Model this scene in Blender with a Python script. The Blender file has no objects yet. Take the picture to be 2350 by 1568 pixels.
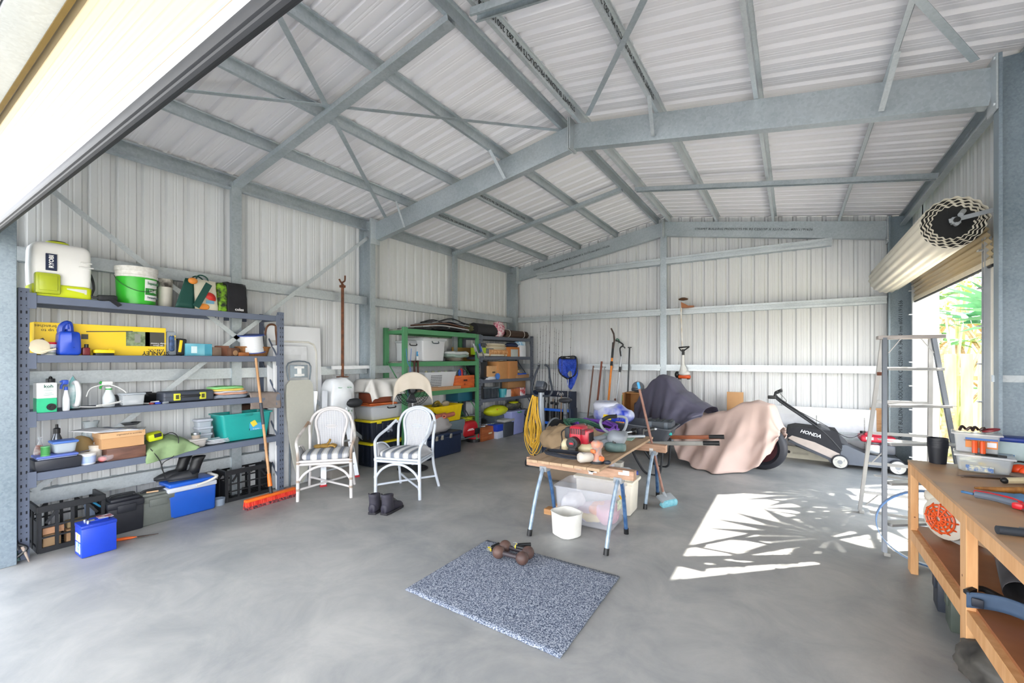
import bpy, bmesh, math, random
from math import sin, cos, pi, radians, hypot, atan2, sqrt, floor as ffloor
from mathutils import Vector as V, Matrix, noise as mnoise
random.seed(7)
SC = bpy.context.scene
COL = SC.collection
# ------------------------------------------------------------------ camera frame (photo treated as 2350 x 1568)
FPX, CX, CY, CAMH = 1000.0, 1175.0, 824.0, 1.5
TH = radians(32.8)
FW = (-sin(TH), cos(TH)); RT = (cos(TH), sin(TH))
def ray(u, v):
    a = (u - CX) / FPX
    return FW[0] + a * RT[0], FW[1] + a * RT[1], -(v - CY) / FPX
def FL(u, v, z=0.0):                 # where a sight line meets the level z
    x, y, w = ray(u, v); t = (z - CAMH) / w
    return V((x * t, y * t, z))
def OX(u, v, X):                     # ... meets the plane x = X
    x, y, w = ray(u, v); t = X / x
    return V((X, y * t, CAMH + w * t))
def OY(u, v, Y):
    x, y, w = ray(u, v); t = Y / y
    return V((x * t, Y, CAMH + w * t))
def OD(u, v, d):                     # ... at depth d
    x, y, w = ray(u, v)
    return V((x * d, y * d, CAMH + w * d))
def lerp(a, b, t): return a + (b - a) * t
# ------------------------------------------------------------------ materials
_M = {}
def lin(h):
    if isinstance(h, (tuple, list)): return tuple(h[:3])
    h = h.lstrip('#'); c = [int(h[i:i + 2], 16) / 255 for i in (0, 2, 4)]
    return tuple(x / 12.92 if x <= .04045 else ((x + .055) / 1.055) ** 2.4 for x in c)
def _new(key):
    m = bpy.data.materials.new(key); m.use_nodes = True
    nt = m.node_tree; b = nt.nodes['Principled BSDF']
    return m, nt, b
def M(c, rough=.5, metal=0., alpha=1., var=.08, scale=14., bump=0., c2=None, stretch=None, detail=3, spec=.5, trans=0.):
    key = repr((c, rough, metal, alpha, var, scale, bump, c2, stretch, trans, spec))
    if key in _M: return _M[key]
    m, nt, b = _new('mat%03d' % len(_M)); L = nt.links
    col = lin(c)
    b.inputs['Roughness'].default_value = rough; b.inputs['Metallic'].default_value = metal
    b.inputs['Specular IOR Level'].default_value = spec
    if trans: b.inputs['Transmission Weight'].default_value = trans
    if alpha < 1: b.inputs['Alpha'].default_value = alpha
    tc = nt.nodes.new('ShaderNodeTexCoord'); src = tc.outputs['Object']
    if stretch:
        mp = nt.nodes.new('ShaderNodeMapping'); mp.inputs['Scale'].default_value = stretch
        L.new(src, mp.inputs['Vector']); src = mp.outputs['Vector']
    nz = nt.nodes.new('ShaderNodeTexNoise'); nz.inputs['Scale'].default_value = scale; nz.inputs['Detail'].default_value = detail
    L.new(src, nz.inputs['Vector'])
    mx = nt.nodes.new('ShaderNodeMix'); mx.data_type = 'RGBA'
    d = lin(c2) if c2 else tuple(x * (1 - var * 2) for x in col)
    e = col if c2 else tuple(min(1, x * (1 + var)) for x in col)
    mx.inputs['A'].default_value = (*d, 1); mx.inputs['B'].default_value = (*e, 1)
    if c2:
        rp = nt.nodes.new('ShaderNodeMapRange'); rp.inputs['From Min'].default_value = .38; rp.inputs['From Max'].default_value = .62
        L.new(nz.outputs['Fac'], rp.inputs['Value']); L.new(rp.outputs['Result'], mx.inputs['Factor'])
    else: L.new(nz.outputs['Fac'], mx.inputs['Factor'])
    L.new(mx.outputs['Result'], b.inputs['Base Color'])
    if bump:
        bp = nt.nodes.new('ShaderNodeBump'); bp.inputs['Strength'].default_value = bump; bp.inputs['Distance'].default_value = .01
        L.new(nz.outputs['Fac'], bp.inputs['Height']); L.new(bp.outputs['Normal'], b.inputs['Normal'])
    _M[key] = m
    return m
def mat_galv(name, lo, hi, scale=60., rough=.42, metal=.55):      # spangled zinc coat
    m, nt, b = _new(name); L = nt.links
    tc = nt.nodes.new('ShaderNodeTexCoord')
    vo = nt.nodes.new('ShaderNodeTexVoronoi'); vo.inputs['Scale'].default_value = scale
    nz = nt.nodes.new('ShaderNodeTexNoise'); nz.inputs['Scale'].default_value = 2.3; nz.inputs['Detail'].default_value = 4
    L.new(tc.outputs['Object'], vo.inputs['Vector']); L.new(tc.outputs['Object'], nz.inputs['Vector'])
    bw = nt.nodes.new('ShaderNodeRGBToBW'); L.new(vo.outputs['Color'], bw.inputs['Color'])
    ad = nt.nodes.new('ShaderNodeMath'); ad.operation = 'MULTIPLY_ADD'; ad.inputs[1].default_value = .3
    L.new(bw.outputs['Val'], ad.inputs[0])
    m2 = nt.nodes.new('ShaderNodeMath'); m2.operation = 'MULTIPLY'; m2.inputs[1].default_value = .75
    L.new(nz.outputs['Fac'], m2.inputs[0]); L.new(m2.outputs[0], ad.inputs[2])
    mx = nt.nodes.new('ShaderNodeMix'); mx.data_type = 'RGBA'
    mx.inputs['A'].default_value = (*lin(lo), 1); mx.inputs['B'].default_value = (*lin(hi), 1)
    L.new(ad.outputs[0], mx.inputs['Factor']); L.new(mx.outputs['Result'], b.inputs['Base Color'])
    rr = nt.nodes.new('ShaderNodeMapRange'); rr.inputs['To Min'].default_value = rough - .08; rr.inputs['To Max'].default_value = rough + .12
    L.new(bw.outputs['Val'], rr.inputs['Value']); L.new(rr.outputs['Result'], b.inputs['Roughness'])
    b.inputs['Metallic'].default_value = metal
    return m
def mat_clear(c, a=.35, rough=.15):
    return M(c, rough=rough, alpha=a, var=.02)
# ------------------------------------------------------------------ mesh builder
class MB:
    def __init__(s): s.bm = bmesh.new(); s.mi = 0; s.T = Matrix.Identity(4)
    def at(s, loc=(0, 0, 0), rot=(0, 0, 0), sc=1.):
        from mathutils import Euler
        s.T = Matrix.Translation(V(loc)) @ Euler(rot).to_matrix().to_4x4() @ Matrix.Scale(sc, 4); return s
    def m(s, i): s.mi = i; return s
    def add(s, vs, fs):
        bv = [s.bm.verts.new(s.T @ V(v)) for v in vs]
        for f in fs:
            try: fc = s.bm.faces.new([bv[i] for i in f]); fc.material_index = s.mi
            except ValueError: pass
        return bv
    def box(s, c, d, bev=0., seg=2, taper=(1, 1), rot=None):
        x, y, z = d[0] / 2, d[1] / 2, d[2] / 2; tx, ty = taper
        vs = [(-x, -y, -z), (x, -y, -z), (x, y, -z), (-x, y, -z), (-x * tx, -y * ty, z), (x * tx, -y * ty, z), (x * tx, y * ty, z), (-x * tx, y * ty, z)]
        if rot is not None:
            from mathutils import Euler
            R = Euler(rot).to_matrix(); vs = [R @ V(v) for v in vs]
        vs = [V(v) + V(c) for v in vs]
        bv = s.add(vs, [(0, 3, 2, 1), (4, 5, 6, 7), (0, 1, 5, 4), (1, 2, 6, 5), (2, 3, 7, 6), (3, 0, 4, 7)])
        if bev > 0:
            es = {e for v in bv for e in v.link_edges}
            r = bmesh.ops.bevel(s.bm, geom=list(es), offset=min(bev, min(d) * .49), segments=seg, affect='EDGES', profile=.5)
            for f in r['faces']: f.material_index = s.mi
        return s
    def rings(s, rs, close=True, cap0=True, cap1=True):      # rs: list of rings of equal length
        n = len(rs[0]); vs = [p for r in rs for p in r]; fs = []
        for i in range(len(rs) - 1):
            for j in range(n if close else n - 1):
                k = (j + 1) % n
                fs.append((i * n + j, i * n + k, (i + 1) * n + k, (i + 1) * n + j))
        if cap0: fs.append(tuple(range(n))[::-1])
        if cap1: fs.append(tuple((len(rs) - 1) * n + j for j in range(n)))
        s.add(vs, fs); return s
    def tube(s, pts, r, seg=8, caps=True):
        pts = [V(p) for p in pts]; n = len(pts)
        rr = r if isinstance(r, (list, tuple)) else [r] * n
        up = None; rs = []
        for i, p in enumerate(pts):
            t = (pts[min(i + 1, n - 1)] - pts[max(i - 1, 0)])
            if t.length < 1e-9: t = V((0, 0, 1))
            t.normalize()
            if up is None: up = V((0, 0, 1)) if abs(t.z) < .9 else V((1, 0, 0))
            a = up - t * up.dot(t)
            if a.length < 1e-6: a = V((1, 0, 0)) - t * t.x
            a.normalize(); b = t.cross(a); up = a
            rs.append([p + a * (cos(2 * pi * k / seg) * rr[i]) + b * (sin(2 * pi * k / seg) * rr[i]) for k in range(seg)])
        return s.rings(rs, True, caps, caps)
    def cyl(s, p0, p1, r, r2=None, seg=16): return s.tube([p0, p1], [r, r if r2 is None else r2], seg)
    def lathe(s, prof, o=(0, 0, 0), seg=20, sx=1., sy=1., cap0=True, cap1=True):   # prof: (r, z)
        o = V(o)
        return s.rings([[o + V((r * cos(2 * pi * k / seg) * sx, r * sin(2 * pi * k / seg) * sy, z)) for k in range(seg)] for r, z in prof], True, cap0, cap1)
    def ext(s, poly, p0, p1, ax):                            # extrude 2-D poly (a along ax, b across) from p0 to p1
        p0, p1 = V(p0), V(p1); t = (p1 - p0).normalized(); a = V(ax); a = (a - t * a.dot(t)).normalized(); b = t.cross(a)
        return s.rings([[p + a * q[0] + b * q[1] for q in poly] for p in (p0, p1)])
    def prism(s, poly, z0, z1, bev=0):                       # poly in xy, up
        n = len(poly)
        bv = s.add([(x, y, z0) for x, y in poly] + [(x, y, z1) for x, y in poly],
                   [tuple(range(n))[::-1], tuple(range(n, 2 * n))] + [(i, (i + 1) % n, n + (i + 1) % n, n + i) for i in range(n)])
        if bev:
            es = {e for v in bv for e in v.link_edges}
            bmesh.ops.bevel(s.bm, geom=list(es), offset=bev, segments=2, affect='EDGES', profile=.5)
        return s
    def grid(s, f, nu, nv, cu=False):                        # f(u, v) in 0..1
        vs = [f(i / nu, j / nv) for j in range(nv + 1) for i in range(nu + 1)]
        w = nu + 1
        s.add(vs, [(j * w + i, j * w + i + 1, (j + 1) * w + i + 1, (j + 1) * w + i) for j in range(nv) for i in range(nu)]); return s
    def ell(s, c, r, seg=16, rg=10, f=None):
        c = V(c); rs = []
        for i in range(rg + 1):
            ph = -pi / 2 + pi * (i + .0) / rg; ph = max(min(ph, pi / 2 - .02), -pi / 2 + .02)
            ring = []
            for k in range(seg):
                t = 2 * pi * k / seg
                d = V((cos(ph) * cos(t), cos(ph) * sin(t), sin(ph))); q = f(d) if f else 1.
                ring.append(c + V((d.x * r[0] * q, d.y * r[1] * q, d.z * r[2] * q)))
            rs.append(ring)
        return s.rings(rs)
    def sbox(s, c, d, n=5, seg=24, rg=12, f=None):           # super-ellipsoid cushion
        c = V(c); rs = []
        sg = lambda x, e: math.copysign(abs(x) ** e, x)
        e = 2 / n
        for i in range(rg + 1):
            ph = -pi / 2 * .98 + pi * .98 * i / rg; ring = []
            for k in range(seg):
                t = 2 * pi * k / seg
                q = V((d[0] / 2 * sg(cos(ph), e) * sg(cos(t), e), d[1] / 2 * sg(cos(ph), e) * sg(sin(t), e), d[2] / 2 * sg(sin(ph), e)))
                if f: q = V(f(q))
                ring.append(c + q)
            rs.append(ring)
        return s.rings(rs)
    def tub(s, w, d, h, taper=.85, t=.005, rc=.03, rim=.012, z0=0., c=(0, 0)):   # open container, base at z0
        def rr(W, D, R):
            R = min(R, W * .49, D * .49); P = []
            for qx, qy, a0 in ((1, 1, 0), (-1, 1, 90), (-1, -1, 180), (1, -1, 270)):
                for k in range(4):
                    a = radians(a0 + 30 * k); P.append((c[0] + qx * (W / 2 - R) + R * cos(a), c[1] + qy * (D / 2 - R) + R * sin(a)))
            return P
        L = [(w * taper - .02, d * taper - .02, z0), (w * taper, d * taper, z0 + .01), (w, d, z0 + h - rim), (w + 2 * rim, d + 2 * rim, z0 + h - rim), (w + 2 * rim, d + 2 * rim, z0 + h),
             (w - 2 * t, d - 2 * t, z0 + h), (w * taper - 2 * t, d * taper - 2 * t, z0 + .01 + t)]
        return s.rings([[(x, y, z) for x, y in rr(W, D, rc)] for W, D, z in L])
    def build(s, name, mats, parent=None, smooth=40, kind=None, solid=0., sub=0, loc=None):
        bmesh.ops.recalc_face_normals(s.bm, faces=s.bm.faces)
        me = bpy.data.meshes.new(name); s.bm.to_mesh(me); s.bm.free()
        for mm in (mats if isinstance(mats, (list, tuple)) else [mats]): me.materials.append(mm)
        o = bpy.data.objects.new(name, me); COL.objects.link(o)
        if parent is not None: o.parent = parent
        if smooth:
            me.polygons.foreach_set('use_smooth', [True] * len(me.polygons))
            if smooth < 180: me.set_sharp_from_angle(angle=radians(smooth))
        if solid:
            md = o.modifiers.new('Solidify', 'SOLIDIFY'); md.thickness = solid; md.offset = 0
        if sub:
            md = o.modifiers.new('Subsurf', 'SUBSURF'); md.levels = sub; md.render_levels = sub
        if kind: o['kind'] = kind
        if loc is not None: o.location = loc
        return o
def thing(name, label, cat, loc=(0, 0, 0), rz=0., group=None, rot=None):
    o = bpy.data.objects.new(name, None); COL.objects.link(o); o.empty_display_size = .05
    o.location = loc; o.rotation_euler = rot if rot is not None else (0, 0, rz)
    return tag(o, label, cat, group)
def tag(o, label, cat, group=None):
    o['label'] = label; o['category'] = cat
    if group: o['group'] = group
    return o
def one(mb, name, mats, label, cat, loc=None, rz=None, group=None, **k):      # a thing that is a single mesh
    o = mb.build(name, mats, **k)
    if loc is not None: o.location = loc
    if rz is not None: o.rotation_euler = (0, 0, rz) if not isinstance(rz, tuple) else rz
    return tag(o, label, cat, group)
def copy_tree(o, parent=None):
    c = o.copy(); COL.objects.link(c)
    if parent is not None: c.parent = parent
    for ch in list(o.children): copy_tree(ch, c)
    return c
def spl(pts, n=6, closed=False):                              # Catmull-Rom
    P = [V(p) for p in pts]; N = len(P); out = []
    for i in range(N if closed else N - 1):
        g = (lambda k: P[k % N]) if closed else (lambda k: P[max(0, min(N - 1, k))])
        a, b, c, d = g(i - 1), g(i), g(i + 1), g(i + 2)
        for k in range(n):
            t = k / n
            out.append(.5 * ((2 * b) + (c - a) * t + (2 * a - 5 * b + 4 * c - d) * t * t + (3 * b - a - 3 * c + d) * t ** 3))
    out.append(P[0].copy() if closed else P[-1].copy())
    return out
FONT = None
def text(parent, s, size, loc, rot, mat, name='lettering', align='CENTER', shear=0., bold=0., sx=1., flip=False, ext=.0006):
    cu = bpy.data.curves.new('t', 'FONT'); cu.body = s; cu.size = size; cu.align_x = align; cu.align_y = 'CENTER'
    cu.extrude = ext; cu.shear = shear; cu.offset = bold; cu.resolution_u = 2
    t = bpy.data.objects.new('t', cu); COL.objects.link(t)
    bpy.context.view_layer.update()
    me = bpy.data.meshes.new_from_object(t.evaluated_get(bpy.context.evaluated_depsgraph_get()))
    bpy.data.objects.remove(t); bpy.data.curves.remove(cu)
    if sx != 1.: me.transform(Matrix.Scale(sx, 4, (1, 0, 0)))
    me.materials.clear(); me.materials.append(mat)
    o = bpy.data.objects.new(name, me); COL.objects.link(o)
    o.parent = parent; o.location = loc; o.rotation_euler = rot
    return o
def nz(x, y=0., z=0.): return mnoise.noise(V((x, y, z)))
# a lying cloth that falls over the edges of a support (half sizes a, b; hem falls h)
def drape(a, b, W, D, h, zt, seed=0, amp=.02, k=5., flare=.15, nu=36, nv=36, sag=.01, rot=0.):
    def f(u, v):
        x, y = (u - .5) * W, (v - .5) * D
        if rot: x, y = x * cos(rot) - y * sin(rot), x * sin(rot) + y * cos(rot)
        ex, ey = max(abs(x) - a, 0), max(abs(y) - b, 0); e = hypot(ex, ey)
        px, py = max(-a, min(a, x)), max(-b, min(b, y))
        z = zt + nz(x * 9 + seed, y * 9, seed) * sag
        if e > 0:
            dx, dy = ex / e * math.copysign(1, x), ey / e * math.copysign(1, y)
            an = (px + py) * k * 6 + atan2(dy, dx) * k
            w = (flare * e + amp * min(1, e * 8) * (sin(an + seed) + .6 * nz(x * 7 + seed, y * 7, 3)) + .012 * (1 - math.exp(-e * 60)))
            px += dx * w; py += dy * w
            z -= min(e, h + .0) * (.97 - .0 * flare) + .004
        return (px, py, z)
    return f
# ================================================================== THE SHED
XL, XR, YB = -5.26, 1.37, 8.14           # sheet planes
XA, PITCH = -1.945, .1667                # ridge line, roof slope
CIL, CIR = -5.0, 1.12                    # inner faces of the columns
FR = [.52, 4.17, 8.02]                   # frames along y
def zr(x): return 4.06 - PITCH * abs(x - XA)      # underside of the roof sheet
G1 = mat_galv('galvanised_steel', '#8b979d', '#cdd5da', 55)
G2 = mat_galv('galvanised_light', '#a2abb0', '#d9dfe2', 70, rough=.38, metal=.45)
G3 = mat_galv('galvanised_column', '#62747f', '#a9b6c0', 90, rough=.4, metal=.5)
WALLM = M('#d8dadb', rough=.45, var=.02, scale=3)
ROOFM = M('#e4e3e7', rough=.38, var=.02, scale=2)
CREAM = M('#b9a785', rough=.45, var=.02, scale=2)
PRINT = M('#23272a', rough=.7)
# ---- floor
m, nt, b = _new('concrete'); L = nt.links
tc = nt.nodes.new('ShaderNodeTexCoord'); FAC = []
for sc, dt, rg, ds in ((.55, 5, .6, .5), (2.2, 8, .68, .6), (26, 4, .5, .0)):
    n = nt.nodes.new('ShaderNodeTexNoise'); n.inputs['Scale'].default_value = sc; n.inputs['Detail'].default_value = dt
    n.inputs['Roughness'].default_value = rg; n.inputs['Distortion'].default_value = ds; L.new(tc.outputs['Object'], n.inputs['Vector']); FAC.append(n)
def mixc(fac, A, B, lo, hi):
    rp = nt.nodes.new('ShaderNodeMapRange'); rp.inputs['From Min'].default_value = lo; rp.inputs['From Max'].default_value = hi; L.new(fac, rp.inputs['Value'])
    mx = nt.nodes.new('ShaderNodeMix'); mx.data_type = 'RGBA'; L.new(rp.outputs['Result'], mx.inputs['Factor'])
    for k, c in (('A', A), ('B', B)):
        if isinstance(c, str): mx.inputs[k].default_value = (*lin(c), 1)
        else: L.new(c, mx.inputs[k])
    return mx.outputs['Result']
c1 = mixc(FAC[0].outputs['Fac'], '#7c7f80', '#b0afab', .36, .62)
c2 = mixc(FAC[1].outputs['Fac'], '#838688', '#b9b7b3', .34, .64)
mx = nt.nodes.new('ShaderNodeMix'); mx.data_type = 'RGBA'; mx.inputs['Factor'].default_value = .5; L.new(c1, mx.inputs['A']); L.new(c2, mx.inputs['B'])
L.new(mx.outputs['Result'], b.inputs['Base Color'])
rr = nt.nodes.new('ShaderNodeMapRange'); rr.inputs['To Min'].default_value = .34; rr.inputs['To Max'].default_value = .6
L.new(FAC[1].outputs['Fac'], rr.inputs['Value']); L.new(rr.outputs['Result'], b.inputs['Roughness'])
bp = nt.nodes.new('ShaderNodeBump'); bp.inputs['Strength'].default_value = .06; bp.inputs['Distance'].default_value = .01; L.new(FAC[2].outputs['Fac'], bp.inputs['Height']); L.new(bp.outputs['Normal'], b.inputs['Normal'])
CONC = m
q = MB(); q.box((( XL + XR) / 2, 3.97, -.06), (XR - XL + .12, 8.5, .12)); q.build('floor', CONC, smooth=0, kind='structure')
q = MB(); q.box((-2, -6.2, -.08), (16, 12, .1)); q.build('driveway', M('#c9c6bf', rough=.8, var=.06, scale=3), smooth=0, kind='structure')
q = MB(); q.grid(lambda u, v: (1.43 + u * 14, -2 + v * 22, -.1 + .05 * nz(u * 9, v * 14)), 20, 30); q.build('ground', M('#7f8456', rough=.9, var=.2, scale=5, c2='#8d7c5c'), kind='structure')
q = MB(); q.box((2.4, 6.2, -.09), (1.9, 5.4, .12)); q.build('path', M('#b3aea4', rough=.85, var=.05, scale=3), smooth=0, kind='structure')
# ---- corrugated sheets: trapezoid ribs standing outwards
def rib(a0, a1, pitch, depth, wi=.062, wo=.03, mini=True, off=0.):
    P = []; n0 = ffloor((a0 - off) / pitch) - 1
    for k in range(n0, n0 + int((a1 - a0) / pitch) + 4):
        c = off + k * pitch
        P += [(c - wi / 2, 0), (c - wo / 2, depth), (c + wo / 2, depth), (c + wi / 2, 0)]
        if mini:
            for fr in (.42, .58):
                mm_ = c + pitch * (.5 + (fr - .5) * .9)
                P += [(mm_ - .008, 0), (mm_ - .003, .0022), (mm_ + .003, .0022), (mm_ + .008, 0)]
    return [(max(a0, min(a1, x)), d) for x, d in P]
def sheet_wall(name, pts, fixed, out, axis, z0, ztop, mat):
    q = MB(); vs = []; fs = []
    for i, (a, d) in enumerate(pts):
        for z in (z0, ztop(a)):
            vs.append((a, fixed + out * d, z) if axis == 'x' else (fixed + out * d, a, z))
        if i: k = 2 * i; fs.append((k - 2, k, k + 1, k - 1))
    q.add(vs, fs); return q.build(name, mat, smooth=0, kind='structure')
sheet_wall('wall_left', rib(.45, YB, .19, .03, off=.06), XL, -1, 'y', 0, lambda a: zr(XL) - .02, WALLM)
sheet_wall('wall_back', rib(XL, XR, .19, .03, off=.02), YB, 1, 'x', 0, zr, WALLM)
DY0, DY1, DZ = 4.92, 7.36, 2.36          # side door opening
sheet_wall('wall_right', rib(.45, DY0, .19, .03), XR, 1, 'y', 0, lambda a: zr(XR) - .02, WALLM)
sheet_wall('wall_right', rib(DY1 + .06, YB, .19, .03), XR, 1, 'y', 0, lambda a: zr(XR) - .02, WALLM)
sheet_wall('wall_right', rib(DY0, DY1, .19, .03), XR, 1, 'y', DZ, lambda a: zr(XR) - .02, WALLM)
q = MB()
for sgn, xe in ((-1, XL - .12), (1, XR + .12)):
    P = rib(.3, YB + .15, .19, .03, wi=.062, wo=.03, off=.05); vs = []; fs = []
    for i, (a, d) in enumerate(P):
        vs += [(XA, a, zr(XA) + d), (xe, a, zr(xe) + d)]
        if i: k = 2 * i; fs.append((k - 2, k, k + 1, k - 1))
    q.add(vs, fs)
q.build('ceiling', ROOFM, smooth=0, kind='structure')
q = MB(); q.ext([(-.16, -.026), (0, .0), (.16, -.026), (.16, -.02), (0, .008), (-.16, -.02)], (XA, .3, zr(XA) + .045), (XA, YB + .15, zr(XA) + .045), (1, 0, 0)); q.build('trim_1', ROOFM, smooth=0, kind='structure')
# ---- steel sections
def csec(d, w, lip=.018, t=.004):         # channel: web along a (depth d), flanges towards +b
    h = d / 2
    return [(-h, 0), (h, 0), (h, w), (h - lip, w), (h - lip, w - t), (h - t, w - t), (h - t, t), (-h + t, t), (-h + t, w - t), (-h + lip, w - t), (-h + lip, w), (-h, w)]
def zsec(d, w, lip=.016, t=.004):
    h = d / 2
    return [(-h, -w), (-h, t / 2), (h - t, t / 2), (h - t, w), (h - lip, w), (h - lip, w + t * .2), (h, w + t), (h, -t / 2), (-h + t, -t / 2), (-h + t, -w)]
def steel(name, poly, p0, p1, ax, mat=None, smooth=0):
    q = MB(); q.ext(poly, p0, p1, ax); return q.build(name, mat or G1, smooth=smooth, kind='structure')
R10 = math.atan(PITCH)
for yi, y in enumerate(FR):
    if yi == 0: continue
    for sgn, xc, xo in ((-1, CIL, XL), (1, CIR, XR)):
        ztop = zr(xc) - .06
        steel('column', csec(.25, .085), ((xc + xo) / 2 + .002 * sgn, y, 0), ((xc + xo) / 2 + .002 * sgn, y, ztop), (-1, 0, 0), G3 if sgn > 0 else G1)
        # rafter: 250 deep channel, web towards the viewer
        zc = lambda x: zr(x) - .105 - .128
        x0 = xc; steel('rafter', csec(.25, .085), (x0, y, zc(x0)), (XA, y, zc(XA)), (0, 0, 1) if sgn > 0 else (0, 0, -1), G1)
    q = MB(); q.box((XA, y - .012, zc(XA) + .0), (.012, .16, .32)); q.box((XA + .018, y - .012, zc(XA) + .0), (.012, .16, .32)); q.build('apex_bracket', G2, smooth=0, kind='structure')
    for sgn, xc in ((-1, CIL), (1, CIR)):
        q = MB(); q.box((xc - sgn * .006, y - .012, zc(xc) - .01), (.01, .16, .36))
        for dz in (-.15, .15): q.cyl((xc - sgn * .02, y - .07, zc(xc) + dz), (xc + sgn * .02, y - .07, zc(xc) + dz), .012, seg=8)
        q.build('knee_bracket', G2, smooth=0, kind='structure')
# purlins
for sgn in (-1, 1):
    for dx_ in ((.11, .875, 1.64, 2.405) if sgn < 0 else (.11, .885, 1.7, 2.53)):
        x = XA + sgn * dx_
        z = zr(x) - .052
        steel('purlin', zsec(.1, .03, .012), (x, .42, z), (x, YB - .02, z), (0, 0, 1), G1 if sgn < 0 else G2)
# eave beams
for sgn, x in ((-1, XL + .06), (1, XR - .06)):
    steel('eave_beam', csec(.155, .06), (x, .42, zr(x) - .085), (x, YB - .02, zr(x) - .085), (0, 0, 1) if sgn < 0 else (0, 0, -1), G1)
# mid-bay posts and their roof bearers
for y in (2.38, 6.07):
    steel('mullion_post', csec(.1, .05), (CIL - .12, y, 0), (CIL - .12, y, zr(CIL) - .12), (0, 1, 0), G1)
    for sgn, xe in ((-1, CIL - .16), (1, CIR + .12)):
        xs = XA + sgn * .1; off = .105 + .045
        steel('roof_bearer', csec(.085, .05), (xe, y, zr(xe) - off), (xs, y, zr(xs) - off), (0, 1, 0), G1)
# girts
def hat(h=.11, lipw=.034, dp=.04):
    a = h / 2
    return [(-a, 0), (-a, dp), (-a + lipw, dp), (-a + lipw, dp - .03), (a - lipw, dp - .03), (a - lipw, dp), (a, dp), (a, 0)]
for zt, segs in ((.43, ((.6, 8.0),)), (1.40, ((.6, 8.0),)), (2.39, ((.6, 8.0),))):
    for a, b_ in ((.6, 4.13), (4.26, 8.0)):
        steel('girt', hat(), (XL + .12, b_, zt - .055), (XL + .12, a, zt - .055), (0, 0, 1), G2)
        steel('girt', [(-.05, 0), (.05, 0), (.05, .1), (-.05, .1)], (XL + .02, b_, zt - .055), (XL + .02, a, zt - .055), (0, 0, 1), G1)
for zt in (.43, 1.40, 2.39, 3.30):
    for a, b_ in ((CIL + .01, XA - .05), (XA + .05, CIR - .01)):
        if zt > 3: a, b_ = (a + .45, b_) if a < -4 else (a, b_ - .62)
        steel('girt', hat(), (a, YB - .115, zt - .055), (b_, YB - .115, zt - .055), (0, 0, 1), G2)
        steel('girt', [(-.05, 0), (.05, 0), (.05, .08), (-.05, .08)], (a, YB - .005, zt - .055), (b_, YB - .005, zt - .055), (0, 0, -1), G1)
steel('mullion_post', csec(.11, .06), (XA, YB - .12, 0), (XA, YB - .12, zr(XA) - .36), (1, 0, 0), G1)
# wall and roof straps
def strap(p0, p1, nrm, w=.045, mat=None):
    return steel('brace_strap', [(-w / 2, -.002), (w / 2, -.002), (w / 2, .002), (-w / 2, .002)], p0, p1, V(p1 - p0).cross(V(nrm)), mat or G2)
xs = XL + .19
strap(OX(120, 437, xs), OX(840, 1012, xs), (1, 0, 0)); strap(OX(845, 545, xs), OX(75, 1130, xs), (1, 0, 0))
def rstrap(x0, y0, x1, y1): strap(V((x0, y0, zr(x0) - .106)), V((x1, y1, zr(x1) - .106)), (0, 0, 1), mat=G1)
def RO(u, v, sgn, off=.106):              # sight line to the roof slope
    x, y, w = ray(u, v); z0 = 4.06 - off
    t = (z0 - CAMH + PITCH * sgn * XA) / (w + PITCH * sgn * x)     # CAMH + w t = z0 - PITCH*sgn*(x t - XA)
    return x * t, y * t
for s, a, b_ in ((-1, (625, 10), (885, 500)), (-1, (400, 205), (1290, 300)), (1, (1478, 0), (1348, 265)), (1, (2050, -66), (2238, 140))):
    p0, p1 = RO(*a, s), RO(*b_, s); rstrap(*p0, *p1)
# short knee stays between rafter and purlin
for a, b_, s in (((1120, 346), (1158, 410), -1), ((893, 470), (928, 522), -1), ((1493, 218), (1498, 312), 1), ((2062, 118), (2022, 255), 1)):
    p0, p1 = RO(*a, s, .1), None
    y = 4.17 - .02; xp = min((XA + k for k in (-2.405, -1.64, -.875, -.11, .11, .885, 1.7, 2.53)), key=lambda k: abs(k - p0[0])); p0 = (xp, p0[1])
    p1 = OY(*b_, y); strap(V((p0[0], p0[1], zr(p0[0]) - .1)), p1, (0, 1, 0), w=.035)
# ---- writing printed on the steel
def printed(s, p, xd, yd, size, sx=1.):
    xd = V(xd).normalized(); yd = V(yd); yd = (yd - xd * yd.dot(xd)).normalized(); zd = xd.cross(yd)
    t = text(None, s, size, p, (0, 0, 0), PRINT, align='LEFT'); t.name = 'printed_marking'
    t.matrix_world = Matrix.Translation(V(p)) @ Matrix((xd, yd, zd)).transposed().to_4x4() @ Matrix.Scale(sx, 4, (1, 0, 0))
    t['kind'] = 'structure'
zc = lambda x: zr(x) - .233
printed('STRAMIT BUILDING PRODUCTS MK R2 C25019P X 3217.0 mm #0011191636', (-1.42, 8.015, zc(-1.42)), (1, 0, -PITCH), (0, 0, 1), .05, 1.03)
printed('STRAMIT BUILDING PRODUCTS MK R1 C25019P X 3217.0 mm #0011191636', (-4.62, 8.015, zc(-4.62)), (1, 0, PITCH), (0, 0, 1), .05, 1.03)
printed('STRAMIT BUILDING PRODUCTS MK C2 C25019P X 3463.0 mm #0011191636', (1.26, 8.015, .33), (0, 0, 1), (-1, 0, 0), .06)
xp = XA + .11
printed('STRAMIT BUILDING PRODUCTS MK 282 200190 X 4465.0 mm #0011191842', (xp + .006, 4.0, zr(xp) - .052), (0, -1, 0), (0, 0, -1), .07)
xp = XA + .885
printed('STRAMIT BUILDING PRODUCTS MK 282 200190 X 4465.0 mm #0011191842', (xp + .006, 4.0, zr(xp) - .052), (0, -1, 0), (0, 0, -1), .07)
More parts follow.
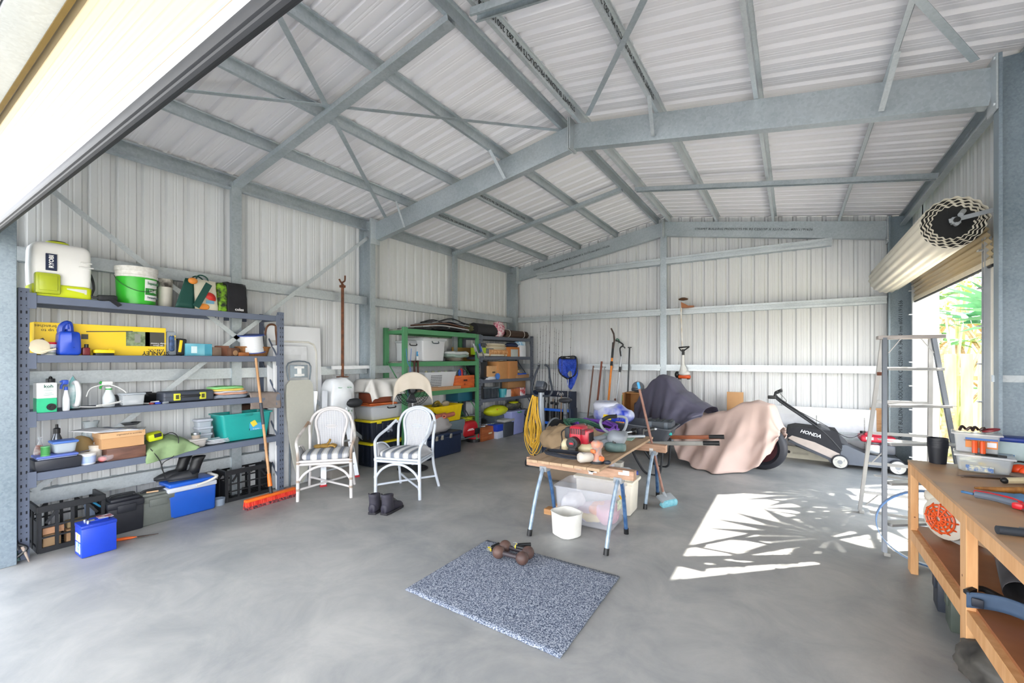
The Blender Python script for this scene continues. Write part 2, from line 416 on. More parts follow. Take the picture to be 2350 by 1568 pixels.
for k in (2, 3):
    xp = XA - .11 - .765 * k
    printed('STRAMIT BUILDING PRODUCTS MK Z84 200190 X 4200.0 mm #0011191842', (xp + .006, 4.3, zr(xp) - .06), (0, 1, 0), (0, 0, 1), .05)
# ---- front roller door, its lintel and jamb column
YF = .57
DARK = M('#23252a', rough=.6); ALU = M('#c6cbd0', rough=.35, metal=.6)
def wavy(z0, z1, pitch=.062, amp=.009, n=8):
    N = int((z1 - z0) / pitch * n); return [(amp * sin(2 * pi * (i / n)), z0 + (z1 - z0) * i / N) for i in range(N + 1)]
d1 = bpy.data.objects.new('door_1', None); COL.objects.link(d1); d1['kind'] = 'structure'
q = MB(); P = wavy(2.43, 3.6); q.add([(x, YF + d, z) for d, z in P for x in (-4.9, 1.25)], [(2 * i, 2 * i + 1, 2 * i + 3, 2 * i + 2) for i in range(len(P) - 1)]); q.build('curtain', CREAM, d1, smooth=180)
q = MB(); q.box((-1.8, YF, 2.405), (6.1, .03, .05), .004); q.m(1).box((-1.8, YF + .002, 2.36), (6.1, .05, .045), .012)
q.m(1).tube([(-4.85, YF, 2.342), (1.25, YF, 2.342)], .014, 8); q.m(0).box((-1.8, YF - .018, 2.44), (6.1, .006, .02)); q.build('bottom_rail', [ALU, DARK], d1, smooth=30)
q = MB(); q.box((-1.8, .46, 3.05), (6.6, .16, .1), .004); q.box((-1.8, .30, 3.05), (6.6, .15, .1), .004); q.m(1).box((-1.8, .532, 2.998), (6.6, .02, .012)); q.build('lintel', [G2, M('#6d571d', rough=.6)], smooth=0, kind='structure')
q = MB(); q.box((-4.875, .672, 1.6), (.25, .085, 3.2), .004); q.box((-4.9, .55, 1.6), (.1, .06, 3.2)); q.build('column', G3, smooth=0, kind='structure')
# ---- side roller door
d2 = bpy.data.objects.new('door_2', None); COL.objects.link(d2); d2.location = (1.05, 4.7, 2.56); d2['kind'] = 'structure'
DL, RR = 2.82, .2
q = MB()
for turn in range(4):
    ring0, ring1 = [], []
    R0 = RR - .02 * turn; N = 216
    q.grid(lambda u, v, R0=R0, tn=turn: ((R0 - .02 * u + .006 * sin(2 * pi * (18 * u + .25 * tn))) * cos(2 * pi * u), v * DL, (R0 - .02 * u + .006 * sin(2 * pi * (18 * u + .25 * tn))) * sin(2 * pi * u)), N, 1)
q.build('curtain_roll', M('#e3dccb', rough=.4, var=.02, scale=2), d2, smooth=180, solid=.003)
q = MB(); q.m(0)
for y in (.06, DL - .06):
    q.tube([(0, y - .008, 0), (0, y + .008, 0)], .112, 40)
q.tube([(0, .03, 0), (0, .036, 0)], .19, 40)  # added dark disc: stands in for the shade between the curtain turns
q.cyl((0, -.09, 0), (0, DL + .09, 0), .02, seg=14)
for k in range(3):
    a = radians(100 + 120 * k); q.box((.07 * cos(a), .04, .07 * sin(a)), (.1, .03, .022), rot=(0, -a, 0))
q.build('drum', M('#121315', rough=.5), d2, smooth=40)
q = MB(); q.box((.0, -.05, .0), (.05, .04, .05)); q.ext([(-.016, -.004), (.016, -.004), (.016, .004), (-.016, .004)], (-.04, -.06, -.0), (.30, -.06, .06), (0, 0, 1)); q.cyl((.02, -.075, .035), (.05, -.02, .075), .017, seg=12); q.cyl((0, -.085, -.03), (0, -.05, -.03), .014, seg=10)
q.build('bracket_arm', M('#b9bec2', rough=.4, metal=.4), d2, smooth=30)
P = wavy(0, .36, .06, .008); L_ = []
for i in range(7):
    a = radians(70 - 70 * i / 6); L_.append(((RR) * cos(a) - .0, RR * sin(a)))
T0 = [(RR + .002, 0)] + [(lerp(RR, .235, min(1, t * 1.4)) + d, -(t * .29)) for d, t in ((dd, zz / .36) for dd, zz in P)]
q = MB(); q.add([(x, y, z) for x, z in T0 for y in (.1, DL - .12)], [(2 * i, 2 * i + 1, 2 * i + 3, 2 * i + 2) for i in range(len(T0) - 1)]); q.build('curtain_tail', CREAM, d2, smooth=180, solid=.002)
q = MB(); q.box((.24, DL / 2, -.31), (.035, DL - .2, .045), .004); q.m(1).tube([(.24, .1, -.34), (.24, DL - .1, -.34)], .012, 8); q.build('bottom_rail', [M('#d8ccb4', rough=.4), DARK], d2, smooth=30)
for y in (.22, DL - .16):
    q = MB(); q.ext([(-.03, -.02), (.03, -.02), (.03, .02), (.024, .02), (.024, -.014), (-.024, -.014), (-.024, .02), (-.03, .02)], (.235, y, -2.56), (.235, y, -.1), (0, 1, 0))
    for k in range(8): q.box((.2, y, -2.3 + .3 * k), (.03, .05, .012))
    q.build('guide', ALU, d2, smooth=0)
# jambs and head of the side opening
CJ = M('#ece7d9', rough=.6, var=.02)
q = MB(); q.box((1.40, DY1 + .05, 1.18), (.24, .07, 2.36), .003); q.build('trim_2', CJ, smooth=0, kind='structure')
q = MB(); q.box((1.42, (DY0 + DY1) / 2, DZ + .06), (.16, DY1 - DY0 + .3, .1), .003); q.build('trim_3', M('#d6d8d8', rough=.4, metal=.3), smooth=0, kind='structure')
q = MB(); q.box((1.40, DY0 - .03, 1.18), (.2, .05, 2.36), .003); q.build('trim_4', CJ, smooth=0, kind='structure')
# small strap on the near column
q = MB(); q.box((1.245, 4.16, 1.37), (.27, .01, .045)); q.build('brace_strap', G2, smooth=0, kind='structure')

# added canopy out of view before the front door, dims the daylight there
q = MB(); P = rib(XL - .3, XR + .3, .19, .03); q.add([(a, y, z + d) for a, d in P for y, z in ((.32, 3.5), (-4.7, 3.0))], [(2 * i, 2 * i + 1, 2 * i + 3, 2 * i + 2) for i in range(len(P) - 1)]); q.build('added_canopy_sheet', ROOFM, smooth=0, kind='structure')
steel('added_canopy_beam', csec(.15, .06), (XL - .2, -4.6, 2.9), (XR + .2, -4.6, 2.9), (0, 0, 1), G2)
for x in (XL - .1, XR + .1): q = MB(); q.box((x, -4.6, 1.45), (.09, .09, 2.9)); q.build('added_canopy_post', G2, smooth=0, kind='structure')
# ================================================================== SHELVING
TXP = (pi / 2, 0, pi / 2); TYM = (pi / 2, 0, 0)
WHITE = M('#f2f2f0', rough=.45, var=.02); BLACK = M('#17181a', rough=.45, var=.03); BLK2 = M('#26282c', rough=.6, var=.1)
SLATE = M('#646d80', rough=.4, var=.04, scale=6); HOLE = M('#1b1e25', rough=.8)
WOODL = M('#c79b6d', rough=.55, c2='#b58352', scale=5, stretch=(1, 1, 6)); CARD = M('#c79a6c', rough=.8, var=.04); CARD2 = M('#b98450', rough=.8, var=.05)
YEL = M('#f2cf1c', rough=.4, var=.03); LIME = M('#c9d61c', rough=.4, var=.03); BLUE = M('#1c46b8', rough=.35, var=.05); TEAL = M('#1f9c97', rough=.4, var=.04)
CLEAR = mat_clear('#dfe5ea', .32); CLEAR2 = mat_clear('#eef1f5', .5, .3); GREY = M('#8c9196', rough=.5, var=.05); STEEL = M('#b7bcc2', rough=.25, metal=.9)
ORANGE = M('#ee6a22', rough=.4, var=.03); RED = M('#cf2430', rough=.35, var=.05); BEIGE = M('#cbc2ae', rough=.7, var=.05); RUST = M('#5c3a28', rough=.8, c2='#7a4a30', scale=20)
def rack(label, p0, p1, D, H, zs, mat, holes=True, bottom=None, bh=.06, pw=.06, planks=M('#4b5263', rough=.6), group=None):
    p0, p1 = V(p0), V(p1); W = (p1 - p0).length; rz = atan2(-(p1.x - p0.x), p1.y - p0.y)
    t = thing('shelving_rack', label, 'shelving rack', (p0.x, p0.y, 0), rz, group)
    for y in (0, W):
        for x in (-.02, -D + .02):
            q = MB(); s = 1 if y == 0 else -1
            q.box((x, y - s * .005, H / 2), (.04, pw, H), .002, 1)
            if holes:
                q.m(1); n = int(H / .05)
                for k in range(n):
                    for dy in (-.014, .014):
                        z = .05 + k * .05
                        if x > -.1:
                            q.box((x + .0203, y - s * .005 + dy, z), (.0012, .007 if k % 2 else .009, .007 if k % 2 else .022))
            q.build('post', [mat, HOLE], t, smooth=0)
    for z in zs:
        q = MB()
        for x in (-.015, -D + .015): q.box((x, W / 2, z - bh / 2), (.03, W - pw, bh), .003, 1)
        for y in (.03, W - .03): q.box((-D / 2, y, z - bh * .55), (D - .06, .025, bh * .8))
        if holes:
            for s, y in ((1, .015), (-1, W - .015)): q.box((.004, y + s * .02, z - .045), (.004, .05, .12), .001, 1)
        q.build('shelf_beam', [mat], t, smooth=0)
        q = MB(); q.box((-D / 2, W / 2, z - .012), (D - .05, W - .03, .02)); q.build('shelf_board', planks, t, smooth=0)
    if bottom:
        q = MB(); q.box((-D / 2, W / 2, bottom), (D, .03, .05)); q.box((-D / 2, .0, bottom), (D, .03, .05)); q.box((-D / 2, W, bottom), (D, .03, .05)); q.build('foot_rail', mat, t, smooth=0)
    for y in (0, W):
        q = MB(); z = .12
        while z < H - .5:
            q.tube([(-.03, y, z), (-D + .03, y, z + .45)], .009, 6); z += .45
        q.build('side_brace', mat, t)
    return t
RZ = [1.985, 1.53, 1.087, .632]
rack('grey steel shelving rack with four shelves, holding the backpack sprayer on top', FL(57, 1285), FL(645, 1127), .42, 2.03, RZ, SLATE)
def rx(u):                                  # front plane of the leaning grey rack
    return lerp(-4.83, -4.92, (u - 57) / 590)
def item(name, label, cat, u0, u1, vt, X, z0, D, group=None, rz=0.):
    ya, yb = OX(u0, 0, X).y, OX(u1, 0, X).y; um = (u0 + u1) / 2
    w, h = yb - ya, OX(um, vt, X).z - z0
    return thing(name, label, cat, (X - D / 2, (ya + yb) / 2, z0), rz, group), w, max(h, .01)
def single(mb, name, mats, label, cat, t, group=None, **k):     # turn a placed helper into one mesh
    o = mb.build(name, mats, **k); o.location = t.location; o.rotation_euler = t.rotation_euler
    bpy.data.objects.remove(t); return tag(o, label, cat, group)
def boxy(name, label, cat, u0, u1, vt, X, z0, D, mat, bev=.004, group=None, rz=0., taper=(1, 1)):
    t, w, h = item(name, label, cat, u0, u1, vt, X, z0, D, rz=rz)
    q = MB(); q.box((0, 0, h / 2), (D, w, h), bev, taper=taper)
    return single(q, name, mat, label, cat, t, group, smooth=30), w, h
# ---------------- top shelf
t, w, h = item('backpack_sprayer', 'white backpack sprayer with lime base and cap on top shelf', 'sprayer', 74, 211, 553, rx(140) - .03, RZ[0], .25)
q = MB(); q.sbox((0, 0, h * .53), (.25, w, h * .86), 7, 32, 14, f=lambda p: (p[0], p[1] * (1 + .04 * cos(p[2] * 7)), p[2])); q.build('tank', M('#eeeeec', rough=.4, var=.015), t, smooth=60)
q = MB(); q.sbox((.005, 0, h * .1), (.28, w * 1.03, h * .26), 8, 28, 10); q.box((.125, w * .2, h * .13), (.03, w * .5, h * .1), .012); q.build('base', LIME, t, smooth=50)
q = MB(); q.box((.14, -w * .27, h * .22), (.06, w * .42, h * .36), .016); q.box((.172, -w * .27, h * .23), (.01, w * .3, h * .26), .004); q.build('battery_hatch', M('#a9b52a', rough=.3, var=.05), t, smooth=40)
q = MB(); q.lathe([(.062, h * .9), (.068, h * .93), (.07, h * .985), (.064, h), (.02, h * 1.01)], (0, -.01, 0), 24); q.m(1).lathe([(.058, h), (.05, h * 1.02), (.01, h * 1.02)], (0, -.01, 0), 24); q.build('filler_cap', [LIME, BLACK], t, smooth=40)
q = MB(); q.box((.128, -w * .2, h * .6), (.012, .062, .13), .002); q.build('brand_label', M('#182544', rough=.5, var=.02), t, smooth=0)
text(t, 'RYOBI', .036, (.1355, -w * .2, h * .61), (pi / 2, -pi / 2, pi / 2), WHITE, bold=.0012)
q = MB(); q.box((.12, w * .4, h * .58), (.02, .09, .012), .004); q.box((.12, w * .4, h * .66), (.02, .07, .012), .004); q.box((.13, w * .22, h * .13), (.028, .12, .04), .003); q.build('grip_rib', M('#d9d9d6', rough=.4), t)
q = MB(); q.tube(spl([(0, w * .5, h * .62), (.05, w * .56, h * .4), (.1, w * .55, .1), (.13, w * .5, .03), (.15, w * .75, .025), (.14, w * .95, .02)]), .009, 8)
q.box((.13, w * .78, .03), (.05, .13, .045), .012, rot=(.1, .2, .2)); q.ext([(-.018, -.002), (.018, -.002), (.018, .002), (-.018, .002)], (.13, w * .78, .04), (.19, w * .98, -.035), (0, 1, .3)); q.build('shoulder_strap', BLK2, t)
def pail(name, label, u0, u1, vt, X, z0, body, rim, s=0):
    t, w, h = item(name, label, 'bucket', u0, u1, vt, X, z0, 0.0); r = w / 2; t.location.x -= r
    q = MB(); q.lathe([(r * .84, 0), (r * .88, .006), (r * .95, h * .72), (r * .93, h * .72), (0.01, h * .72)], seg=36); q.build('body', body, t)
    q = MB(); q.lathe([(r * .96, h * .72), (r * 1.0, h * .73), (r, h * .78), (r * .965, h * .79), (r * .965, h * .88), (r * 1.01, h * .89), (r * 1.01, h), (r * .95, h), (r * .9, h * .97), (.01, h * .965)], seg=36); q.build('lid', rim, t)
    return t, r, h
t, r, h = pail('paint_pail', 'green and white line marking paint pail on top shelf', 277, 376, 612, rx(330), RZ[0], M('#35b52f', rough=.35, c2='#2fae2c'), M('#e9e8e4', rough=.5, c2='#d8d6d0', scale=30))
q = MB(); q.tube(spl([(0, -r * 1.03, h * .76)] + [(r * 1.04 * cos(a), r * 1.04 * sin(a), h * (.76 - .42 * cos(a))) for a in [radians(x) for x in range(-75, 76, 15)]] + [(0, r * 1.03, h * .76)]), .0025, 6); q.build('wire_handle', M('#55585c', rough=.4, metal=.7), t)
def curved(q, r0, r1, z0, z1, a0, a1, n=10, out=.0015):
    q.grid(lambda u, v: ((lerp(r0, r1, v) + out) * cos(lerp(a0, a1, u)), (lerp(r0, r1, v) + out) * sin(lerp(a0, a1, u)), lerp(z0, z1, v)), n, 1)
rb, rt_ = r * .885, r * .945
q = MB(); curved(q, rb, rt_, h * .12, h * .68, .12, 1.05); q.m(1); curved(q, rb + .03 * r, rt_, h * .27, h * .45, .14, 1.04, out=.003); q.m(2); curved(q, rb, rt_, h * .15, h * .27, .14, 1.0, out=.003)
q.build('paper_label', [WHITE, M('#2a8c35', rough=.5), M('#f4f4f4', rough=.5)], t)
for s, z, sz, mt in (('Supaturf', .58, .034, M('#4f8a62')), ('LINE', .37, .036, WHITE), ('Duramark 10', .2, .022, M('#5a6a70'))):
    text(t, s, sz, (rt_ * cos(.58) + .006, rt_ * sin(.58), h * z), (pi / 2, 0, pi / 2 + .58), mt, bold=.0008)
pail('paint_pail', 'small white pail with black rim behind the green pail', 366, 402, 640, rx(385) - .1, RZ[0], M('#cfccc2', rough=.5), M('#3a3632', rough=.5, c2='#c9c5bb', scale=12))
def bag(name, label, u0, u1, vt, X, z0, D, mat, seed, handles=True, lean=0., band=None):
    t, w, h = item(name, label, 'bag', u0, u1, vt, X, z0, D)
    q = MB(); rs = []
    for i in range(9):
        f = i / 8; ring = []
        for k in range(28):
            a = 2 * pi * k / 28; c_, s_ = cos(a), sin(a); e = .35
            x = D / 2 * math.copysign(abs(c_) ** e, c_) * (1 - .45 * f); y = w / 2 * math.copysign(abs(s_) ** e, s_) * (1 - .06 * f)
            n = .012 * nz(x * 14 + seed, y * 14, f * 5 + seed) * (.4 + f)
            ring.append((x + n - lean * f * h, y + n * .6, h * .93 * f + .015 * f * nz(y * 16, seed)))
        rs.append(ring)
    q.rings(rs, True, True, False); q.build('body', mat, t, smooth=50, solid=.002)
    if handles:
        q = MB()
        for sx in (1, -1):
            p = [(sx * D * .26 - lean * h, y * w, h * z) for y, z in ((-.2, .9), (-.17, 1.0), (-.08, 1.06), (.05, 1.05), (.15, .99), (.18, .9))]
            q.ext if False else q.tube(spl(p, 5), .007, 6)
        q.build('handle', band or mat, t)
    return t, w, h
gb = M('#12483f', rough=.6, var=.1)
t, w, h = bag('shopping_bag', 'beige and dark green reusable bag with fruit print on top shelf', 432, 505, 636, rx(465), RZ[0], .2, M('#dad6c0', rough=.7, var=.05), 3, band=gb)
q = MB(); q.grid(lambda u, v: (.11 - .05 * v, -w * .5 - (1 - v) * .09 * (1 - u) + u * .07 - .02 + .01 * v, .005 + v * h * .9), 6, 6); q.build('side_gusset', gb, t, solid=.003)
q = MB(); q.ext([(-.03, -.002), (.03, -.002), (.03, .002), (-.03, .002)], (.14, -w * .32, .02), (.115, w * .12, h * .8), (0, 1, -.4)); q.build('shoulder_strap', gb, t)
q = MB(); N = 10; q.add([(.108, w * .13, h * .32)] + [(.107, w * .13 + .062 * cos(a), h * .36 + .06 * sin(a)) for a in [pi * (-.12 + 1.0 * k / N) for k in range(N + 1)]], [(0, k + 1, k + 2) for k in range(N)])
q.m(1); q.box((.104, w * .17, h * .25), (.004, .07, .03)); q.m(2); q.ell((.106, -.01, .03), (.006, .05, .03)); q.ell((.1, -w * .36, h * .84), (.02, .04, .03)); q.build('fruit_print', [M('#d8352e'), M('#6a9db8'), M('#dd8a35')], t, solid=.002)
t, w, h = bag('shopping_bag', 'lime and black shopping bag squeezed between two bags on top shelf', 502, 524, 643, rx(512), RZ[0], .16, M('#7cae1f', rough=.5, c2='#1c1f1c', scale=22), 9, False)
t, w, h = bag('shopping_bag', 'black reusable bag with white lettering at the end of top shelf', 521, 571, 645, rx(545), RZ[0], .17, M('#222226', rough=.3, var=.2, bump=.3, scale=18), 5, False)
text(t, 'coles', .042, (.092, .01, h * .1), TXP, WHITE, bold=.0006)
# ---------------- second shelf
t, w, h = item('hedge_trimmer_box', 'long yellow hedge trimmer box lying on second shelf', 'box', 78, 381, 746, rx(230) - .1, RZ[1], .16)
q = MB(); q.box((0, 0, h / 2), (.16, w, h), .003); q.build('carton', M('#f3cd2e', rough=.45, var=.02), t, smooth=20)
q = MB(); q.box((.0805, w * .255, h * .58), (.002, w * .2, h * .5)); q.m(1).box((.0805, w * .4, h * .58), (.002, w * .17, h * .5)); q.m(1).box((.0805, w * .41, h * .19), (.002, w * .14, h * .08)); q.m(1).box((.0812, w * .03, h * .8), (.002, w * .36, h * .03), rot=(.06, 0, 0)); q.m(1).box((.0812, -w * .16, h * .6), (.002, w * .05, h * .16)); q.m(1).box((.0812, -w * .45, h * .4), (.002, w * .05, h * .2), rot=(.5, 0, 0)); q.m(2).box((.0812, w * .25, h * .6), (.002, w * .05, h * .3)); q.build('printed_panel', [M('#5a6a4a', c2='#8b9a78', scale=30), M('#4b4a44'), M('#8a8d86')], t, smooth=0)
F180 = (pi / 2, pi, pi / 2)
text(t, 'STANLEY', .05, (.0822, w * .41, h * .09), F180, M('#2c2b27'), bold=.001); text(t, 'FATMAX', .034, (.0822, w * .41, h * .19), F180, M('#f3cd2e'), bold=.001)
text(t, 'Cuts up to\n35mm branches', .034, (.0822, -w * .37, h * .82), F180, M('#4a452c')); text(t, '18V 50mm\nHedge Trimmer', .018, (.0822, w * .43, h * .4), F180, WHITE)
q = MB(); q.box((-.01, w * .5 + .05, h * .45), (.15, .09, h * .88), .02); q.m(1).box((.02, w * .5 + .05, h * .45), (.12, .05, h * .6), .02); q.build('blister_pack', [mat_clear('#b9c4d0', .55), M('#3d5f93', rough=.4, c2='#20262e', scale=16)], t)
text(t, '20', .05, (.07, w * .5 + .06, h * .66), (pi / 2, pi / 2, pi / 2), YEL, bold=.001)
t, w, h = item('grease_tub', 'small white tub with red lid beside blue jug', 'tub', 95, 136, 785, rx(115) - .02, RZ[1], .11); r = w / 2
q = MB(); q.lathe([(r * .85, 0), (r * .95, h * .85), (r * .3, h * .85)], seg=24); q.build('body', WHITE, t); q = MB(); q.lathe([(r * .98, h * .84), (r, h * .88), (r, h * .99), (r * .9, h), (.005, h)], seg=24); q.build('lid', RED, t)
text(t, 'Grease', .028, (r * .93, 0, h * .52), TXP, PRINT, shear=.2); q = MB(); curved(q, r * .88, r * .9, h * .08, h * .22, -.9, .9); q.build('label_band', M('#9aa39c'), t)
q = MB(); q.lathe([(.001, 0), (.055, .002), (.058, .012), (.05, .016), (.001, .014)], seg=24); q.box((.03, .045, .016), (.014, .09, .008), .003, rot=(0, 0, .3)); one(q, 'plastic_disc', M('#d8cdb2', rough=.5), 'cream round plastic lid leaning on the red lidded tub', 'lid', OX(90, 800, rx(90)) + V((0, 0, .012)), (0, radians(78), 0))
t, w, h = item('fuel_jug', 'blue plastic jug with moulded handle on second shelf', 'jug', 135, 189, 740, rx(160) + .02, RZ[1], .14)
q = MB(); q.sbox((0, 0, h * .36), (.13, w, h * .74), 6, 28, 12, f=lambda p: (p[0] + (.03 if abs(p[1]) < w * .1 and p[2] > -h * .2 else 0), p[1] * (1 - .12 * (p[2] / h)), p[2])); q.build('body', BLUE, t, smooth=60)
q = MB(); q.tube(spl([(0, -w * .3, h * .62), (0, -w * .27, h * .86), (0, 0, h * .97), (.0, w * .08, h * .7), (.05, w * .06, h * .2)]), [.024] * 25, 8); q.cyl((0, -w * .05, h * .8), (0, -w * .05, h), .022); q.build('handle', M('#1a3ea6', rough=.35), t)
t, w, h = item('oil_bottle', 'small dark red bottle with black cap beside blue jug', 'bottle', 190, 208, 790, rx(200), RZ[1], .05)
q = MB(); q.box((0, 0, h * .35), (.04, w, h * .7), .008); q.build('body', M('#6e1c24', rough=.4), t); q = MB(); q.cyl((0, .004, h * .68), (0, .004, h), w * .28); q.build('cap', BLACK, t)
t, w, h = item('battery_pack', 'flat yellow battery pack lying in front of the yellow box', 'battery', 217, 265, 801, rx(240) + .01, RZ[1], .08)
q = MB(); q.box((0, 0, h * .62), (.08, w, h * .6), .01); q.box((0, w * .3, h * .95), (.04, w * .2, h * .2), .004); q.build('case', YEL, t); q = MB(); q.box((.0, 0, h * .18), (.075, w * .9, h * .36), .004); q.build('terminal_base', BLACK, t)
t, w, h = item('battery_pack', 'upright black and yellow battery pack past end of yellow box', 'battery', 409, 428, 777, rx(418) - .06, RZ[1], .09)
q = MB(); q.box((0, 0, h * .52), (.08, w, h * .95), .012, rot=(-.12, 0, 0)); q.build('case', BLK2, t); q = MB(); q.box((.036, -w * .2, h * .55), (.02, w * .35, h * .7), .004, rot=(-.12, 0, 0)); q.build('side_stripe', YEL, t)
o, w, h = boxy('light_bulb_box', 'pale blue light bulb carton on second shelf', 'box', 427, 487, 789, rx(455) - .03, RZ[1], .13, M('#58a7bd', rough=.5, c2='#7cc0d0', scale=6)); 
q = MB(); q.box((.0655, -w * .2, h * .5), (.002, w * .22, h * .55)); q.m(1).box((.0655, w * .33, h * .5), (.002, w * .25, h * .9)); q.build('printed_panel', [M('#d9eef2'), M('#3f93ab')], o, smooth=0)
for k, (u0, u1, v, rzz, lab) in enumerate(((487, 508, 797, .1, 'grey brown timber offcut next to the bulb carton'), (499, 528, 794, -.3, 'reddish timber offcut with a knot in the offcut pile'), (524, 549, 799, .35, 'dark timber block with drilled round end'), (548, 572, 809, 0., 'small orange brown block before wicker basket'))):
    o, w, h = boxy('timber_offcut', lab, 'wood block', u0, u1, v, rx(530) - .02 - (.04 if k == 1 else 0), RZ[1], .09, M(('#7d6a5c', '#7b4f3a', '#6b4a38', '#a8683a')[k], rough=.8, var=.2, scale=12), .004, 'timber offcuts', rz=rzz)
    if k == 2:
        q = MB(); q.cyl((.05, 0, h * .4), (-.05, 0, h * .4), .028, seg=16); q.cyl((.052, 0, h * .4), (.05, 0, h * .4), .012); q.build('round_end', M('#b08a66', rough=.8), o)
t, w, h = item('wicker_basket', 'shallow brown wicker basket at end of second shelf', 'basket', 552, 629, 797, rx(590) - .04, RZ[1], .2)
WK = M('#8c5c34', rough=.8, c2='#b07c4c', scale=60, stretch=(1, 1, 5), bump=.6)
q = MB(); q.lathe([(w * .40, 0), (w * .44, h * .3), (w * .49, h * .92), (w * .5, h), (w * .47, h), (w * .42, h * .3), (w * .38, .01), (.01, .01)], seg=32, sx=.55, cap1=False); q.build('basket_body', WK, t)
q = MB(); q.tube([(w * .5 * .55 * cos(2 * pi * k / 32), w * .5 * sin(2 * pi * k / 32), h) for k in range(33)], .008, 6); q.build('rim', WK, t)
t, w2, h2 = item('rope_spool', 'spool of white cord with blue flanges lying in wicker basket', 'spool', 556, 612, 770, rx(590) - .08, RZ[1] + .05, .1)
q = MB(); q.lathe([(w2 * .44, 0), (w2 * .42, h2)], seg=24); q.build('cord_winding', M('#eef0f2', rough=.7, bump=.4, scale=50, stretch=(1, 1, 8)), t); q = MB(); q.lathe([(.01, h2), (w2 * .5, h2), (w2 * .5, h2 + .008), (.01, h2 + .008)], seg=24); q.lathe([(.01, -.008), (w2 * .5, -.008), (w2 * .5, 0), (.01, 0)], seg=24); q.build('flange', M('#3f58a8', rough=.5), t); t.rotation_euler = (.12, .1, 0)
q = MB(); p = [OX(*a, rx(615) - .12) for a in ((608, 770), (612, 752), (620, 745), (631, 747), (633, 760))]; q.tube(spl(p + [OX(633, 830, rx(633) - .2), V((-5.12, 2.66, .02))], 6), .011, 8); one(q, 'walking_cane', M('#6b4630', rough=.5), 'brown walking cane with curved handle behind the rack end', 'cane')
# ---------------- third shelf
t, w, h = item('cleaner_carton', 'white and green cleaner carton with black tap on third shelf', 'carton', 84, 131, 879, rx(105), RZ[2], .11)
q = MB(); q.box((0, 0, h * .74), (.11, w, h * .52), .003); q.m(1).box((0, 0, h * .24), (.11, w, h * .48), .003); q.build('carton', [WHITE, M('#2fc08a', rough=.5)], t, smooth=20)
q = MB(); q.cyl((.05, w * .2, h * .18), (.075, w * .2, h * .18), .026); q.cyl((.075, w * .2, h * .18), (.095, w * .2, h * .18), .012); q.build('tap', BLACK, t); text(t, 'koh', .034, (.0565, w * .08, h * .88), TXP, M('#3c6a5e'), bold=.001)
q = MB(); [q.box((.0562, w * .08, h * z), (.001, w * ww, .003)) for z, ww in ((.8, .3), (.74, .5), (.66, .35), (.62, .5), (.58, .5))]; q.build('printed_line', M('#7fa79c'), t, smooth=0)
t, w, h = item('vacuum_flask', 'black flask with ring lid behind the cleaner carton', 'flask', 106, 132, 866, rx(120) - .13, RZ[2], .08); r = w / 2
q = MB(); q.lathe([(r, 0), (r, h * .74), (r * .75, h * .8), (r * .75, h * .84)], seg=20); q.build('body', BLK2, t); q = MB(); q.lathe([(r * .85, h * .82), (r * .85, h * .95), (.01, h * .96)], seg=20); q.tube([(r * cos(a), 0, h * .95 + r * sin(a) * .5) for a in [pi * k / 8 for k in range(9)]], .006, 6); q.build('lid', BLACK, t)
def sprayer(label, u0, u1, vt, X, z0, body, trig, group=None, nozzle=None):
    t, w, h = item('spray_bottle', label, 'spray bottle', u0, u1, vt, X, z0, .07, group)
    r = w * .42
    q = MB(); q.lathe([(r * .92, 0), (r, .008), (r * 1.0, h * .35), (r * .5, h * .58), (r * .42, h * .66)], seg=22, sx=.75); q.build('bottle', body, t)
    q = MB(); q.cyl((0, 0, h * .64), (0, 0, h * .72), r * .5); q.box((0, -r * .25, h * .86), (.028, w * .75, h * .14), .009); q.build('spray_head', WHITE if nozzle else trig, t)
    q = MB(); q.cyl((0, -r * .25 - w * .37, h * .88), (0, -r * .25 - w * .48, h * .9), .012); q.tube(spl([(0, -w * .25, h * .84), (0, -w * .5, h * .76), (0, -w * .55, h * .66)]), .008, 6); q.cyl((0, 0, h * .62), (0, 0, h * .665), r * .54); q.build('trigger', nozzle or trig, t); return t
sprayer('white spray bottle with blue trigger head on third shelf', 144, 165, 867, rx(155) + .0, RZ[2], M('#e9ecf2', rough=.4), M('#2b4fb5'))
sprayer('white spray bottle with green trigger beside steam iron cord', 235, 270, 871, rx(252) - .1, RZ[2], M('#dfe6ea', rough=.4), M('#e8ecec'), nozzle=M('#35b24a'))
t, w, h = item('steam_iron', 'teal and white steam iron standing on its heel', 'iron', 158, 190, 861, rx(175) - .07, RZ[2], .1)
q = MB(); P = [(-w * .5, 0), (w * .5, 0), (w * .5, h * .5), (w * .25, h * .85), (0, h), (-w * .25, h * .85), (-w * .5, h * .5)]
q.rings([[(x, y * s, z * s + (1 - s) * .02) for y, z in P] for x, s in ((-.05, .9), (-.045, 1.), (-.03, 1.))]); q.build('soleplate', STEEL, t, smooth=30)
q = MB(); q.rings([[(x, y * s, z * s + (1 - s) * .02) for y, z in P] for x, s in ((-.03, .97), (.0, .9), (.02, .6))]); q.build('body', M('#2a9c9c', rough=.35, c2='#dfe9ea', scale=9), t, smooth=60)
q = MB(); q.tube(spl([(.01, 0, h * .12), (.07, .004, h * .16), (.085, .01, h * .5), (.05, .005, h * .78), (.0, 0, h * .75)]), .017, 10); q.build('handle', M('#e6e8ea', rough=.4), t)
